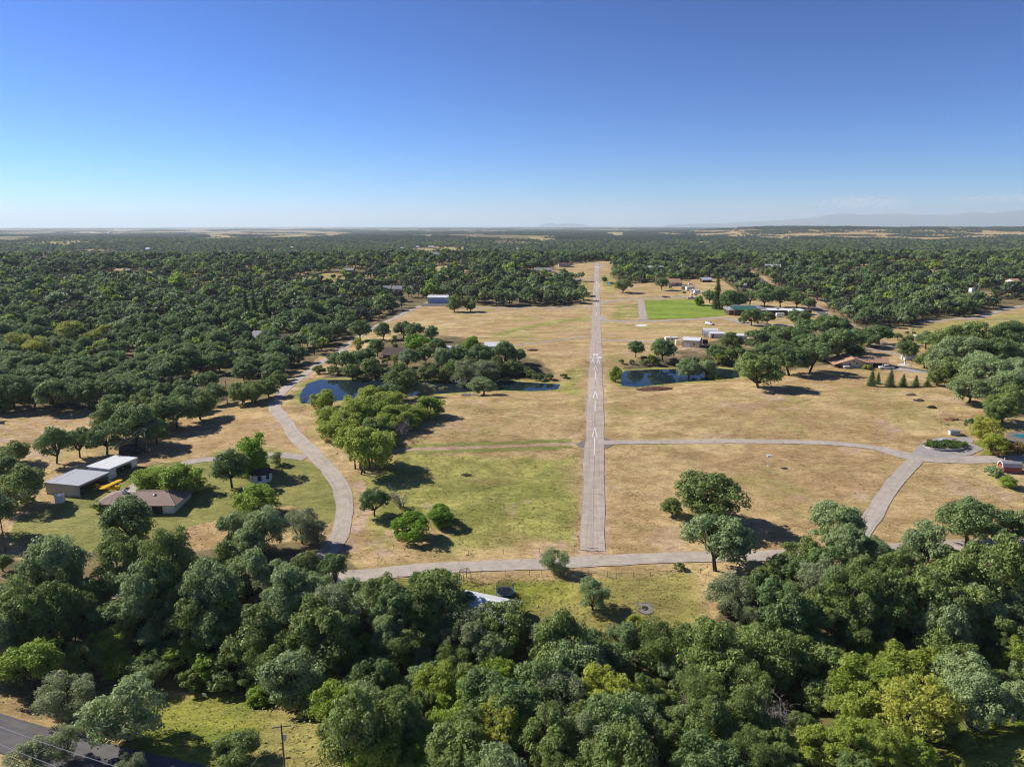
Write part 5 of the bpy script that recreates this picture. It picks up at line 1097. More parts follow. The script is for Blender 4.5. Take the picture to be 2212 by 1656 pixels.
# --- person standing in the mouth of the white hangar
def person(x, y, label, shirt, yaw):
    p = G(*Z1(x, y)); t = None
    J = {'pelvis': (0, 0, .93), 'chest': (0, .01, 1.25), 'neck': (0, 0, 1.47), 'head': (0, -.03, 1.60), 'top': (0, -.02, 1.74), 'hl': (-.09, 0, .86), 'kl': (-.10, -.03, .48), 'al': (-.11, .02, .08), 'tl': (-.12, -.14, .04),
         'hr': (.09, 0, .86), 'kr': (.11, .02, .48), 'ar': (.13, .08, .08), 'tr': (.14, -.08, .04), 'sl': (-.19, 0, 1.40), 'el': (-.25, .03, 1.12), 'wl': (-.22, -.10, .88), 'sr': (.19, 0, 1.40), 'er': (.26, .0, 1.13), 'wr': (.20, -.2, 1.02)}
    E = [('pelvis', 'chest'), ('chest', 'neck'), ('neck', 'head'), ('head', 'top'), ('pelvis', 'hl'), ('hl', 'kl'), ('kl', 'al'), ('al', 'tl'), ('pelvis', 'hr'), ('hr', 'kr'), ('kr', 'ar'), ('ar', 'tr'), ('chest', 'sl'), ('sl', 'el'), ('el', 'wl'), ('chest', 'sr'), ('sr', 'er'), ('er', 'wr')]
    Rr = {'pelvis': .145, 'chest': .155, 'neck': .06, 'head': .095, 'top': .075, 'hl': .095, 'kl': .06, 'al': .042, 'tl': .035, 'hr': .095, 'kr': .06, 'ar': .042, 'tr': .035, 'sl': .065, 'el': .045, 'wl': .03, 'sr': .065, 'er': .045, 'wr': .03}
    for s, wn_ in ((-1, 'wl'), (1, 'wr')):                          # palm, thumb and fingers
        w0 = Vector(J[wn_]); J[wn_ + 'p'] = tuple(w0 + Vector((0, -.03, -.07))); Rr[wn_ + 'p'] = .034; E.append((wn_, wn_ + 'p'))
        for k in range(4):
            a = wn_ + 'f%d' % k; J[a] = tuple(w0 + Vector(((k - 1.5) * .021, -.06, -.14 - .012 * (1.5 - abs(k - 1.5))))); Rr[a] = .009; E.append((wn_ + 'p', a))
        a = wn_ + 't'; J[a] = tuple(w0 + Vector((-s * .05, -.05, -.08))); Rr[a] = .01; E.append((wn_, a))
    def skin(name, keys, mat, k=1.0, grow=0.0, root='pelvis'):
        ks = [q for q in J if q in keys]; ix = {q: i for i, q in enumerate(ks)}
        me = bpy.data.meshes.new(name); me.from_pydata([J[q] for q in ks], [(ix[a], ix[b]) for a, b in E if a in ix and b in ix], [])
        o = bpy.data.objects.new(name, me); C.objects.link(o); md = o.modifiers.new('s', 'SKIN')
        for q in ks: sv = me.skin_vertices[0].data[ix[q]]; sv.radius = (Rr[q] * k + grow,) * 2; sv.use_root = q == root
        o.modifiers.new('d', 'SUBSURF').levels = 1; dg = bpy.context.evaluated_depsgraph_get(); dg.update()
        m2 = bpy.data.meshes.new_from_object(o.evaluated_get(dg)); m2.name = name; bpy.data.objects.remove(o); m2.materials.clear(); m2.materials.append(MAT[mat])
        m2.polygons.foreach_set('use_smooth', [True] * len(m2.polygons)); return link(name, m2)
    body = skin('person', J, 'skin'); body.location = (p.x, p.y, Hs(p.x, p.y) + .06); body.rotation_euler.z = yaw; tag(body, label, 'person')
    for nm, ks, mt, rt in (('shirt', {'pelvis', 'chest', 'sl', 'el', 'sr', 'er'}, shirt, 'chest'), ('trousers', {'pelvis', 'hl', 'kl', 'al', 'hr', 'kr', 'ar'}, 'denim', 'pelvis')):
        skin(nm, ks, mt, 1.0, .012, rt).parent = body
    for s in (-1, 1): part('shoe', MB().box((s * .125, -.02 if s < 0 else .03, 0), (.1, .27, .09), 'black'), body, None, .02)
    part('hair', MB().lathe([(.105, 0), (.11, .05), (.085, .11), (.02, .135)], 'brownwall', 12, (0, .0, 1.655)), body, None, 0, True)
    face = MB(); face.box((0, -.128, 1.575), (.025, .03, .045), 'skin'); part('nose', face, body)
    for s in (-1, 1): part('eye', MB().box((s * .035, -.118, 1.625), (.022, .012, .014), 'black'), body)
    part('mouth', MB().box((0, -.116, 1.545), (.045, .012, .01), 'red'), body)
    for s in (-1, 1): part('ear', MB().box((s * .1, -.02, 1.59), (.02, .04, .06), 'skin'), body)
    return body
person(1205, 425, 'person in a white shirt and jeans standing in the hangar doorway', 'white', -.9)

# --- utility poles and wires
def pole(x, y, h, label, yaw=0.0, arms=1, can=True, r=.14, group='utility poles'):
    p = G(x, y); t = thing('utility_pole', label, 'utility pole', (p.x, p.y, p.z), yaw, group)
    part('post', MB().tube([(0, 0, -.5), (0, 0, h)], [r, r * .7], 'pole', 8), t)
    for k in range(arms):
        a = part('crossarm', MB().box((0, .12, h - .45 - k * 1.0), (2.4, .1, .12), 'pole'), t)
        for u in (-1.1, -.45, .45, 1.1): part('insulator', MB().lathe([(.05, 0), (.06, .06), (.03, .16)], 'white', 8, (u, .12, h - .33 - k)), a)
    if can: part('transformer', MB().lathe([(.2, 0), (.22, .05), (.22, .75), (.15, .85)], 'steel', 12, (.33, 0, h - 2.4)), t)
    return t, Vector((p.x, p.y, p.z + h))
def wire(a, b, sag, label, off=0.0, group='power lines', r=.022):
    a, b = Vector(a), Vector(b); d = Vector((b.y - a.y, a.x - b.x, 0)).normalized() * off
    pts = [a.lerp(b, k / 14) + d + Vector((0, 0, -sag * 4 * (k / 14) * (1 - k / 14))) for k in range(15)]
    o = MB().tube([q - pts[0] for q in pts], r, 'steel', 5).build('power_line'); o.location = pts[0]; tag(o, label, 'power line', group); return o
q4 = lambda x, y: (x / 3, 811 + y / 3); q1 = lambda x, y: (x / 3, 413 + y / 3); q3 = lambda x, y: (1475 + x / 3, 413 + y / 3)
_, PA = pole(*q4(962, 553), 10.0, 'utility pole with crossarm right of the white hangar', 2.5)
_, PB = pole(*q4(38, 1146), 11.5, 'utility pole with transformer at the left edge of the mown yard', 2.4, 2)
_, PC = pole(*q4(1474, 182), 9.0, 'thin bare pole beside the field edge trees', 0.3, 0, False)
_, PD = pole(*q1(1940, 1120), 9.5, 'dark utility pole with crossarm beside the winding road', .3)
pole(*q3(1480, 985), 9.0, 'utility pole with crossarm at the corner of the pasture', .6, 2); pole(*q3(938, 800), 9.0, 'utility pole on the dirt verge of the public road', .5, 1, False)
pole(*q3(635, 625), 9.0, 'pale utility pole above the woods by the public road', .5, 1, False, .16); pole(*q3(1080, 1062), 7.0, 'slim pole behind the tan roofed house', .5, 0, False, .1)
pole(*q3(1205, 1178 - 20), 8.0, 'slim pole beside the dark driveway', .5, 1, False, .1)
pole(*q1(218, 0), 9, 'pole far off in the left woods', .2, 1, False) if False else None
_, PE = pole(616, 1670, 7.5, 'wooden pole with pale transformer on the bright grass slope', .2, 1)
pe = Vector((PE.x, PE.y, PE.z))
for o_ in (-.9, .9): wire(PB, PA, 1.6, 'cable strung between the two poles at the left yard', o_, 'cables between the poles at the left yard')
wire(PA, PC, 1.8, 'cable running from the hangar pole to the field edge pole'); wire(PC, PD, 1.5, 'cable running from the field edge pole to the winding road pole')
wire(PB, G(-300, 1440, 9), 2, 'cable running from the left edge pole out of view')
wa, wb = G(-170, 1500, 7.5), G(480, 1720, 7.5)
wire(wa, wb, 1.0, 'upper of two cables strung along the asphalt road', 0, 'cables along the asphalt road', .03); wire(G(-160, 1535, 7.5), G(400, 1745, 7.5), 1.0, 'lower of two cables strung along the asphalt road', 0, 'cables along the asphalt road', .03)
wire(PE, wb, .6, 'cable from the grass slope pole to the cables along the asphalt road')

# --- garden in front: fence, arbour, trampoline, metal roof, fire ring
def fence(label, pts, gap, h, rails, post='wood', name='fence', r=.045):
    P = [G(*q) for q in pts]; o0 = P[0]; t = thing(name, label, 'fence', o0); prev = None; tops = []
    for a, b in zip(P[:-1], P[1:]):
        n_ = max(1, int(round((b - a).length / gap)))
        for k in range(n_ + (b is P[-1])):
            q = a.lerp(b, k / n_); tops.append(Vector((q.x, q.y, Hs(q.x, q.y))))
    for q in tops[:90]: part('post', MB().tube([q - o0 + Vector((0, 0, -.2)), q - o0 + Vector((0, 0, h))], r, post, 6), t)
    for z, rr in rails: part('rail' if rr > .02 else 'wire', MB().tube([q - o0 + Vector((0, 0, z)) for q in tops], rr, post if rr > .02 else 'steel', 4), t)
    return t
z6 = lambda x, y: S(1150 + x / 3.687, 1620 + y / 3.687)
fence('brown wooden rail fence along the lower road at the garden', [z6(60, 300), z6(250, 298), z6(420, 280)], 2.6, 1.2, [(.45, .04), (.8, .04), (1.1, .04)], 'wood', 'fence', .07)
fence('wire fence with steel posts between the garden and the lower road', [z6(700, 275), z6(955, 257), z6(1218, 248), z6(1480, 246), z6(1612, 235), z6(2120, 205), (1312, 1246), (1331, 1250), (1513, 1239)], 3.6, 1.25, [(.4, .012), (.8, .012), (1.2, .025)], 'pole')
fence('low wire fence below the tan roofed house', [q3(880, 1235), q3(1120, 1234), q3(1210, 1232)], 5, 1.3, [(.5, .012), (1.0, .012), (1.3, .02)], 'wood')
fence('wire fence along the lower edge of the runway field', [q5 for q5 in ((1088, 1197), (1165, 1193), (1240, 1190))], 6, 1.2, [(.5, .01), (1.1, .012)], 'pole')
fence('wire fence along the far edge of the left field', [q4(0, 235), q4(200, 215), q4(420, 212), q4(620, 205)], 6, 1.2, [(.5, .012), (1.1, .015)], 'pole')
p = G(*z6(785, 300)); t = thing('arbour', 'rustic wooden arbour standing at the garden fence', 'arbour', p, .5)
for s in (-1, 1): part('arch', MB().tube([(s * .8, -1.1, 0), (s * .8, -1.05, 1.7), (s * .8, -.5, 2.5), (s * .8, .5, 2.5), (s * .8, 1.05, 1.7), (s * .8, 1.1, 0)], .07, 'wood', 6), t)
part('slats', MB().box((0, -.9, 2.0), (1.7, .06, .06), 'wood').box((0, -.5, 2.5), (1.7, .06, .06), 'wood').box((0, 0, 2.52), (1.7, .06, .06), 'wood').box((0, .5, 2.5), (1.7, .06, .06), 'wood').box((0, .9, 2.0), (1.7, .06, .06), 'wood'), t)
p = G(*z6(1215, 500)); rt = 1.75; t = thing('trampoline', 'round black trampoline with net on the garden lawn', 'trampoline', (p.x, p.y + rt * .8, Hs(p.x, p.y + rt)))
part('jumping_mat', MB().lathe([(rt * .9, .82), (rt * .9, .85)], 'black', 28), t); part('frame', MB().tube([(rt * math.cos(k * math.pi / 14), rt * math.sin(k * math.pi / 14), .85) for k in range(29)], .06, 'blue', 6), t)
for k in range(6):
    a = k * math.pi / 3 + .3; part('net_pole', MB().tube([(rt * math.cos(a), rt * math.sin(a), 0), (rt * math.cos(a), rt * math.sin(a), 2.6)], .035, 'blue', 6), t)
m, n, l, pr = newmat('safety_net'); pr.inputs['Base Color'].default_value = (.02, .02, .02, 1); pr.inputs['Alpha'].default_value = .35
nb = MB(); nv = [(rt * math.cos(k * math.pi / 12), rt * math.sin(k * math.pi / 12), z) for z in (.9, 2.5) for k in range(24)]; nb.add(nv, [(k, (k + 1) % 24, 24 + (k + 1) % 24, 24 + k) for k in range(24)], m); part('safety_net', nb, t)
part('ball', MB().lathe([(.02, 0), (.12, .05), (.15, .14), (.12, .23), (.02, .28)], 'red', 10, (-.6, .4, .85)), t)
# metal roofed house among the foreground trees
a, b, c_ = G(*z6(700, 385), 4.2), G(*z6(1310, 575), 4.2), G(*z6(850, 700), 2.8)
u = Vector((b.x - a.x, b.y - a.y)); L = u.length; ang = math.atan2(u.y, u.x); md = (a + b) / 2; zb = Hs(md.x, md.y); nv = Vector((math.sin(ang), -math.cos(ang)))
t = thing('house', 'house with ribbed pale metal roof half hidden by the foreground trees', 'house', (md.x, md.y, zb), ang)
part('wall', gable_walls(L - .6, 7.2, 2.6, 1.4, 'pale'), t); part('roof', gable_roof(L - .6, 7.2, 2.62, 1.5, .5, 'whiteroof', .12), t); opening('window', t, -2, 1, 1.4, 1.1, 'b', L - .6, 7.2); opening('window', t, 3, 1, 1.4, 1.1, 'b', L - .6, 7.2)
p = G(*S(1500 + 575 / 1.4747, 1646 + 200 / 1.4747)); t = thing('fire_ring', 'round gravel fire ring on the garden lawn', 'fire ring', p); t.scale = (.82, .82, .82)
e_ = 1.0; nz_ = Vector((Hs(p.x - e_, p.y) - Hs(p.x + e_, p.y), Hs(p.x, p.y - e_) - Hs(p.x, p.y + e_), 2 * e_)).normalized(); t.rotation_euler = nz_.to_track_quat('Z', 'Y').to_euler(); t.location.z = Hs(p.x, p.y) + .03
part('gravel_bed', MB().lathe([(1.9, -.2), (1.85, .06), (.1, .08)], MAT['deadwood'], 28), t)
rg = random.Random(4); st_ = MB()
for k in range(26): a = k * 2 * math.pi / 26; st_.box((1.88 * math.cos(a), 1.88 * math.sin(a), -.05), (.36, .28, .14 + rg.random() * .06), 'deadwood', a)
part('stone_ring', st_, t)
part('ash_bed', MB().lathe([(.8, .07), (.75, .1), (.1, .11)], 'dark', 16), t)
# tarpaulin covered timber stack below the trees
p = G(*S(1400 / 1.4747, 1646 + 170 / 1.4747)); t = thing('timber_frame', 'timber frame with blue tarpaulin under the foreground trees', 'shelter', p, .5)
for x in (-2, 0, 2):
    for y in (-1.4, 1.4): part('post', MB().box((x, y, -.2), (.14, .14, 2.6), 'wood'), t)
part('roof_beams', MB().box((0, -1.4, 2.4), (4.6, .12, .16), 'wood').box((0, 1.4, 2.4), (4.6, .12, .16), 'wood').box((-1, 0, 2.57), (.1, 3.2, .12), 'wood').box((1, 0, 2.57), (.1, 3.2, .12), 'wood').box((0, 0, 2.57), (.1, 3.2, .12), 'wood'), t)
part('tarpaulin', MB().add([(-2.6, -1.6, .3), (-.9, -1.7, 1.2), (-.9, 1.0, 2.62), (-2.5, 1.0, 2.5), (-2.9, -2.4, .05), (-1.0, -2.6, .1)], [(0, 1, 2, 3), (4, 5, 1, 0)], 'blue'), t)
p = G(*S(885 / 1.4747, 1646 + 592 / 1.4747)); t = thing('sign_board', 'small white board on the path at the gully', 'sign', p, -.3); part('panel', MB().box((0, 0, .5), (.8, .04, .6), 'white'), t); part('post', MB().box((-.3, .05, -.1), (.06, .05, 1.0), 'wood').box((.3, .05, -.1), (.06, .05, 1.0), 'wood'), t)
p = G(737 + 826 / 3, 811 + 1165 / 3); t = thing('marker_post', 'white marker post on the verge of the lower road', 'post', p); part('post', MB().box((0, 0, -.2), (.14, .08, 1.3), 'white'), t); part('cap', MB().box((0, 0, 1.11), (.16, .1, .06), 'steel'), t)
p = G(737 + 1628 / 3, 811 + 1140 / 3); t = thing('barrier', 'low dark metal barrier at the near end of the runway', 'barrier', p); part('frame', MB().tube([(-1.2, 0, 0), (-1.2, 0, .9), (1.2, 0, .9), (1.2, 0, 0)], .045, 'black'), t); part('brace', MB().tube([(-1.2, 0, .1), (0, 0, .85), (1.2, 0, .1)], .035, 'black'), t)

# --- right side: windsock stand, red barn, planter, sheds
z7 = lambda x, y: S(2650 + x / 6.32, 1230 + y / 6.32)
p = G(1475 + 551 / 3, 811 + 585 / 3); t = thing('nest_box', 'white box on a tall pole in the right dry field', 'bird house', p)
part('pole', MB().tube([(0, 0, -.2), (0, 0, 2.7)], .05, 'white', 8), t); bx = part('box', MB().box((0, 0, 2.7), (.9, .7, .5), 'white'), t); part('roof', gable_roof(1.0, .8, 3.2, .22, .1, 'whiteroof', .05), t); part('base', MB().box((0, 0, -.1), (.5, .5, .2), 'white'), t)
def barn():
    p = G(*z7(2010, 990)); t = thing('barn', 'little red barn shaped shed with gambrel roof beside two bushes', 'shed', (p.x, p.y + 1.5, Hs(p.x, p.y + 1.5)), -.12); L, W = 4.6, 2.9
    prof = [(-W / 2, -.3), (W / 2, -.3), (W / 2, 1.6), (W * .34, 2.35), (0, 2.75), (-W * .34, 2.35), (-W / 2, 1.6)]
    part('wall', MB().xprism(prof, -L / 2, L / 2, 'red'), t)
    o_ = [(-W / 2 - .12, 1.5), (-W * .36, 2.43), (0, 2.85), (W * .36, 2.43), (W / 2 + .12, 1.5)]; i_ = [(y * .97, z - .08) for y, z in o_][::-1]
    part('roof', MB().xprism(o_ + i_, -L / 2 - .25, L / 2 + .25, 'greyshingle'), t)
    tr = [(y * .99, z + .0) for y, z in o_] + [(y * .84, z - .22) for y, z in o_][::-1]; part('trim', MB().xprism(tr, -L / 2 - .32, -L / 2 - .26, 'white'), t)
    part('loft_opening', MB().box((-L / 2 - .03, 0, 1.75), (.05, .8, .6), 'dark'), t); part('door', MB().box((-L / 2 - .03, 0, 0), (.05, 1.3, 1.6), 'red'), t)
barn()
p = G(*z7(940, 290)); t = thing('pump_house', 'small grey box shed with flat dark lid by the turning circle', 'shed', (p.x, p.y + .8, Hs(p.x, p.y + .8)), -.1)
part('wall', MB().box((0, 0, -.3), (2.7, 1.7, 1.6), 'siding'), t); part('roof', MB().box((0, 0, 1.31), (3.0, 2.0, .12), 'greyshingle'), t); part('door', MB().box((-1.37, 0, 0), (.05, .9, 1.15), 'white'), t)
# raised island of low junipers
pc = G(*z7(745, 480)); t = thing('planter_island', 'raised kerbed island of low green junipers in the turning circle', 'planter', (pc.x, pc.y, pc.z), .12)
ell = [(6.6 * math.cos(k * math.pi / 14) * (1 if math.cos(k * math.pi / 14) > 0 else 1.0), 3.6 * math.sin(k * math.pi / 14)) for k in range(28)]
sc_ = 100 / 6.32 * 6.0 / 6.0 * depth(pc) / 2081 / 2.0
b = MB(); b.prism([(x * .98, y * .98) for x, y in ell], -.3, .22, 'pale'); part('kerb', b, t); part('soil', MB().prism([(x * .93, y * .93) for x, y in ell], -.2, .26, 'wood'), t)
rj = np.random.default_rng(44); cc = []; rr = []
while len(cc) < 110:
    x, y = rj.uniform(-6.4, 6.4), rj.uniform(-3.4, 3.4)
    if (x / 6.2) ** 2 + (y / 3.3) ** 2 < 1: cc.append((x, y, .42 + rj.uniform(0, .5))); rr.append(rj.uniform(.55, .9))
jm = leafmat('juniper_needles', (.06, .11, .02), (.15, .22, .04), .2); part_ = link('juniper', qmesh('juniper', leaves(rj, cc, rr, 42, .26, sq=(1, 1, .6), jit=.7, long_=.4), jm), t)
sp = G(*z7(650, 450)); t = thing('sculpture', 'pale blue grey metal sculpture among the junipers', 'sculpture', (sp.x, sp.y, Hs(sp.x, sp.y)))
part('plinth', MB().box((0, 0, 0), (.7, .7, .7), 'pale'), t); part('fins', MB().box((-.3, 0, .7), (.1, .4, 1.1), 'blueside', 0, -.3).box((0, 0, .7), (.1, .4, 1.3), 'blueside').box((.3, 0, .7), (.1, .4, 1.1), 'blueside', 0, .3), t)
p = G(*z7(1845, 775)); t = thing('garden_lamp', 'small white globe lamp post at the concrete drive', 'lamp', p); part('post', MB().tube([(0, 0, -.1), (0, 0, .9)], .04, 'white'), t); part('globe', MB().lathe([(.04, 0), (.15, .1), (.15, .22), (.04, .3)], 'white', 12, (0, 0, .9)), t)
p = G(*z7(780, 95)); t = thing('farm_implement', 'pale broken implement lying in the dry grass above the turning circle', 'implement', p, .4); part('frame', MB().box((0, 0, .2), (2.0, .1, .1), 'steel').box((0, .5, .1), (1.4, .1, .1), 'steel', .4), t); part('blade', MB().box((.3, .2, .3), (1.1, .7, .05), 'white', .3, .35), t)
def heap(x, y, w, hgt, label, mats, seed, name='brush_pile', flat_=.5, n_=90):
    p = G(x, y); W = w * depth(p) / F; r_ = random.Random(seed); t = thing(name, label, name.replace('_', ' '), p); b = MB(); core = MB()
    core.lathe([(W * .46, -.2), (W * .42, hgt * .3), (W * .22, hgt * .75), (.05, hgt * .9)], mats[0], 14); 
    for i, q in enumerate(core.v): k = .8 + .4 * r_.random(); core.v[i] = (q[0] * k, q[1] * k * flat_, q[2])
    part('core', core, t)
    for k in range(n_):
        a = r_.uniform(0, 6.28); q = r_.random() ** .5 * W * .45; c = Vector((math.cos(a) * q, math.sin(a) * q * flat_, hgt * (1 - 1.9 * q / W) * r_.random() + .1)); d = Vector((r_.gauss(0, 1), r_.gauss(0, 1), r_.gauss(0, .35))).normalized() * W * .12
        b.tube([c - d, c + d], .05, mats[k % len(mats)], 4)
    part('branches', b, t)
q6 = lambda x, y: (1475 + x / 3, 811 + y / 3); q5_ = lambda x, y: (737 + x / 3, 811 + y / 3)
heap(*q6(1477, 128), 22, .9, 'brush pile in the right field, farthest of three', ('wood', 'pole'), 1); heap(*q6(1527, 163), 24, .9, 'brush pile in the right field, middle of three', ('wood', 'pole'), 2); heap(*q6(1612, 210), 23, 1.0, 'dark brush pile in the right field, nearest of three', ('dark', 'pole'), 3)
MAT['mulch'] = flat('red_brown_mulch', (.10, .045, .03), 1, 0, .35, 1.2); MAT['earth'] = flat('reddish_earth', (.30, .15, .08), 1, 0, .25, 1.0)
heap(*q5_(2045, 92), 88, 1.0, 'long low red brown mulch heap below the right pond', ('mulch',), 4, 'mulch_heap', .55, 60)
heap(*q6(1740, 285), 34, .7, 'reddish earth mound with dry grass in the right field', ('earth', 'wood'), 5, 'earth_mound', .5, 40)
heap(1150, 757, 24, .7, 'dark burnt brush pile on the meadow left of the runway', ('dark', 'pole'), 6); heap(*q5_(810, 645), 22, .4, 'dark brush pile in the weedy field', ('pole', 'wood'), 7)
heap(1013, 854, 36, .6, 'grey brush pile below the pond bushes', ('deadwood', 'wood'), 8)

# --- tan roofed house on the right and its neighbours
z4 = lambda x, y: S(2400 + x / 3.687, 960 + y / 3.687)
def tan_house():
    a, b = G(*z4(248, 432)), G(*z4(495, 438)); L2 = (b - a).length; p = (a + b) / 2
    t = thing('house', 'cream house with low tan shingle roof beside the white pickup', 'house', (p.x, p.y, p.z), math.atan2(b.y - a.y, b.x - a.x)); W = L2; D_ = 11.5
    # gable end faces the camera: ridge runs along y
    part('wall', MB().add([(x, y, z) for y in (0, D_) for x, z in ((-W / 2, -.6), (W / 2, -.6), (W / 2, 2.5), (0, 4.1), (-W / 2, 2.5))], [(0, 1, 2, 3, 4), (9, 8, 7, 6, 5)] + [(j, j + 5, (j + 1) % 5 + 5, (j + 1) % 5) for j in range(5)], 'pale'), t)
    r = MB(); e = .9
    for s in (-1, 1):
        k = 1.9 if s < 0 else 1.0
        xe = s * (W / 2 * (1.0) + (3.6 if s < 0 else e)); ze = 4.25 - 1.6 / (W / 2) * abs(xe)
        q_ = [(0, -e, 4.25), (xe, -e, ze), (xe, D_ + e, ze), (0, D_ + e, 4.25)]; r.add(q_ + [(x, y, z - .16) for x, y, z in q_], [(0, 1, 2, 3), (7, 6, 5, 4), (0, 4, 5, 1), (1, 5, 6, 2), (2, 6, 7, 3)], 'shingle')
    part('roof', r, t)
    # the long wing to the right, ridge along x
    wl_ = 9.6; w2 = gable_walls(wl_, 7.6, 2.5, 1.5, 'pale'); w2.v = [(x + W / 2 + wl_ / 2 - .6, y + D_ - 5.4, z) for x, y, z in w2.v]; part('wing_wall', w2, t)
    r2 = gable_roof(wl_ + 3, 7.6, 2.56, 1.62, .8, 'shingle', .16); r2.v = [(x + W / 2 + wl_ / 2 - 1.6, y + D_ - 5.4, z) for x, y, z in r2.v]; part('wing_roof', r2, t)
    for x, w_, z_, h_ in ((-.9, .8, .95, .9), (.6, .7, 1.6, .9), (.0, .55, 2.5, .6)): 
        o = part('window', MB().box((x * W / 5, -.05, z_), (w_ + .14, .06, h_ + .14), 'white'), t); part('pane', MB().box((x * W / 5, -.09, z_ + .07), (w_, .03, h_), 'glass'), o)
    part('porch', MB().box((-W / 2 - 1.8, 2, -.3), (3.2, 5, .5), 'wood'), t)
    for y in (-.3, 2, 4.3): part('porch_post', MB().box((-W / 2 - 3.1, y, .2), (.14, .14, 1.5), 'brownwall'), t)
    part('porch_rail', MB().box((-W / 2 - 3.1, 2, 1.1), (.08, 4.8, .1), 'brownwall').box((-W / 2 - 1.7, -.4, 1.1), (2.8, .08, .1), 'brownwall'), t)
    part('garage_door', MB().box((W / 2 + 5.6, D_ - 5.4 - 3.85, 0), (3.4, .07, 2.1), 'dark'), t); part('door', MB().box((W / 2 + 1.6, D_ - 5.4 - 3.85, 0), (.95, .07, 2.05), 'brownwall'), t)
    HOUSES.append((p.x, p.y + 6, 16))
tan_house()
house(*z4(990, 352), 26, 3.6, 0, 'small white shed with barrel shaped roof beyond the driveway', 'white', 'whiteroof', 2.1, .8, .15, 0, [], ('l', 0), 'shed', 'shed')
p = G(*z4(925, 400)); t = thing('lawn_ornament', 'small white and red painted lighthouse ornament on a stone bed', 'ornament', p); part('tower', MB().lathe([(.45, 0), (.3, 1.2), (.28, 1.5)], 'white', 14), t); part('lantern', MB().lathe([(.2, 1.5), (.2, 1.8), (.03, 2.05)], 'red', 12), t); part('stone_bed', MB().lathe([(2.6, -.1), (2.5, .12), (.1, .18)], 'pale', 20), t)

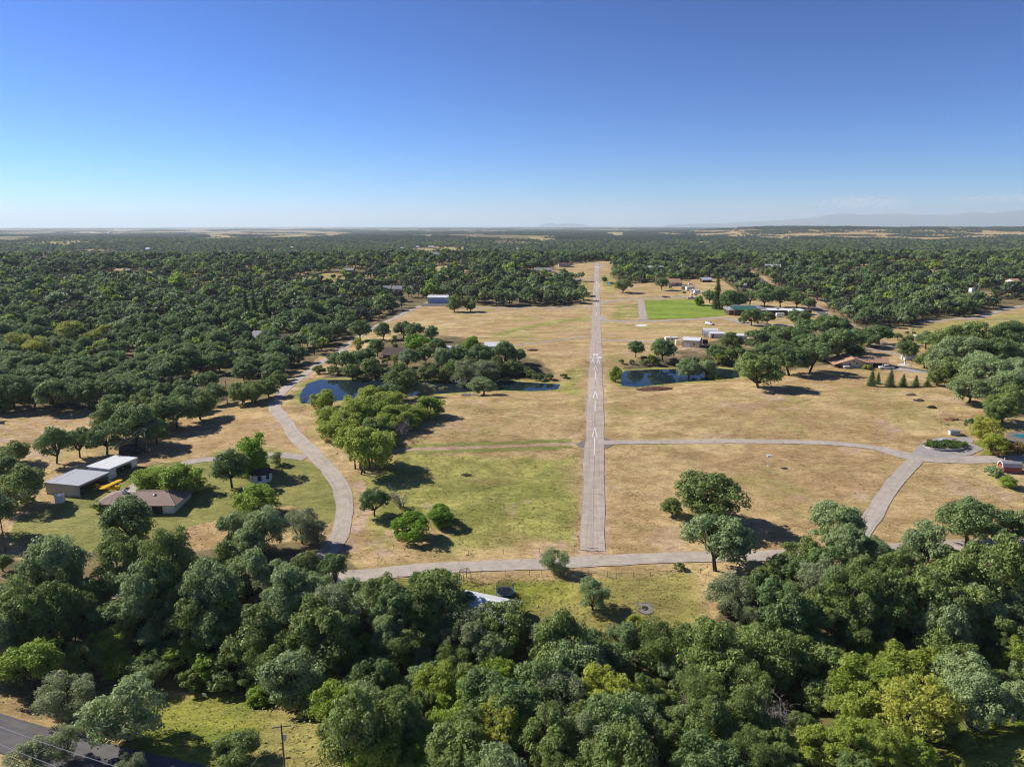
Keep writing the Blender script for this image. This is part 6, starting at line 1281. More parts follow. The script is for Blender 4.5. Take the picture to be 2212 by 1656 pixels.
# --- vehicles
def tyre(par, x, y, r, w=.22):
    o = part('wheel', MB().lathe([(r * .55, -w / 2), (r * .95, -w / 2), (r, -w * .3), (r, w * .3), (r * .95, w / 2), (r * .55, w / 2)], 'rubber', 14), par); o.rotation_euler = (math.pi / 2, 0, 0); o.location = (x, y, r)
    h_ = part('rim', MB().lathe([(r * .2, -w * .52), (r * .58, -w * .51), (r * .58, w * .51), (r * .2, w * .52)], 'steel', 10), o); return o
def vehicle(kind, x, y, yaw, label, paint, group=None, scale=1.0):
    p = G(x, y); nm = {'pickup': 'pickup_truck', 'suv': 'parked_car', 'rv': 'travel_trailer', 'cargo': 'cargo_trailer', 'motorhome': 'motorhome', 'flatbed': 'flatbed_trailer', 'boom': 'utility_truck'}[kind]
    ct = {'pickup': 'pickup truck', 'suv': 'car', 'rv': 'trailer', 'cargo': 'trailer', 'motorhome': 'motorhome', 'flatbed': 'trailer', 'boom': 'truck'}[kind]
    t = thing(nm, label, ct, (p.x, p.y, p.z + .02), math.radians(yaw), group); t.scale = (scale,) * 3
    if kind in ('pickup', 'boom'):
        L, W = 5.8, 2.0; b = MB(); b.xprism([(-W / 2, .45), (W / 2, .45), (W / 2, .95), (W / 2 - .08, 1.12), (-W / 2 + .08, 1.12), (-W / 2, .95)], -L / 2, L / 2, paint); part('body', b, t, None, .04)
        part('cab', MB().add([(x_, s * w_, z) for z, w_, xa, xb in ((1.1, .92, -.9, 1.55), (1.85, .74, -.7, .75)) for x_, s in ((xa, -1), (xb, -1), (xb, 1), (xa, 1))], [(3, 2, 1, 0), (4, 5, 6, 7), (0, 1, 5, 4), (1, 2, 6, 5), (2, 3, 7, 6), (3, 0, 4, 7)], paint), t)
        part('windscreen', MB().add([(1.52, -.8, 1.2), (1.52, .8, 1.2), (.86, .66, 1.78), (.86, -.66, 1.78)], [(0, 1, 2, 3)], 'glass'), t)
        for s in (-1, 1): part('side_window', MB().add([(-.72, s * .915, 1.25), (1.2, s * .915, 1.25), (.68, s * .79, 1.74), (-.6, s * .79, 1.74)], [(0, 1, 2, 3)], 'glass'), t)
        part('cargo_bed', MB().box((-1.9, 0, 1.125), (1.9, 1.7, .02), 'dark') if kind == 'pickup' else MB().box((-1.9, 0, 1.1), (1.9, 1.9, .6), paint), t)
        if kind == 'boom': part('boom', MB().tube([(-1.6, 0, 1.7), (-2.0, .2, 3.4), (-.8, .3, 3.9)], .14, 'blueside'), t)
        for s in (-1, 1): part('headlight', MB().box((L / 2 + .01, s * .75, .72), (.06, .34, .2), 'glass'), t)
        for x_ in (-1.85, 1.85):
            for s in (-1, 1): tyre(t, x_, s * .9, .39)
    elif kind == 'suv':
        L, W = 4.5, 1.8; part('body', MB().box((0, 0, .35), (L, W, .6), paint), t, None, .07)
        part('cab', MB().add([(x_, s * w_, z) for z, w_, xa, xb in ((.93, .84, -2.0, 1.1), (1.5, .66, -1.7, .35)) for x_, s in ((xa, -1), (xb, -1), (xb, 1), (xa, 1))], [(3, 2, 1, 0), (4, 5, 6, 7), (0, 1, 5, 4), (1, 2, 6, 5), (2, 3, 7, 6), (3, 0, 4, 7)], paint), t)
        part('windscreen', MB().add([(1.06, -.72, 1.0), (1.06, .72, 1.0), (.46, .6, 1.44), (.46, -.6, 1.44)], [(0, 1, 2, 3)], 'glass'), t)
        for s in (-1, 1): part('side_window', MB().add([(-1.8, s * .835, 1.02), (.9, s * .835, 1.02), (.32, s * .70, 1.42), (-1.6, s * .70, 1.42)], [(0, 1, 2, 3)], 'glass'), t)
        for x_ in (-1.4, 1.4):
            for s in (-1, 1): tyre(t, x_, s * .8, .34)
    elif kind in ('rv', 'motorhome', 'cargo'):
        L, W, h_ = {'rv': (7.0, 2.4, 2.6), 'motorhome': (8.0, 2.45, 2.8), 'cargo': (5.2, 2.2, 2.3)}[kind]
        prof = [(-L / 2, .5), (L / 2 - (.5 if kind != 'cargo' else 0), .5), (L / 2, 1.2), (L / 2 - .25, h_ + .35), (L / 2 - .6, h_ + .5), (-L / 2 + .2, h_ + .5), (-L / 2, h_ + .2)]
        n_ = len(prof); b = MB().add([(x_, s * W / 2, z) for s in (-1, 1) for x_, z in prof], [tuple(range(n_)), tuple(range(n_, 2 * n_))[::-1]] + [(j, j + n_, (j + 1) % n_ + n_, (j + 1) % n_) for j in range(n_)], paint); part('body', b, t)
        if kind != 'cargo':
            for s in (-1, 1):
                for x_, w_ in ((-2.2, 1.2), (-.2, 1.0), (1.9, 1.3)): part('window', MB().box((x_, s * (W / 2 + .01), 1.6), (w_, .04, .7), 'glass'), t)
            part('door', MB().box((.9, -W / 2 - .02, .6), (.7, .05, 1.9), 'pale'), t); part('roof_vent', MB().box((-.8, 0, h_ + .5), (.7, .7, .25), 'white'), t)
        if kind == 'motorhome': part('windscreen', MB().box((L / 2 - .06, 0, 1.5), (.08, 2.1, 1.0), 'glass'), t)
        else: part('hitch', MB().tube([(L / 2 - .3, -.6, .55), (L / 2 + 1.1, 0, .5), (L / 2 - .3, .6, .55)], .06, 'black'), t)
        for x_ in ((-.5, .4) if kind != 'motorhome' else (-2.4, 2.6)):
            for s in (-1, 1): tyre(t, x_, s * (W / 2 - .14), .36)
    else:
        part('deck', MB().box((0, 0, .6), (6.0, 2.2, .15), 'black'), t); part('rail', MB().box((0, -1.1, .75), (6, .06, .4), 'black').box((0, 1.1, .75), (6, .06, .4), 'black').box((-3, 0, .75), (.06, 2.2, .4), 'black'), t); part('hitch', MB().tube([(3, -.5, .6), (4.2, 0, .5), (3, .5, .6)], .06, 'black'), t)
        for x_ in (-.5, .4):
            for s in (-1, 1): tyre(t, x_, s * 1.2, .33)
    return t
vehicle('pickup', *z4(722, 446), 176, 'white pickup truck parked beside the tan roofed house', 'white')
p = G(*z4(296, 440)); t = thing('propane_tank', 'long white propane tank beside the cream house wall', 'tank', p); part('tank', MB().lathe([(.05, -1.5), (.4, -1.3), (.5, -1.1), (.5, 1.1), (.4, 1.3), (.05, 1.5)], 'white', 16, (0, 0, .75), 'Y'), t); t.rotation_euler.z = math.pi / 2; part('feet', MB().box((0, -.8, 0), (.5, .15, .35), 'steel').box((0, .8, 0), (.5, .15, .35), 'steel'), t)
z3 = lambda x, y: S(1900 + x / 4.424, 760 + y / 4.424)
vehicle('boom', *z3(790, 845), -60, 'white service truck with blue boom on the field lane', 'white')
vehicle('rv', *z3(300, 1080), 4, 'white travel trailer parked on the lane by the right pond', 'white')
vehicle('cargo', *z3(1700, 750), 175, 'white box trailer in front of the flat roofed building', 'white')
vehicle('flatbed', *z3(220, 494), 0, 'low black flatbed trailer beside the upper lane', 'black')
vehicle('pickup', *z3(550, 510), 10, 'grey pickup truck at the corner of the striped lawn', 'siding')
vehicle('suv', *z3(545, 328), 5, 'white car parked on the drive behind the tan house', 'white')
for k, (x, y, kd, yw, pt, lb) in enumerate([(450, 388, 'motorhome', 70, 'tan', 'tan motorhome, leftmost of the parked vehicles by the tan house'), (535, 400, 'motorhome', 20, 'white', 'white motorhome behind the row of parked vehicles'), (575, 412, 'pickup', 30, 'white', 'white pickup beside the white motorhome'), (600, 412, 'suv', 15, 'white', 'white car at the right end of the parked row'), (590, 462, 'pickup', 8, 'white', 'white pickup nearest the striped lawn in the parked row'), (625, 440, 'cargo', 12, 'white', 'white cargo trailer behind the nearest white pickup')]):
    vehicle(kd, *z3(x, y), yw, lb, pt, 'vehicles parked by the tan house')
z1b = lambda x, y: S(x / 2.212, 560 + y / 2.212)
vehicle('suv', *z1b(1675, 1000), 20, 'white car in front of the dark roofed house in the woods', 'white')
vehicle('pickup', *Z1(1385, 178), 20, 'dark pickup truck in the oak shade behind the white hangar', 'black')
vehicle('cargo', *Z1(1290, 188), 15, 'black trailer in the oak shade behind the white hangar', 'black')

# --- sheds and houses further off
p = G(*z3(815, 1010)); W = 190 / 4.424 * depth(p) / 2081; t = thing('quonset_hut', 'white ribbed half round hut behind the pond sheds', 'hut', (p.x, p.y + 3, Hs(p.x, p.y + 3)), -.1)
arc = [(3.6 * math.cos(math.pi * k / 18), 4.4 * math.sin(math.pi * k / 18) + .2) for k in range(19)]; ain = [(y * .96, z - .15) for y, z in arc][::-1]
part('shell', MB().xprism([(a, max(b, -.3)) for a, b in arc] + [(a, max(b, -.3)) for a, b in ain], -W / 2, W / 2, seamed('ribbed_white', (.66, .66, .64), .9, 0, .5, .12)), t); part('end_wall', MB().xprism(ain, W / 2 - .3, W / 2 - .15, 'whiteside'), t); part('rear_panel', MB().xprism(ain, -W / 2 + 2.2, -W / 2 + 2.35, 'siding'), t)
house(*z3(545, 1140), 36, 9.5, -22, 'cream metal barn with white roof beside the right pond trees', 'cream', 'whiteroof', 3.6, .9, .2, 0, [('f', .2, .8, .8)], None, 'barn', 'barn', garage=-.2)
house(*z3(890, 1022), 30, 7, -8, 'long low white roofed shed behind the pond trees', 'pale', 'whiteroof', 2.6, .5, .2, 0, [], ('f', -.3), 'shed', 'shed')
house(*z3(1190, 1050), 26, 7, -8, 'white roofed building mostly hidden by the pond oaks', 'pale', 'whiteroof', 2.6, .6, .2, 0, [], ('f', 0), 'shed', 'shed')
p = G(*z3(388, 1108)); t = thing('storage_container', 'pale yellow storage container beside the travel trailer', 'container', p, .1); part('box', MB().box((0, 1.2, 0), (2.4, 2.4, 2.5), 'cream'), t); part('door', MB().box((0, -.02, .15), (2.1, .05, 2.2), 'pale'), t)
p = G(*z3(735, 1105)); t = thing('enclosed_trailer', 'dark enclosed trailer right of the cream barn', 'trailer', p, .1); part('box', MB().box((0, 1.2, .5), (2.6, 2.2, 2.0), 'brownwall'), t); [tyre(t, x, .1, .33) for x in (-.5, .5)]
# the flat roofed building by the striped lawn
def school():
    a, b = G(*z3(1480, 720)), G(*z3(1800, 735)); p = G(*z3(1640, 728)); t = thing('long_building', 'long dark building with white flat roof by the striped lawn', 'building', (p.x, p.y, p.z), -.05); k = depth(p) / 2081 / 4.424
    part('main_wall', MB().box((0, 6, -.6), (330 * k, 12, 4.0), 'brownwall'), t); part('main_roof', MB().box((0, 6, 3.42), (345 * k, 13, .3), 'white'), t); part('roof_edge', MB().box((-20 * k, -.6, 2.8), (300 * k, .3, .9), 'greenroof'), t)
    part('right_wall', MB().box((260 * k, 3, -.6), (200 * k, 14, 4.0), 'tan'), t); part('right_roof', MB().box((262 * k, 3, 3.44), (235 * k, 15, .3), 'white'), t); part('right_edge', MB().box((262 * k, -4.7, 2.9), (238 * k, .3, .9), 'greenroof'), t)
    g2 = gable_roof(26, 14, 3.6, 2.6, .8, 'greyshingle', .2, 5); g2.v = [(x - 330 * k, y + 8, z) for x, y, z in g2.v]; part('left_roof', g2, t); part('left_wall', MB().box((-330 * k, 8, -.6), (26, 14, 4.15), 'brownwall'), t)
    g3 = gable_roof(14, 10, 4.4, 1.8, .8, 'greenroof', .2); g3.v = [(x - 400 * k, y + 3, z) for x, y, z in g3.v]; part('green_roof', g3, t); part('green_wall', gable_like, t) if False else part('green_wall', MB().box((-400 * k, 3, -.6), (13.5, 9.6, 4.9), 'brownwall'), t)
    part('far_roof', MB().box((420 * k, 8, 3.0), (150 * k, 9, .25), 'darkshingle'), t); part('far_wall', MB().box((420 * k, 8, -.6), (140 * k, 8, 3.55), 'brownwall'), t)
    for u in (-.35, -.15, .1, .3): part('window', MB().box((u * 330 * k, -.05, 1.0), (3.0, .12, 1.3), 'glass'), t)
    for u in (200, 300): part('door', MB().box((u * k, -4.06, 0), (1.2, .12, 2.2), 'glass'), t)
    for u in (60, 250): part('roof_unit', MB().box((u * k, 6 if u < 100 else 3, 3.75), (1.8, 1.6, 1.0), 'steel'), t)
    for dx_ in (-320, 0, 300): HOUSES.append((p.x + dx_ * k, p.y + 6, 22))
school()
house(*z3(345, 345), 32, 14, 12, 'tan stucco house with clay coloured roof by the parked vehicles', 'tan', 'shingle', 3.2, 3.0, .6, 0, [('f', .2, 1.6, 1.6), ('f', .0, 1.0, 1.8)], ('f', .1), clear=16)
house(*z3(100, 165), 34, 14, 4, 'pale blue metal building in the trees beyond the tan house', 'blueside', 'blueroof', 5.0, 1.4, .3, 0, [], ('f', .3), 'metal_building', 'building', garage=-.2)
house(*z3(1300, 372), 36, 12, 5, 'house with pale blue grey roof below the public road', 'pale', 'blueroof', 3.0, 2.4, .6, 0, [('f', .2, 1.5, 1.2)], ('f', -.1))
house(*z3(1610, 168), 30, 11, -14, 'dark brown lodge with grey metal roof above the woods', 'brownwall', 'greyroof', 5.5, 3.0, .8, 0, [('f', -.25, 1.6, 1.6), ('f', .1, 1.6, 1.6), ('f', .3, 1.6, 1.6)], ('f', 0), chimney=-.1)
house(*z3(760, 296), 20, 8, 5, 'blue roofed open pavilion behind the parked vehicles', 'brownwall', 'blueroof', 2.6, 1.6, .6, 0, [], ('f', 0), 'pavilion', 'pavilion')
house(*z3(770, 478), 18, 5, 0, 'small shelter with dark green roof beside the cypress', 'brownwall', 'greenroof', 2.4, .9, .4, 0, [], ('f', 0), 'shelter', 'shelter')
house(*z3(400, 72), 22, 9, 3, 'brown house far beyond the pale blue metal building', 'brownwall', 'darkshingle', 3, 1.6, .5, 0, [('f', .2, 1.2, 1.1)], ('f', 0))
z5 = lambda x, y: S(1100 + x / 3.687, 740 + y / 3.687)
house(*z5(672, 545), 44, 13, -2, 'long white metal hangar with pale blue doors at the lane', 'whiteside', 'whiteroof', 4.4, 1.2, .3, 0, [], None, 'hangar', 'hangar', clear=16)
hg = bpy.data.objects['hangar.002'] if 'hangar.002' in bpy.data.objects else None
if hg:
    Lh = 44 * depth(G(*z5(672, 545))) / F
    for k in range(4): part('door', MB().box((-Lh / 2 + Lh * (k + .5) / 4, -6.6, .1), (Lh / 4 - .15, .1, 3.9), 'blueside'), hg)
house(*z5(1815, 215), 38, 12, 3, 'long low white house with grey roof on the far slope', 'white', 'greyshingle', 3.0, 1.8, .5, 0, [('f', -.3, 1.6, 1.2), ('f', .1, 1.4, 1.2), ('f', .35, 1.4, 1.2)], ('f', 0), clear=20, garage=-.38)
house(*z5(2045, 155), 26, 10, 3, 'dark grey house at the wood edge on the crest', 'siding', 'darkshingle', 3.0, 1.6, .5, 0, [('f', -.2, 1.4, 1.2), ('f', .2, 1.4, 1.2)], ('f', 0), clear=18)
house(*z5(1710, 248), 9, 5, 3, 'tiny grey shed below the long low white house', 'siding', 'greyshingle', 2.4, 1, .3, 0, [], ('f', 0), 'shed', 'shed')
t, L = house(*z5(640, 68), 22, 12, 4, 'two storey grey house with white trim above the woods', 'siding', 'greyshingle', 6.2, 2.6, .6, 0, [('f', -.3, 1.4, 1.4), ('f', 0, 1.4, 1.4), ('f', .3, 1.4, 1.4), ('l', .2, 1.4, 1.4)], ('f', -.15), clear=20)
for u in (-.3, .05, .35): opening('window', t, u * L, 4.2, 1.4, 1.2, 'f', L, 12)
part('porch_roof', MB().box((L * .1, -7.4, 3.0), (L * .7, 2.9, .2), 'greyshingle'), t)
house(*z5(1030, 268), 10, 5, 0, 'small white roofed shed alone in the middle woods', 'white', 'whiteroof', 2.6, .8, .2, 0, [], ('f', 0), 'shed', 'shed')
for x, w_, lb in ((120, 16, 'leftmost grey roofed house among the middle woods'), (230, 20, 'grey roofed house beside the pale willow in the middle woods'), (400, 14, 'rightmost grey roofed house among the middle woods')): house(*z5(x, 425), w_, 10, 2, lb, 'pale', 'greyshingle', 2.8, 2.2, .5, 0, [('f', .2, 1.3, 1.1)], ('f', 0), group='grey roofed houses in the middle woods')
house(*z5(1600, 540), 20, 9, 5, 'dark brown house under the oaks by the far hangar lane', 'brownwall', 'greyshingle', 4.5, 2.0, .6, 0, [('f', .2, 1.4, 1.2)], ('f', -.2)); house(*z5(1370, 545), 18, 7, 0, 'low white building under the oaks by the far hangar lane', 'white', 'whiteroof', 2.6, .8, .3, 0, [('f', .2, 1.2, 1)], ('f', 0))
house(*z5(190, 1160), 44, 9, -12, 'brown house with dark shingle roof in the pond grove', 'brownwall', 'darkshingle', 2.8, 2.4, .8, 0, [('f', .2, 1.5, 1.2), ('f', -.2, 1.5, 1.2)], ('f', 0))
house(*z5(835, 1130), 36, 9, 5, 'white building glimpsed through the middle of the pond grove', 'white', 'whiteroof', 3.2, 1.5, .4, 0, [('f', .2, 1.2, 1)], ('f', 0)); house(*z5(1300, 1075), 44, 9, 5, 'white building glimpsed at the right end of the pond grove', 'white', 'whiteroof', 3.0, 1.2, .4, 0, [('f', -.2, 1.2, 1)], ('f', .1))
house(*z1b(1655, 975), 34, 11, -20, 'dark roofed house beside the bright green tree in the left woods', 'brownwall', 'greyshingle', 2.8, 2.6, .7, 0, [('f', .2, 1.4, 1.1)], ('f', 0)); house(*z1b(1850, 985), 34, 10, 5, 'low dark roofed house right of the bright green tree in the left woods', 'brownwall', 'darkshingle', 2.8, 1.8, .7, 0, [('f', .1, 1.4, 1.1)], ('f', -.2))
zf = lambda x, y: (x * .2333, 472 + y * .2333); zg = lambda x, y: (516 + x * .2333, 472 + y * .2333)
for x, y, w_, wm, rm, h_, lb in [(420, 392, 19, 'pale', 'shingle', 4, 'pale tan roofed building alone in the far left woods'), (1240, 318, 10, 'white', 'blueroof', 4, 'pale green roofed building far in the left woods'), (1365, 302, 8, 'white', 'whiteroof', 7, 'white gabled house far in the left woods'), (1600, 390, 18, 'pale', 'whiteroof', 3, 'long white roofed shed far in the left woods'), (1090, 512, 16, 'brownwall', 'shingle', 3.5, 'reddish roofed house far in the left woods'), (1165, 518, 7, 'white', 'blueroof', 3.5, 'white and blue shed right of the reddish roofed far house'), (1880, 305, 12, 'pale', 'shingle', 3.5, 'pinkish far house at the wood edge')]:
    house(*zf(x, y), w_, 12, 0, lb, wm, rm, h_, h_ * .5, .5, 0, [('f', .2, 1.6, 1.2)], ('f', 0), clear=20)
for x, y, w_, wm, rm, h_, lb in [(390, 322, 24, 'brownwall', 'tile', 4.5, 'dark red roofed house on the far woods edge'), (490, 278, 16, 'white', 'whiteroof', 4, 'white roofed building behind the dark red roof'), (1780, 275, 12, 'white', 'whiteroof', 5, 'white barn on the yellow far meadow'), (1645, 275, 10, 'white', 'whiteroof', 5, 'white roofed shed left of the white far barn'), (1510, 290, 11, 'blueside', 'blueroof', 5, 'bluish house on the yellow far meadow'), (1010, 505, 22, 'siding', 'greyshingle', 3.2, 'grey house beside the golden clearing')]:
    house(*zg(x, y), w_, 12, 0, lb, wm, rm, h_, h_ * .5, .5, 0, [('f', .2, 1.6, 1.2)], ('f', 0), clear=20)
for (x, y), w_, wm, rm, h_, lb in [((1032 + 395 * .2333, 472 + 292 * .2333), 17, 'white', 'whiteroof', 4, 'long white building beside the far orchard'), (q3(2115, 440), 15, 'white', 'whiteroof', 4, 'long white roofed building far in the right woods'), (q3(2165, 612), 16, 'white', 'shingle', 4, 'white house far right in the woods'), ((1548.4 + 555 * .3, 413 + 470 * .3), 5, 'white', 'whiteroof', 4, 'tiny white shed far in the right woods')]:
    house(x, y, w_, 12, 0, lb, wm, rm, h_, h_ * .5, .5, 0, [('f', .2, 1.6, 1.2)], ('f', 0), clear=18)
t, L = house(*q3(1925, 703), 15, 9, 10, 'white house with chimney tower beyond the pasture track', 'white', 'blueroof', 4, 2.2, .4, 0, [('f', .2, 1.4, 1.2)], ('f', 0), clear=16); part('tower', MB().box((-L / 2 - 1.6, 0, -.6), (3.0, 3.0, 9.5), 'white'), t)
p = G(zf(1022, 146)[0], zf(1022, 146)[1]); k = depth(p) / F; t = thing('water_tank', 'white domed water tank on the far left horizon', 'water tank', p); part('tank', MB().lathe([(4.2 * k, -2), (4.2 * k, 3.2 * k), (3.4 * k, 4.8 * k), (1.6 * k, 5.7 * k), (.1, 6 * k)], 'white', 24), t)

# --- cattle on the pasture
def cow(x, y, yaw, label, mat):
    p = G(x, y); J = [(-.75, 0, 1.12), (.0, 0, 1.08), (.62, 0, 1.15), (1.0, 0, 1.25), (1.3, 0, .95), (1.5, 0, .72), (-.95, 0, 1.15), (-1.02, .02, .6)]; R0 = [.34, .42, .36, .22, .17, .11, .1, .035]; E = [(0, 1), (1, 2), (2, 3), (3, 4), (4, 5), (0, 6), (6, 7)]
    for s in (-1, 1):
        k = len(J); J += [(.58, s * .22, .72), (.60, s * .22, .38), (.58, s * .22, .03), (-.78, s * .22, .75), (-.90, s * .23, .42), (-.84, s * .23, .03)]; R0 += [.14, .075, .065, .19, .075, .065]; E += [(2, k), (k, k + 1), (k + 1, k + 2), (0, k + 3), (k + 3, k + 4), (k + 4, k + 5)]
        k = len(J); J.append((1.24, s * .22, 1.05)); R0.append(.04); E.append((4, k))
    me = bpy.data.meshes.new('cow'); me.from_pydata(J, E, []); o = bpy.data.objects.new('tmp', me); C.objects.link(o); o.modifiers.new('s', 'SKIN')
    for k, r_ in enumerate(R0): me.skin_vertices[0].data[k].radius = (r_, r_); me.skin_vertices[0].data[k].use_root = k == 1
    o.modifiers.new('d', 'SUBSURF').levels = 1; dg = bpy.context.evaluated_depsgraph_get(); dg.update(); m2 = bpy.data.meshes.new_from_object(o.evaluated_get(dg)); bpy.data.objects.remove(o); m2.materials.clear(); m2.materials.append(mat); m2.polygons.foreach_set('use_smooth', [True] * len(m2.polygons))
    c = link('cow', m2); c.location = p; c.rotation_euler.z = yaw; tag(c, label, 'cow', 'cattle grazing on the pasture')
hide = flat('red_brown_hide', (.22, .08, .035), .8)
cow(*z4(1105, 96), .3, 'red brown cow grazing on the pasture, right of the white one', hide); cow(*z4(1048, 104), 2.6, 'white cow grazing on the pasture', MAT['white']); cow(*z4(1022, 70), 3.3, 'red brown cow on the pasture, farthest of the herd', hide); cow(*z4(948, 68), .2, 'dark cow on the pasture, leftmost of the herd', MAT['black'])
# ------------------------------------------------------------------ the woods
WP, WS, WX, WY, WD = woods()
inview = (WX > -30) & (WX < 2240)
big = np.argsort(-(WS / WD) * inview)
ZONE = [(lambda x, y: x < 420, 'dark oak in the nearest part of the left woods', 'oaks in the nearest part of the left woods'), (lambda x, y: x < 900, 'dark oak in the woods just above the winding road', 'oaks in the woods just above the winding road'),
        (lambda x, y: x < 1500, 'dark oak in the woods beside the far half of the runway', 'oaks in the woods beside the far half of the runway'), (lambda x, y: True, 'dark oak in the woods above the public road and pasture', 'oaks in the woods above the public road and pasture')]
single = set(); quota = max(0, 296 - COUNT.get('oak', 0))
for i in big[:quota]:
    single.add(int(i)); x, y = WP[i]; lab = next(z_ for z_ in ZONE if z_[0](WX[i], WY[i]))
    tree_at('oak', (x, y, Hs(x, y)), WS[i], lab[1], lab[2], random.uniform(.9, 1.15))
print('woods', len(WP), 'single', len(single), 'trees', COUNT)
KITC = bpy.data.collections.new('woodland_kit')
def far_kit(seed, mat, big_=False):
    q, b, _m, Hh = kit_round('far', mat, seed, n=9, subs=4, nl=13, leaf=.75 if not big_ else .8, hz=2.9, H=8.8, far=True, jit=.45)
    o = b.build('t'); tv = np.array([v.co[:] for v in o.data.vertices]); tf = [list(p.vertices) for p in o.data.polygons]; bpy.data.objects.remove(o)
    return q, tv, tf
def far_obj(name, q, mats, tv=None, tf=None):
    fv = np.arange(len(q)).reshape(-1, 4); v = q.tolist(); f = fv.tolist(); mi = [0] * len(f)
    if tv is not None:
        k = len(v); v += tv.tolist(); f += [[k + j for j in p] for p in tf]; mi += [1] * len(tf)
    me = bpy.data.meshes.new(name); me.from_pydata(v, [], f); [me.materials.append(m) for m in mats]; me.polygons.foreach_set('material_index', mi)
    o = bpy.data.objects.new(name, me); KITC.objects.link(o); return o
spec = [('wood', 0), ('wood', 1), ('oak', 2), ('blue', 3), ('wood', 4), ('oak', 5), ('wood', 6), ('live', 7), ('blue', 10), ('wood', 8), ('oak', 9), ('walnut', 11)]
for k, (m_, s_) in enumerate(spec):
    q, tv, tf = far_kit(300 + s_, m_); far_obj('kit_%02d_tree' % k, q, [LEAF[m_], MAT['bark']], tv, tf)
NT = len(spec)
# patches of many crowns for the distance
rng = np.random.default_rng(5)
for k in range(6):
    n = 84 if k < 4 else 22; side = 80.0; Q = []
    for _ in range(n):
        c = rng.uniform(-side / 2, side / 2, 2); s_ = rng.uniform(.75, 1.35)
        m = crown_points(rng, 6, 5.0, 4.6, 2.8, -.3); q = leaves(rng, [a for a, b in m], [b * 1.1 for a, b in m], 16, 1.05, jit=.4)
        q = q * s_; q[:, :2] += c; Q.append(q)
    far_obj('kit_%02d_patch' % (NT + k), np.concatenate(Q), [LEAF['wood']])
def instancer(name, P, sc, rz, idx, label=None):
    me = bpy.data.meshes.new(name); me.vertices.add(len(P)); me.vertices.foreach_set('co', np.asarray(P, np.float32).ravel())
    for nm, ty, arr in (('sc', 'FLOAT_VECTOR', sc), ('rz', 'FLOAT', rz), ('pick', 'INT', idx)):
        a = me.attributes.new(nm, ty, 'POINT')
        if ty == 'FLOAT_VECTOR': a.data.foreach_set('vector', np.asarray(arr, np.float32).ravel())
        else: a.data.foreach_set('value', np.asarray(arr, np.float32 if ty == 'FLOAT' else np.int32))
    o = link(name, me); ng = bpy.data.node_groups.new(name, 'GeometryNodeTree')
    ng.interface.new_socket('Geometry', in_out='INPUT', socket_type='NodeSocketGeometry'); ng.interface.new_socket('Geometry', in_out='OUTPUT', socket_type='NodeSocketGeometry')
    n = ng.nodes; l = ng.links; gi = n.new('NodeGroupInput'); go = n.new('NodeGroupOutput')
    ci = n.new('GeometryNodeCollectionInfo'); ci.inputs['Collection'].default_value = KITC; ci.inputs['Separate Children'].default_value = True; ci.inputs['Reset Children'].default_value = True
    ip = n.new('GeometryNodeInstanceOnPoints'); ip.inputs['Pick Instance'].default_value = True
    def na(nm, ty):
        a = n.new('GeometryNodeInputNamedAttribute'); a.data_type = ty; a.inputs[0].default_value = nm; return a.outputs[0]
    cb = n.new('ShaderNodeCombineXYZ'); l.new(na('rz', 'FLOAT'), cb.inputs[2])
    l.new(gi.outputs[0], ip.inputs['Points']); l.new(ci.outputs[0], ip.inputs['Instance']); l.new(na('pick', 'INT'), ip.inputs['Instance Index'])
    l.new(cb.outputs[0], ip.inputs['Rotation']); l.new(na('sc', 'FLOAT_VECTOR'), ip.inputs['Scale']); l.new(ip.outputs[0], go.inputs[0])
    md = o.modifiers.new('instances', 'NODES'); md.node_group = ng; tag(o, label, None, None, 'stuff'); return o
rest = np.array([i for i in range(len(WP)) if i not in single]); Pz = np.stack([WP[rest, 0], WP[rest, 1], H(WP[rest, 0], WP[rest, 1])], 1)
s_ = WS[rest] / 10; r = random.Random(3); R_ = np.random.default_rng(8)
instancer('woodland', Pz, np.stack([s_, s_, s_ * R_.uniform(.85, 1.2, len(s_))], 1), R_.uniform(0, 6.28, len(s_)), np.minimum(NT - 1, (R_.random(len(s_)) ** 1.35 * NT).astype(int)), 'dense dark oak woodland rolling away to the horizon')
def distant():
    rng = np.random.default_rng(17); out = []
    y = 3240.0
    while y < 24000:
        st = 66 if y < 7000 else (90 if y < 12000 else 150); half = .78 * y; gx = np.arange(-half, half, st)
        gx = gx + rng.uniform(-.4, .4, len(gx)) * st; gy = y + rng.uniform(-.4, .4, len(gx)) * st
        z = H(gx, gy); x_, y_, d_ = proj(np.stack([gx, gy, z], 1)); ok = np.ones(len(gx), bool)
        for g_ in GLADES: ok &= ~inside(x_, y_, g_)
        th = fbm(gx / 700, gy / 900, 23, 4); lim = np.full(len(gx), .60)
        lim = np.where(y > 4200, .52, lim); lim = np.where(y > 7500, .46, lim); lim = np.where(y > 12000, .42, lim)
        th2 = fbm(gx / 170, gy / 260, 29, 4); gold = inside(x_, y_, [(1430, 503), (1600, 496), (2280, 496), (2280, 508), (2000, 523), (1750, 518), (1560, 515)])
        th = np.where(gold, th2, th); lim = np.where(gold, .43, lim); lim = np.where((gx > -.05 * gy) & ~gold & (gx < .3 * gy), lim + .05, lim)
        ok &= th < lim; thin = (th > lim - .05) | gold
        for a, b, c, t in zip(gx[ok], gy[ok], z[ok], thin[ok]): out.append((a, b, c - .5, t, st / 66))
        y += st * (1.0 if y < 7000 else 1.6)
    return np.array(out)
DP = distant(); k = len(DP); sc = np.stack([DP[:, 4] * 1.05, DP[:, 4] * 1.05, R_.uniform(.9, 1.35, k)], 1)
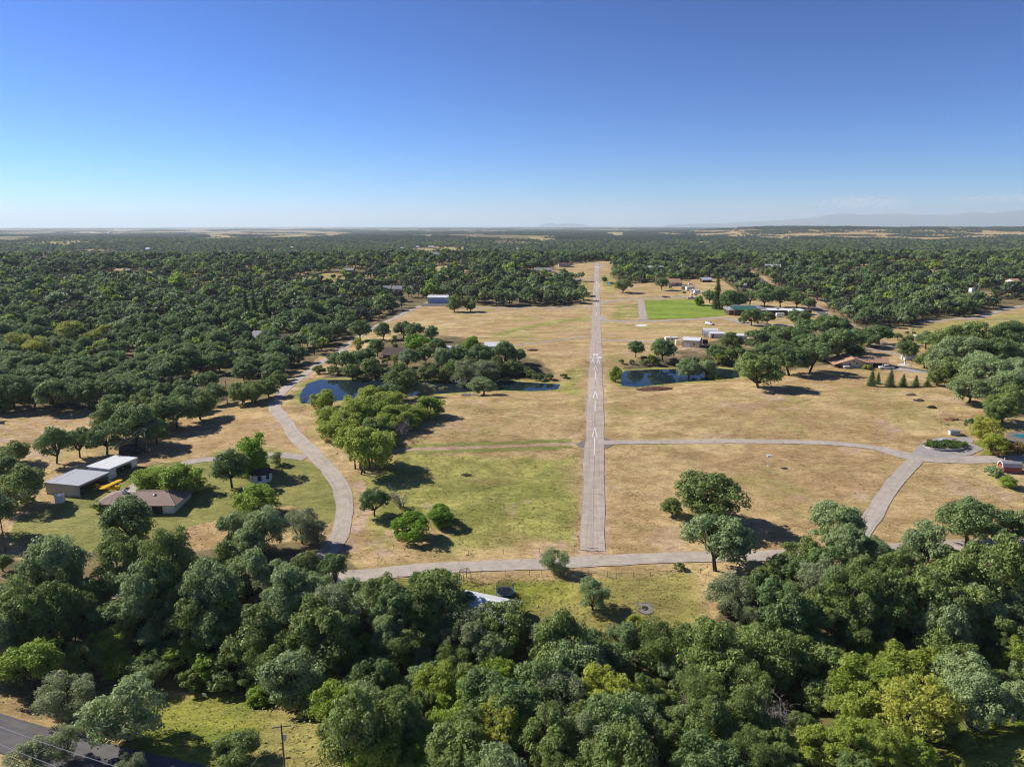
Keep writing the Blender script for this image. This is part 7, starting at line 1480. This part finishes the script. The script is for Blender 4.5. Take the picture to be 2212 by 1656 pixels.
instancer('distant_woodland', DP[:, :3], sc, R_.uniform(0, 6.28, k), NT + np.where(DP[:, 3] > 0, 4 + R_.integers(0, 2, k), R_.integers(0, 4, k)), 'hazy blue woodland on the plain below the horizon')
print('distant patches', k)

# --- uncut grass standing in the near fields, one mass
def tall_grass():
    rng = np.random.default_rng(21); n = 230000
    px = rng.uniform(-215, 215, n); py = 58 + 270 * rng.random(n) ** 1.2
    ix = np.clip(np.searchsorted(xs, px) - 1, 0, NX - 1); iy = np.clip(np.searchsorted(ys, py) - 1, 0, NY - 1)
    ok = (rough_[iy, ix] > .6) & (bare[iy, ix] < .45) & (np.abs(px) < .78 * py + 12) & (wood[iy, ix] < .5)
    dens = fbm(px / 6, py / 6, 61, 3) + .25 * green[iy, ix] + .35 * lush[iy, ix]; ok &= rng.random(n) < ss(.38, .66, dens) * .9 + .06
    px, py, gr = px[ok], py[ok], np.maximum(green, lush)[iy, ix][ok]; k = len(px); hgt = rng.uniform(.08, .2, k) * (1 + .6 * gr); w = rng.uniform(.08, .2, k)
    z = Zm[iy[ok], ix[ok]]; V = []
    for j in range(2):          # loose tussocks of bent blades, seen mostly from above
        nr = unit(np.stack([rng.normal(0, .34, k), rng.normal(0, .34, k), np.ones(k)], 1)); a_ = unit(np.cross(nr, rng.normal(size=(k, 3)))); b_ = np.cross(nr, a_)
        c_ = np.stack([px + rng.normal(0, .12, k), py + rng.normal(0, .12, k), z + hgt * rng.uniform(.5, 1.0, k)], 1); s1 = (w * rng.uniform(.9, 1.9, k))[:, None]; s2 = (w * rng.uniform(.35, .7, k))[:, None]
        V.append(np.stack([c_ - a_ * s1, c_ - b_ * s2, c_ + a_ * s1, c_ + b_ * s2], 1))
    V = np.concatenate(V).reshape(-1, 3); g4 = np.repeat(np.concatenate([gr, gr]), 4)
    m, n_, l, p = newmat('uncut_grass'); at = n_.new('ShaderNodeAttribute'); at.attribute_name = 'green'; f = noise(n_, l, .8, 4, .7, pos(n_))
    c = mixc(n_, l, at.outputs['Fac'], mixc(n_, l, ramp(n_, l, f, .3, .7), (.34, .25, .10), (.52, .40, .19)), mixc(n_, l, ramp(n_, l, f, .3, .7), (.16, .20, .04), (.36, .36, .10)))
    l.new(c, p.inputs['Base Color']); p.inputs['Roughness'].default_value = .9; p.inputs['Specular IOR Level'].default_value = .1
    me = npmesh('tall_grass', V, np.arange(len(V)).reshape(-1, 4), [m]); a = me.attributes.new('green', 'FLOAT', 'POINT'); a.data.foreach_set('value', g4.astype(np.float32))
    tag(link('tall_grass', me), 'uncut dry and green grass standing in the near fields', None, None, 'stuff'); print('grass', k)
tall_grass()
# ------------------------------------------------------------------ the air: far things fade to blue
def haze_box():
    b = MB(); top = 980; bot = min(float(Zm.min()), -12.5) - 1.0
    b.box((0, 30000, bot), (150000, 100000, top - bot), 'white'); o = b.build('haze')
    m = bpy.data.materials.new('pale_air'); m.use_nodes = True; n = m.node_tree.nodes; n.clear()
    out = n.new('ShaderNodeOutputMaterial'); pv = n.new('ShaderNodeVolumePrincipled')
    pv.inputs['Color'].default_value = (.72, .87, 1.0, 1); pv.inputs['Anisotropy'].default_value = .2; pv.inputs['Density'].default_value = 4.2e-5
    m.node_tree.links.new(pv.outputs[0], out.inputs['Volume'])
    o.data.materials.clear(); o.data.materials.append(m); tag(o, kind='stuff'); return o
haze_box()
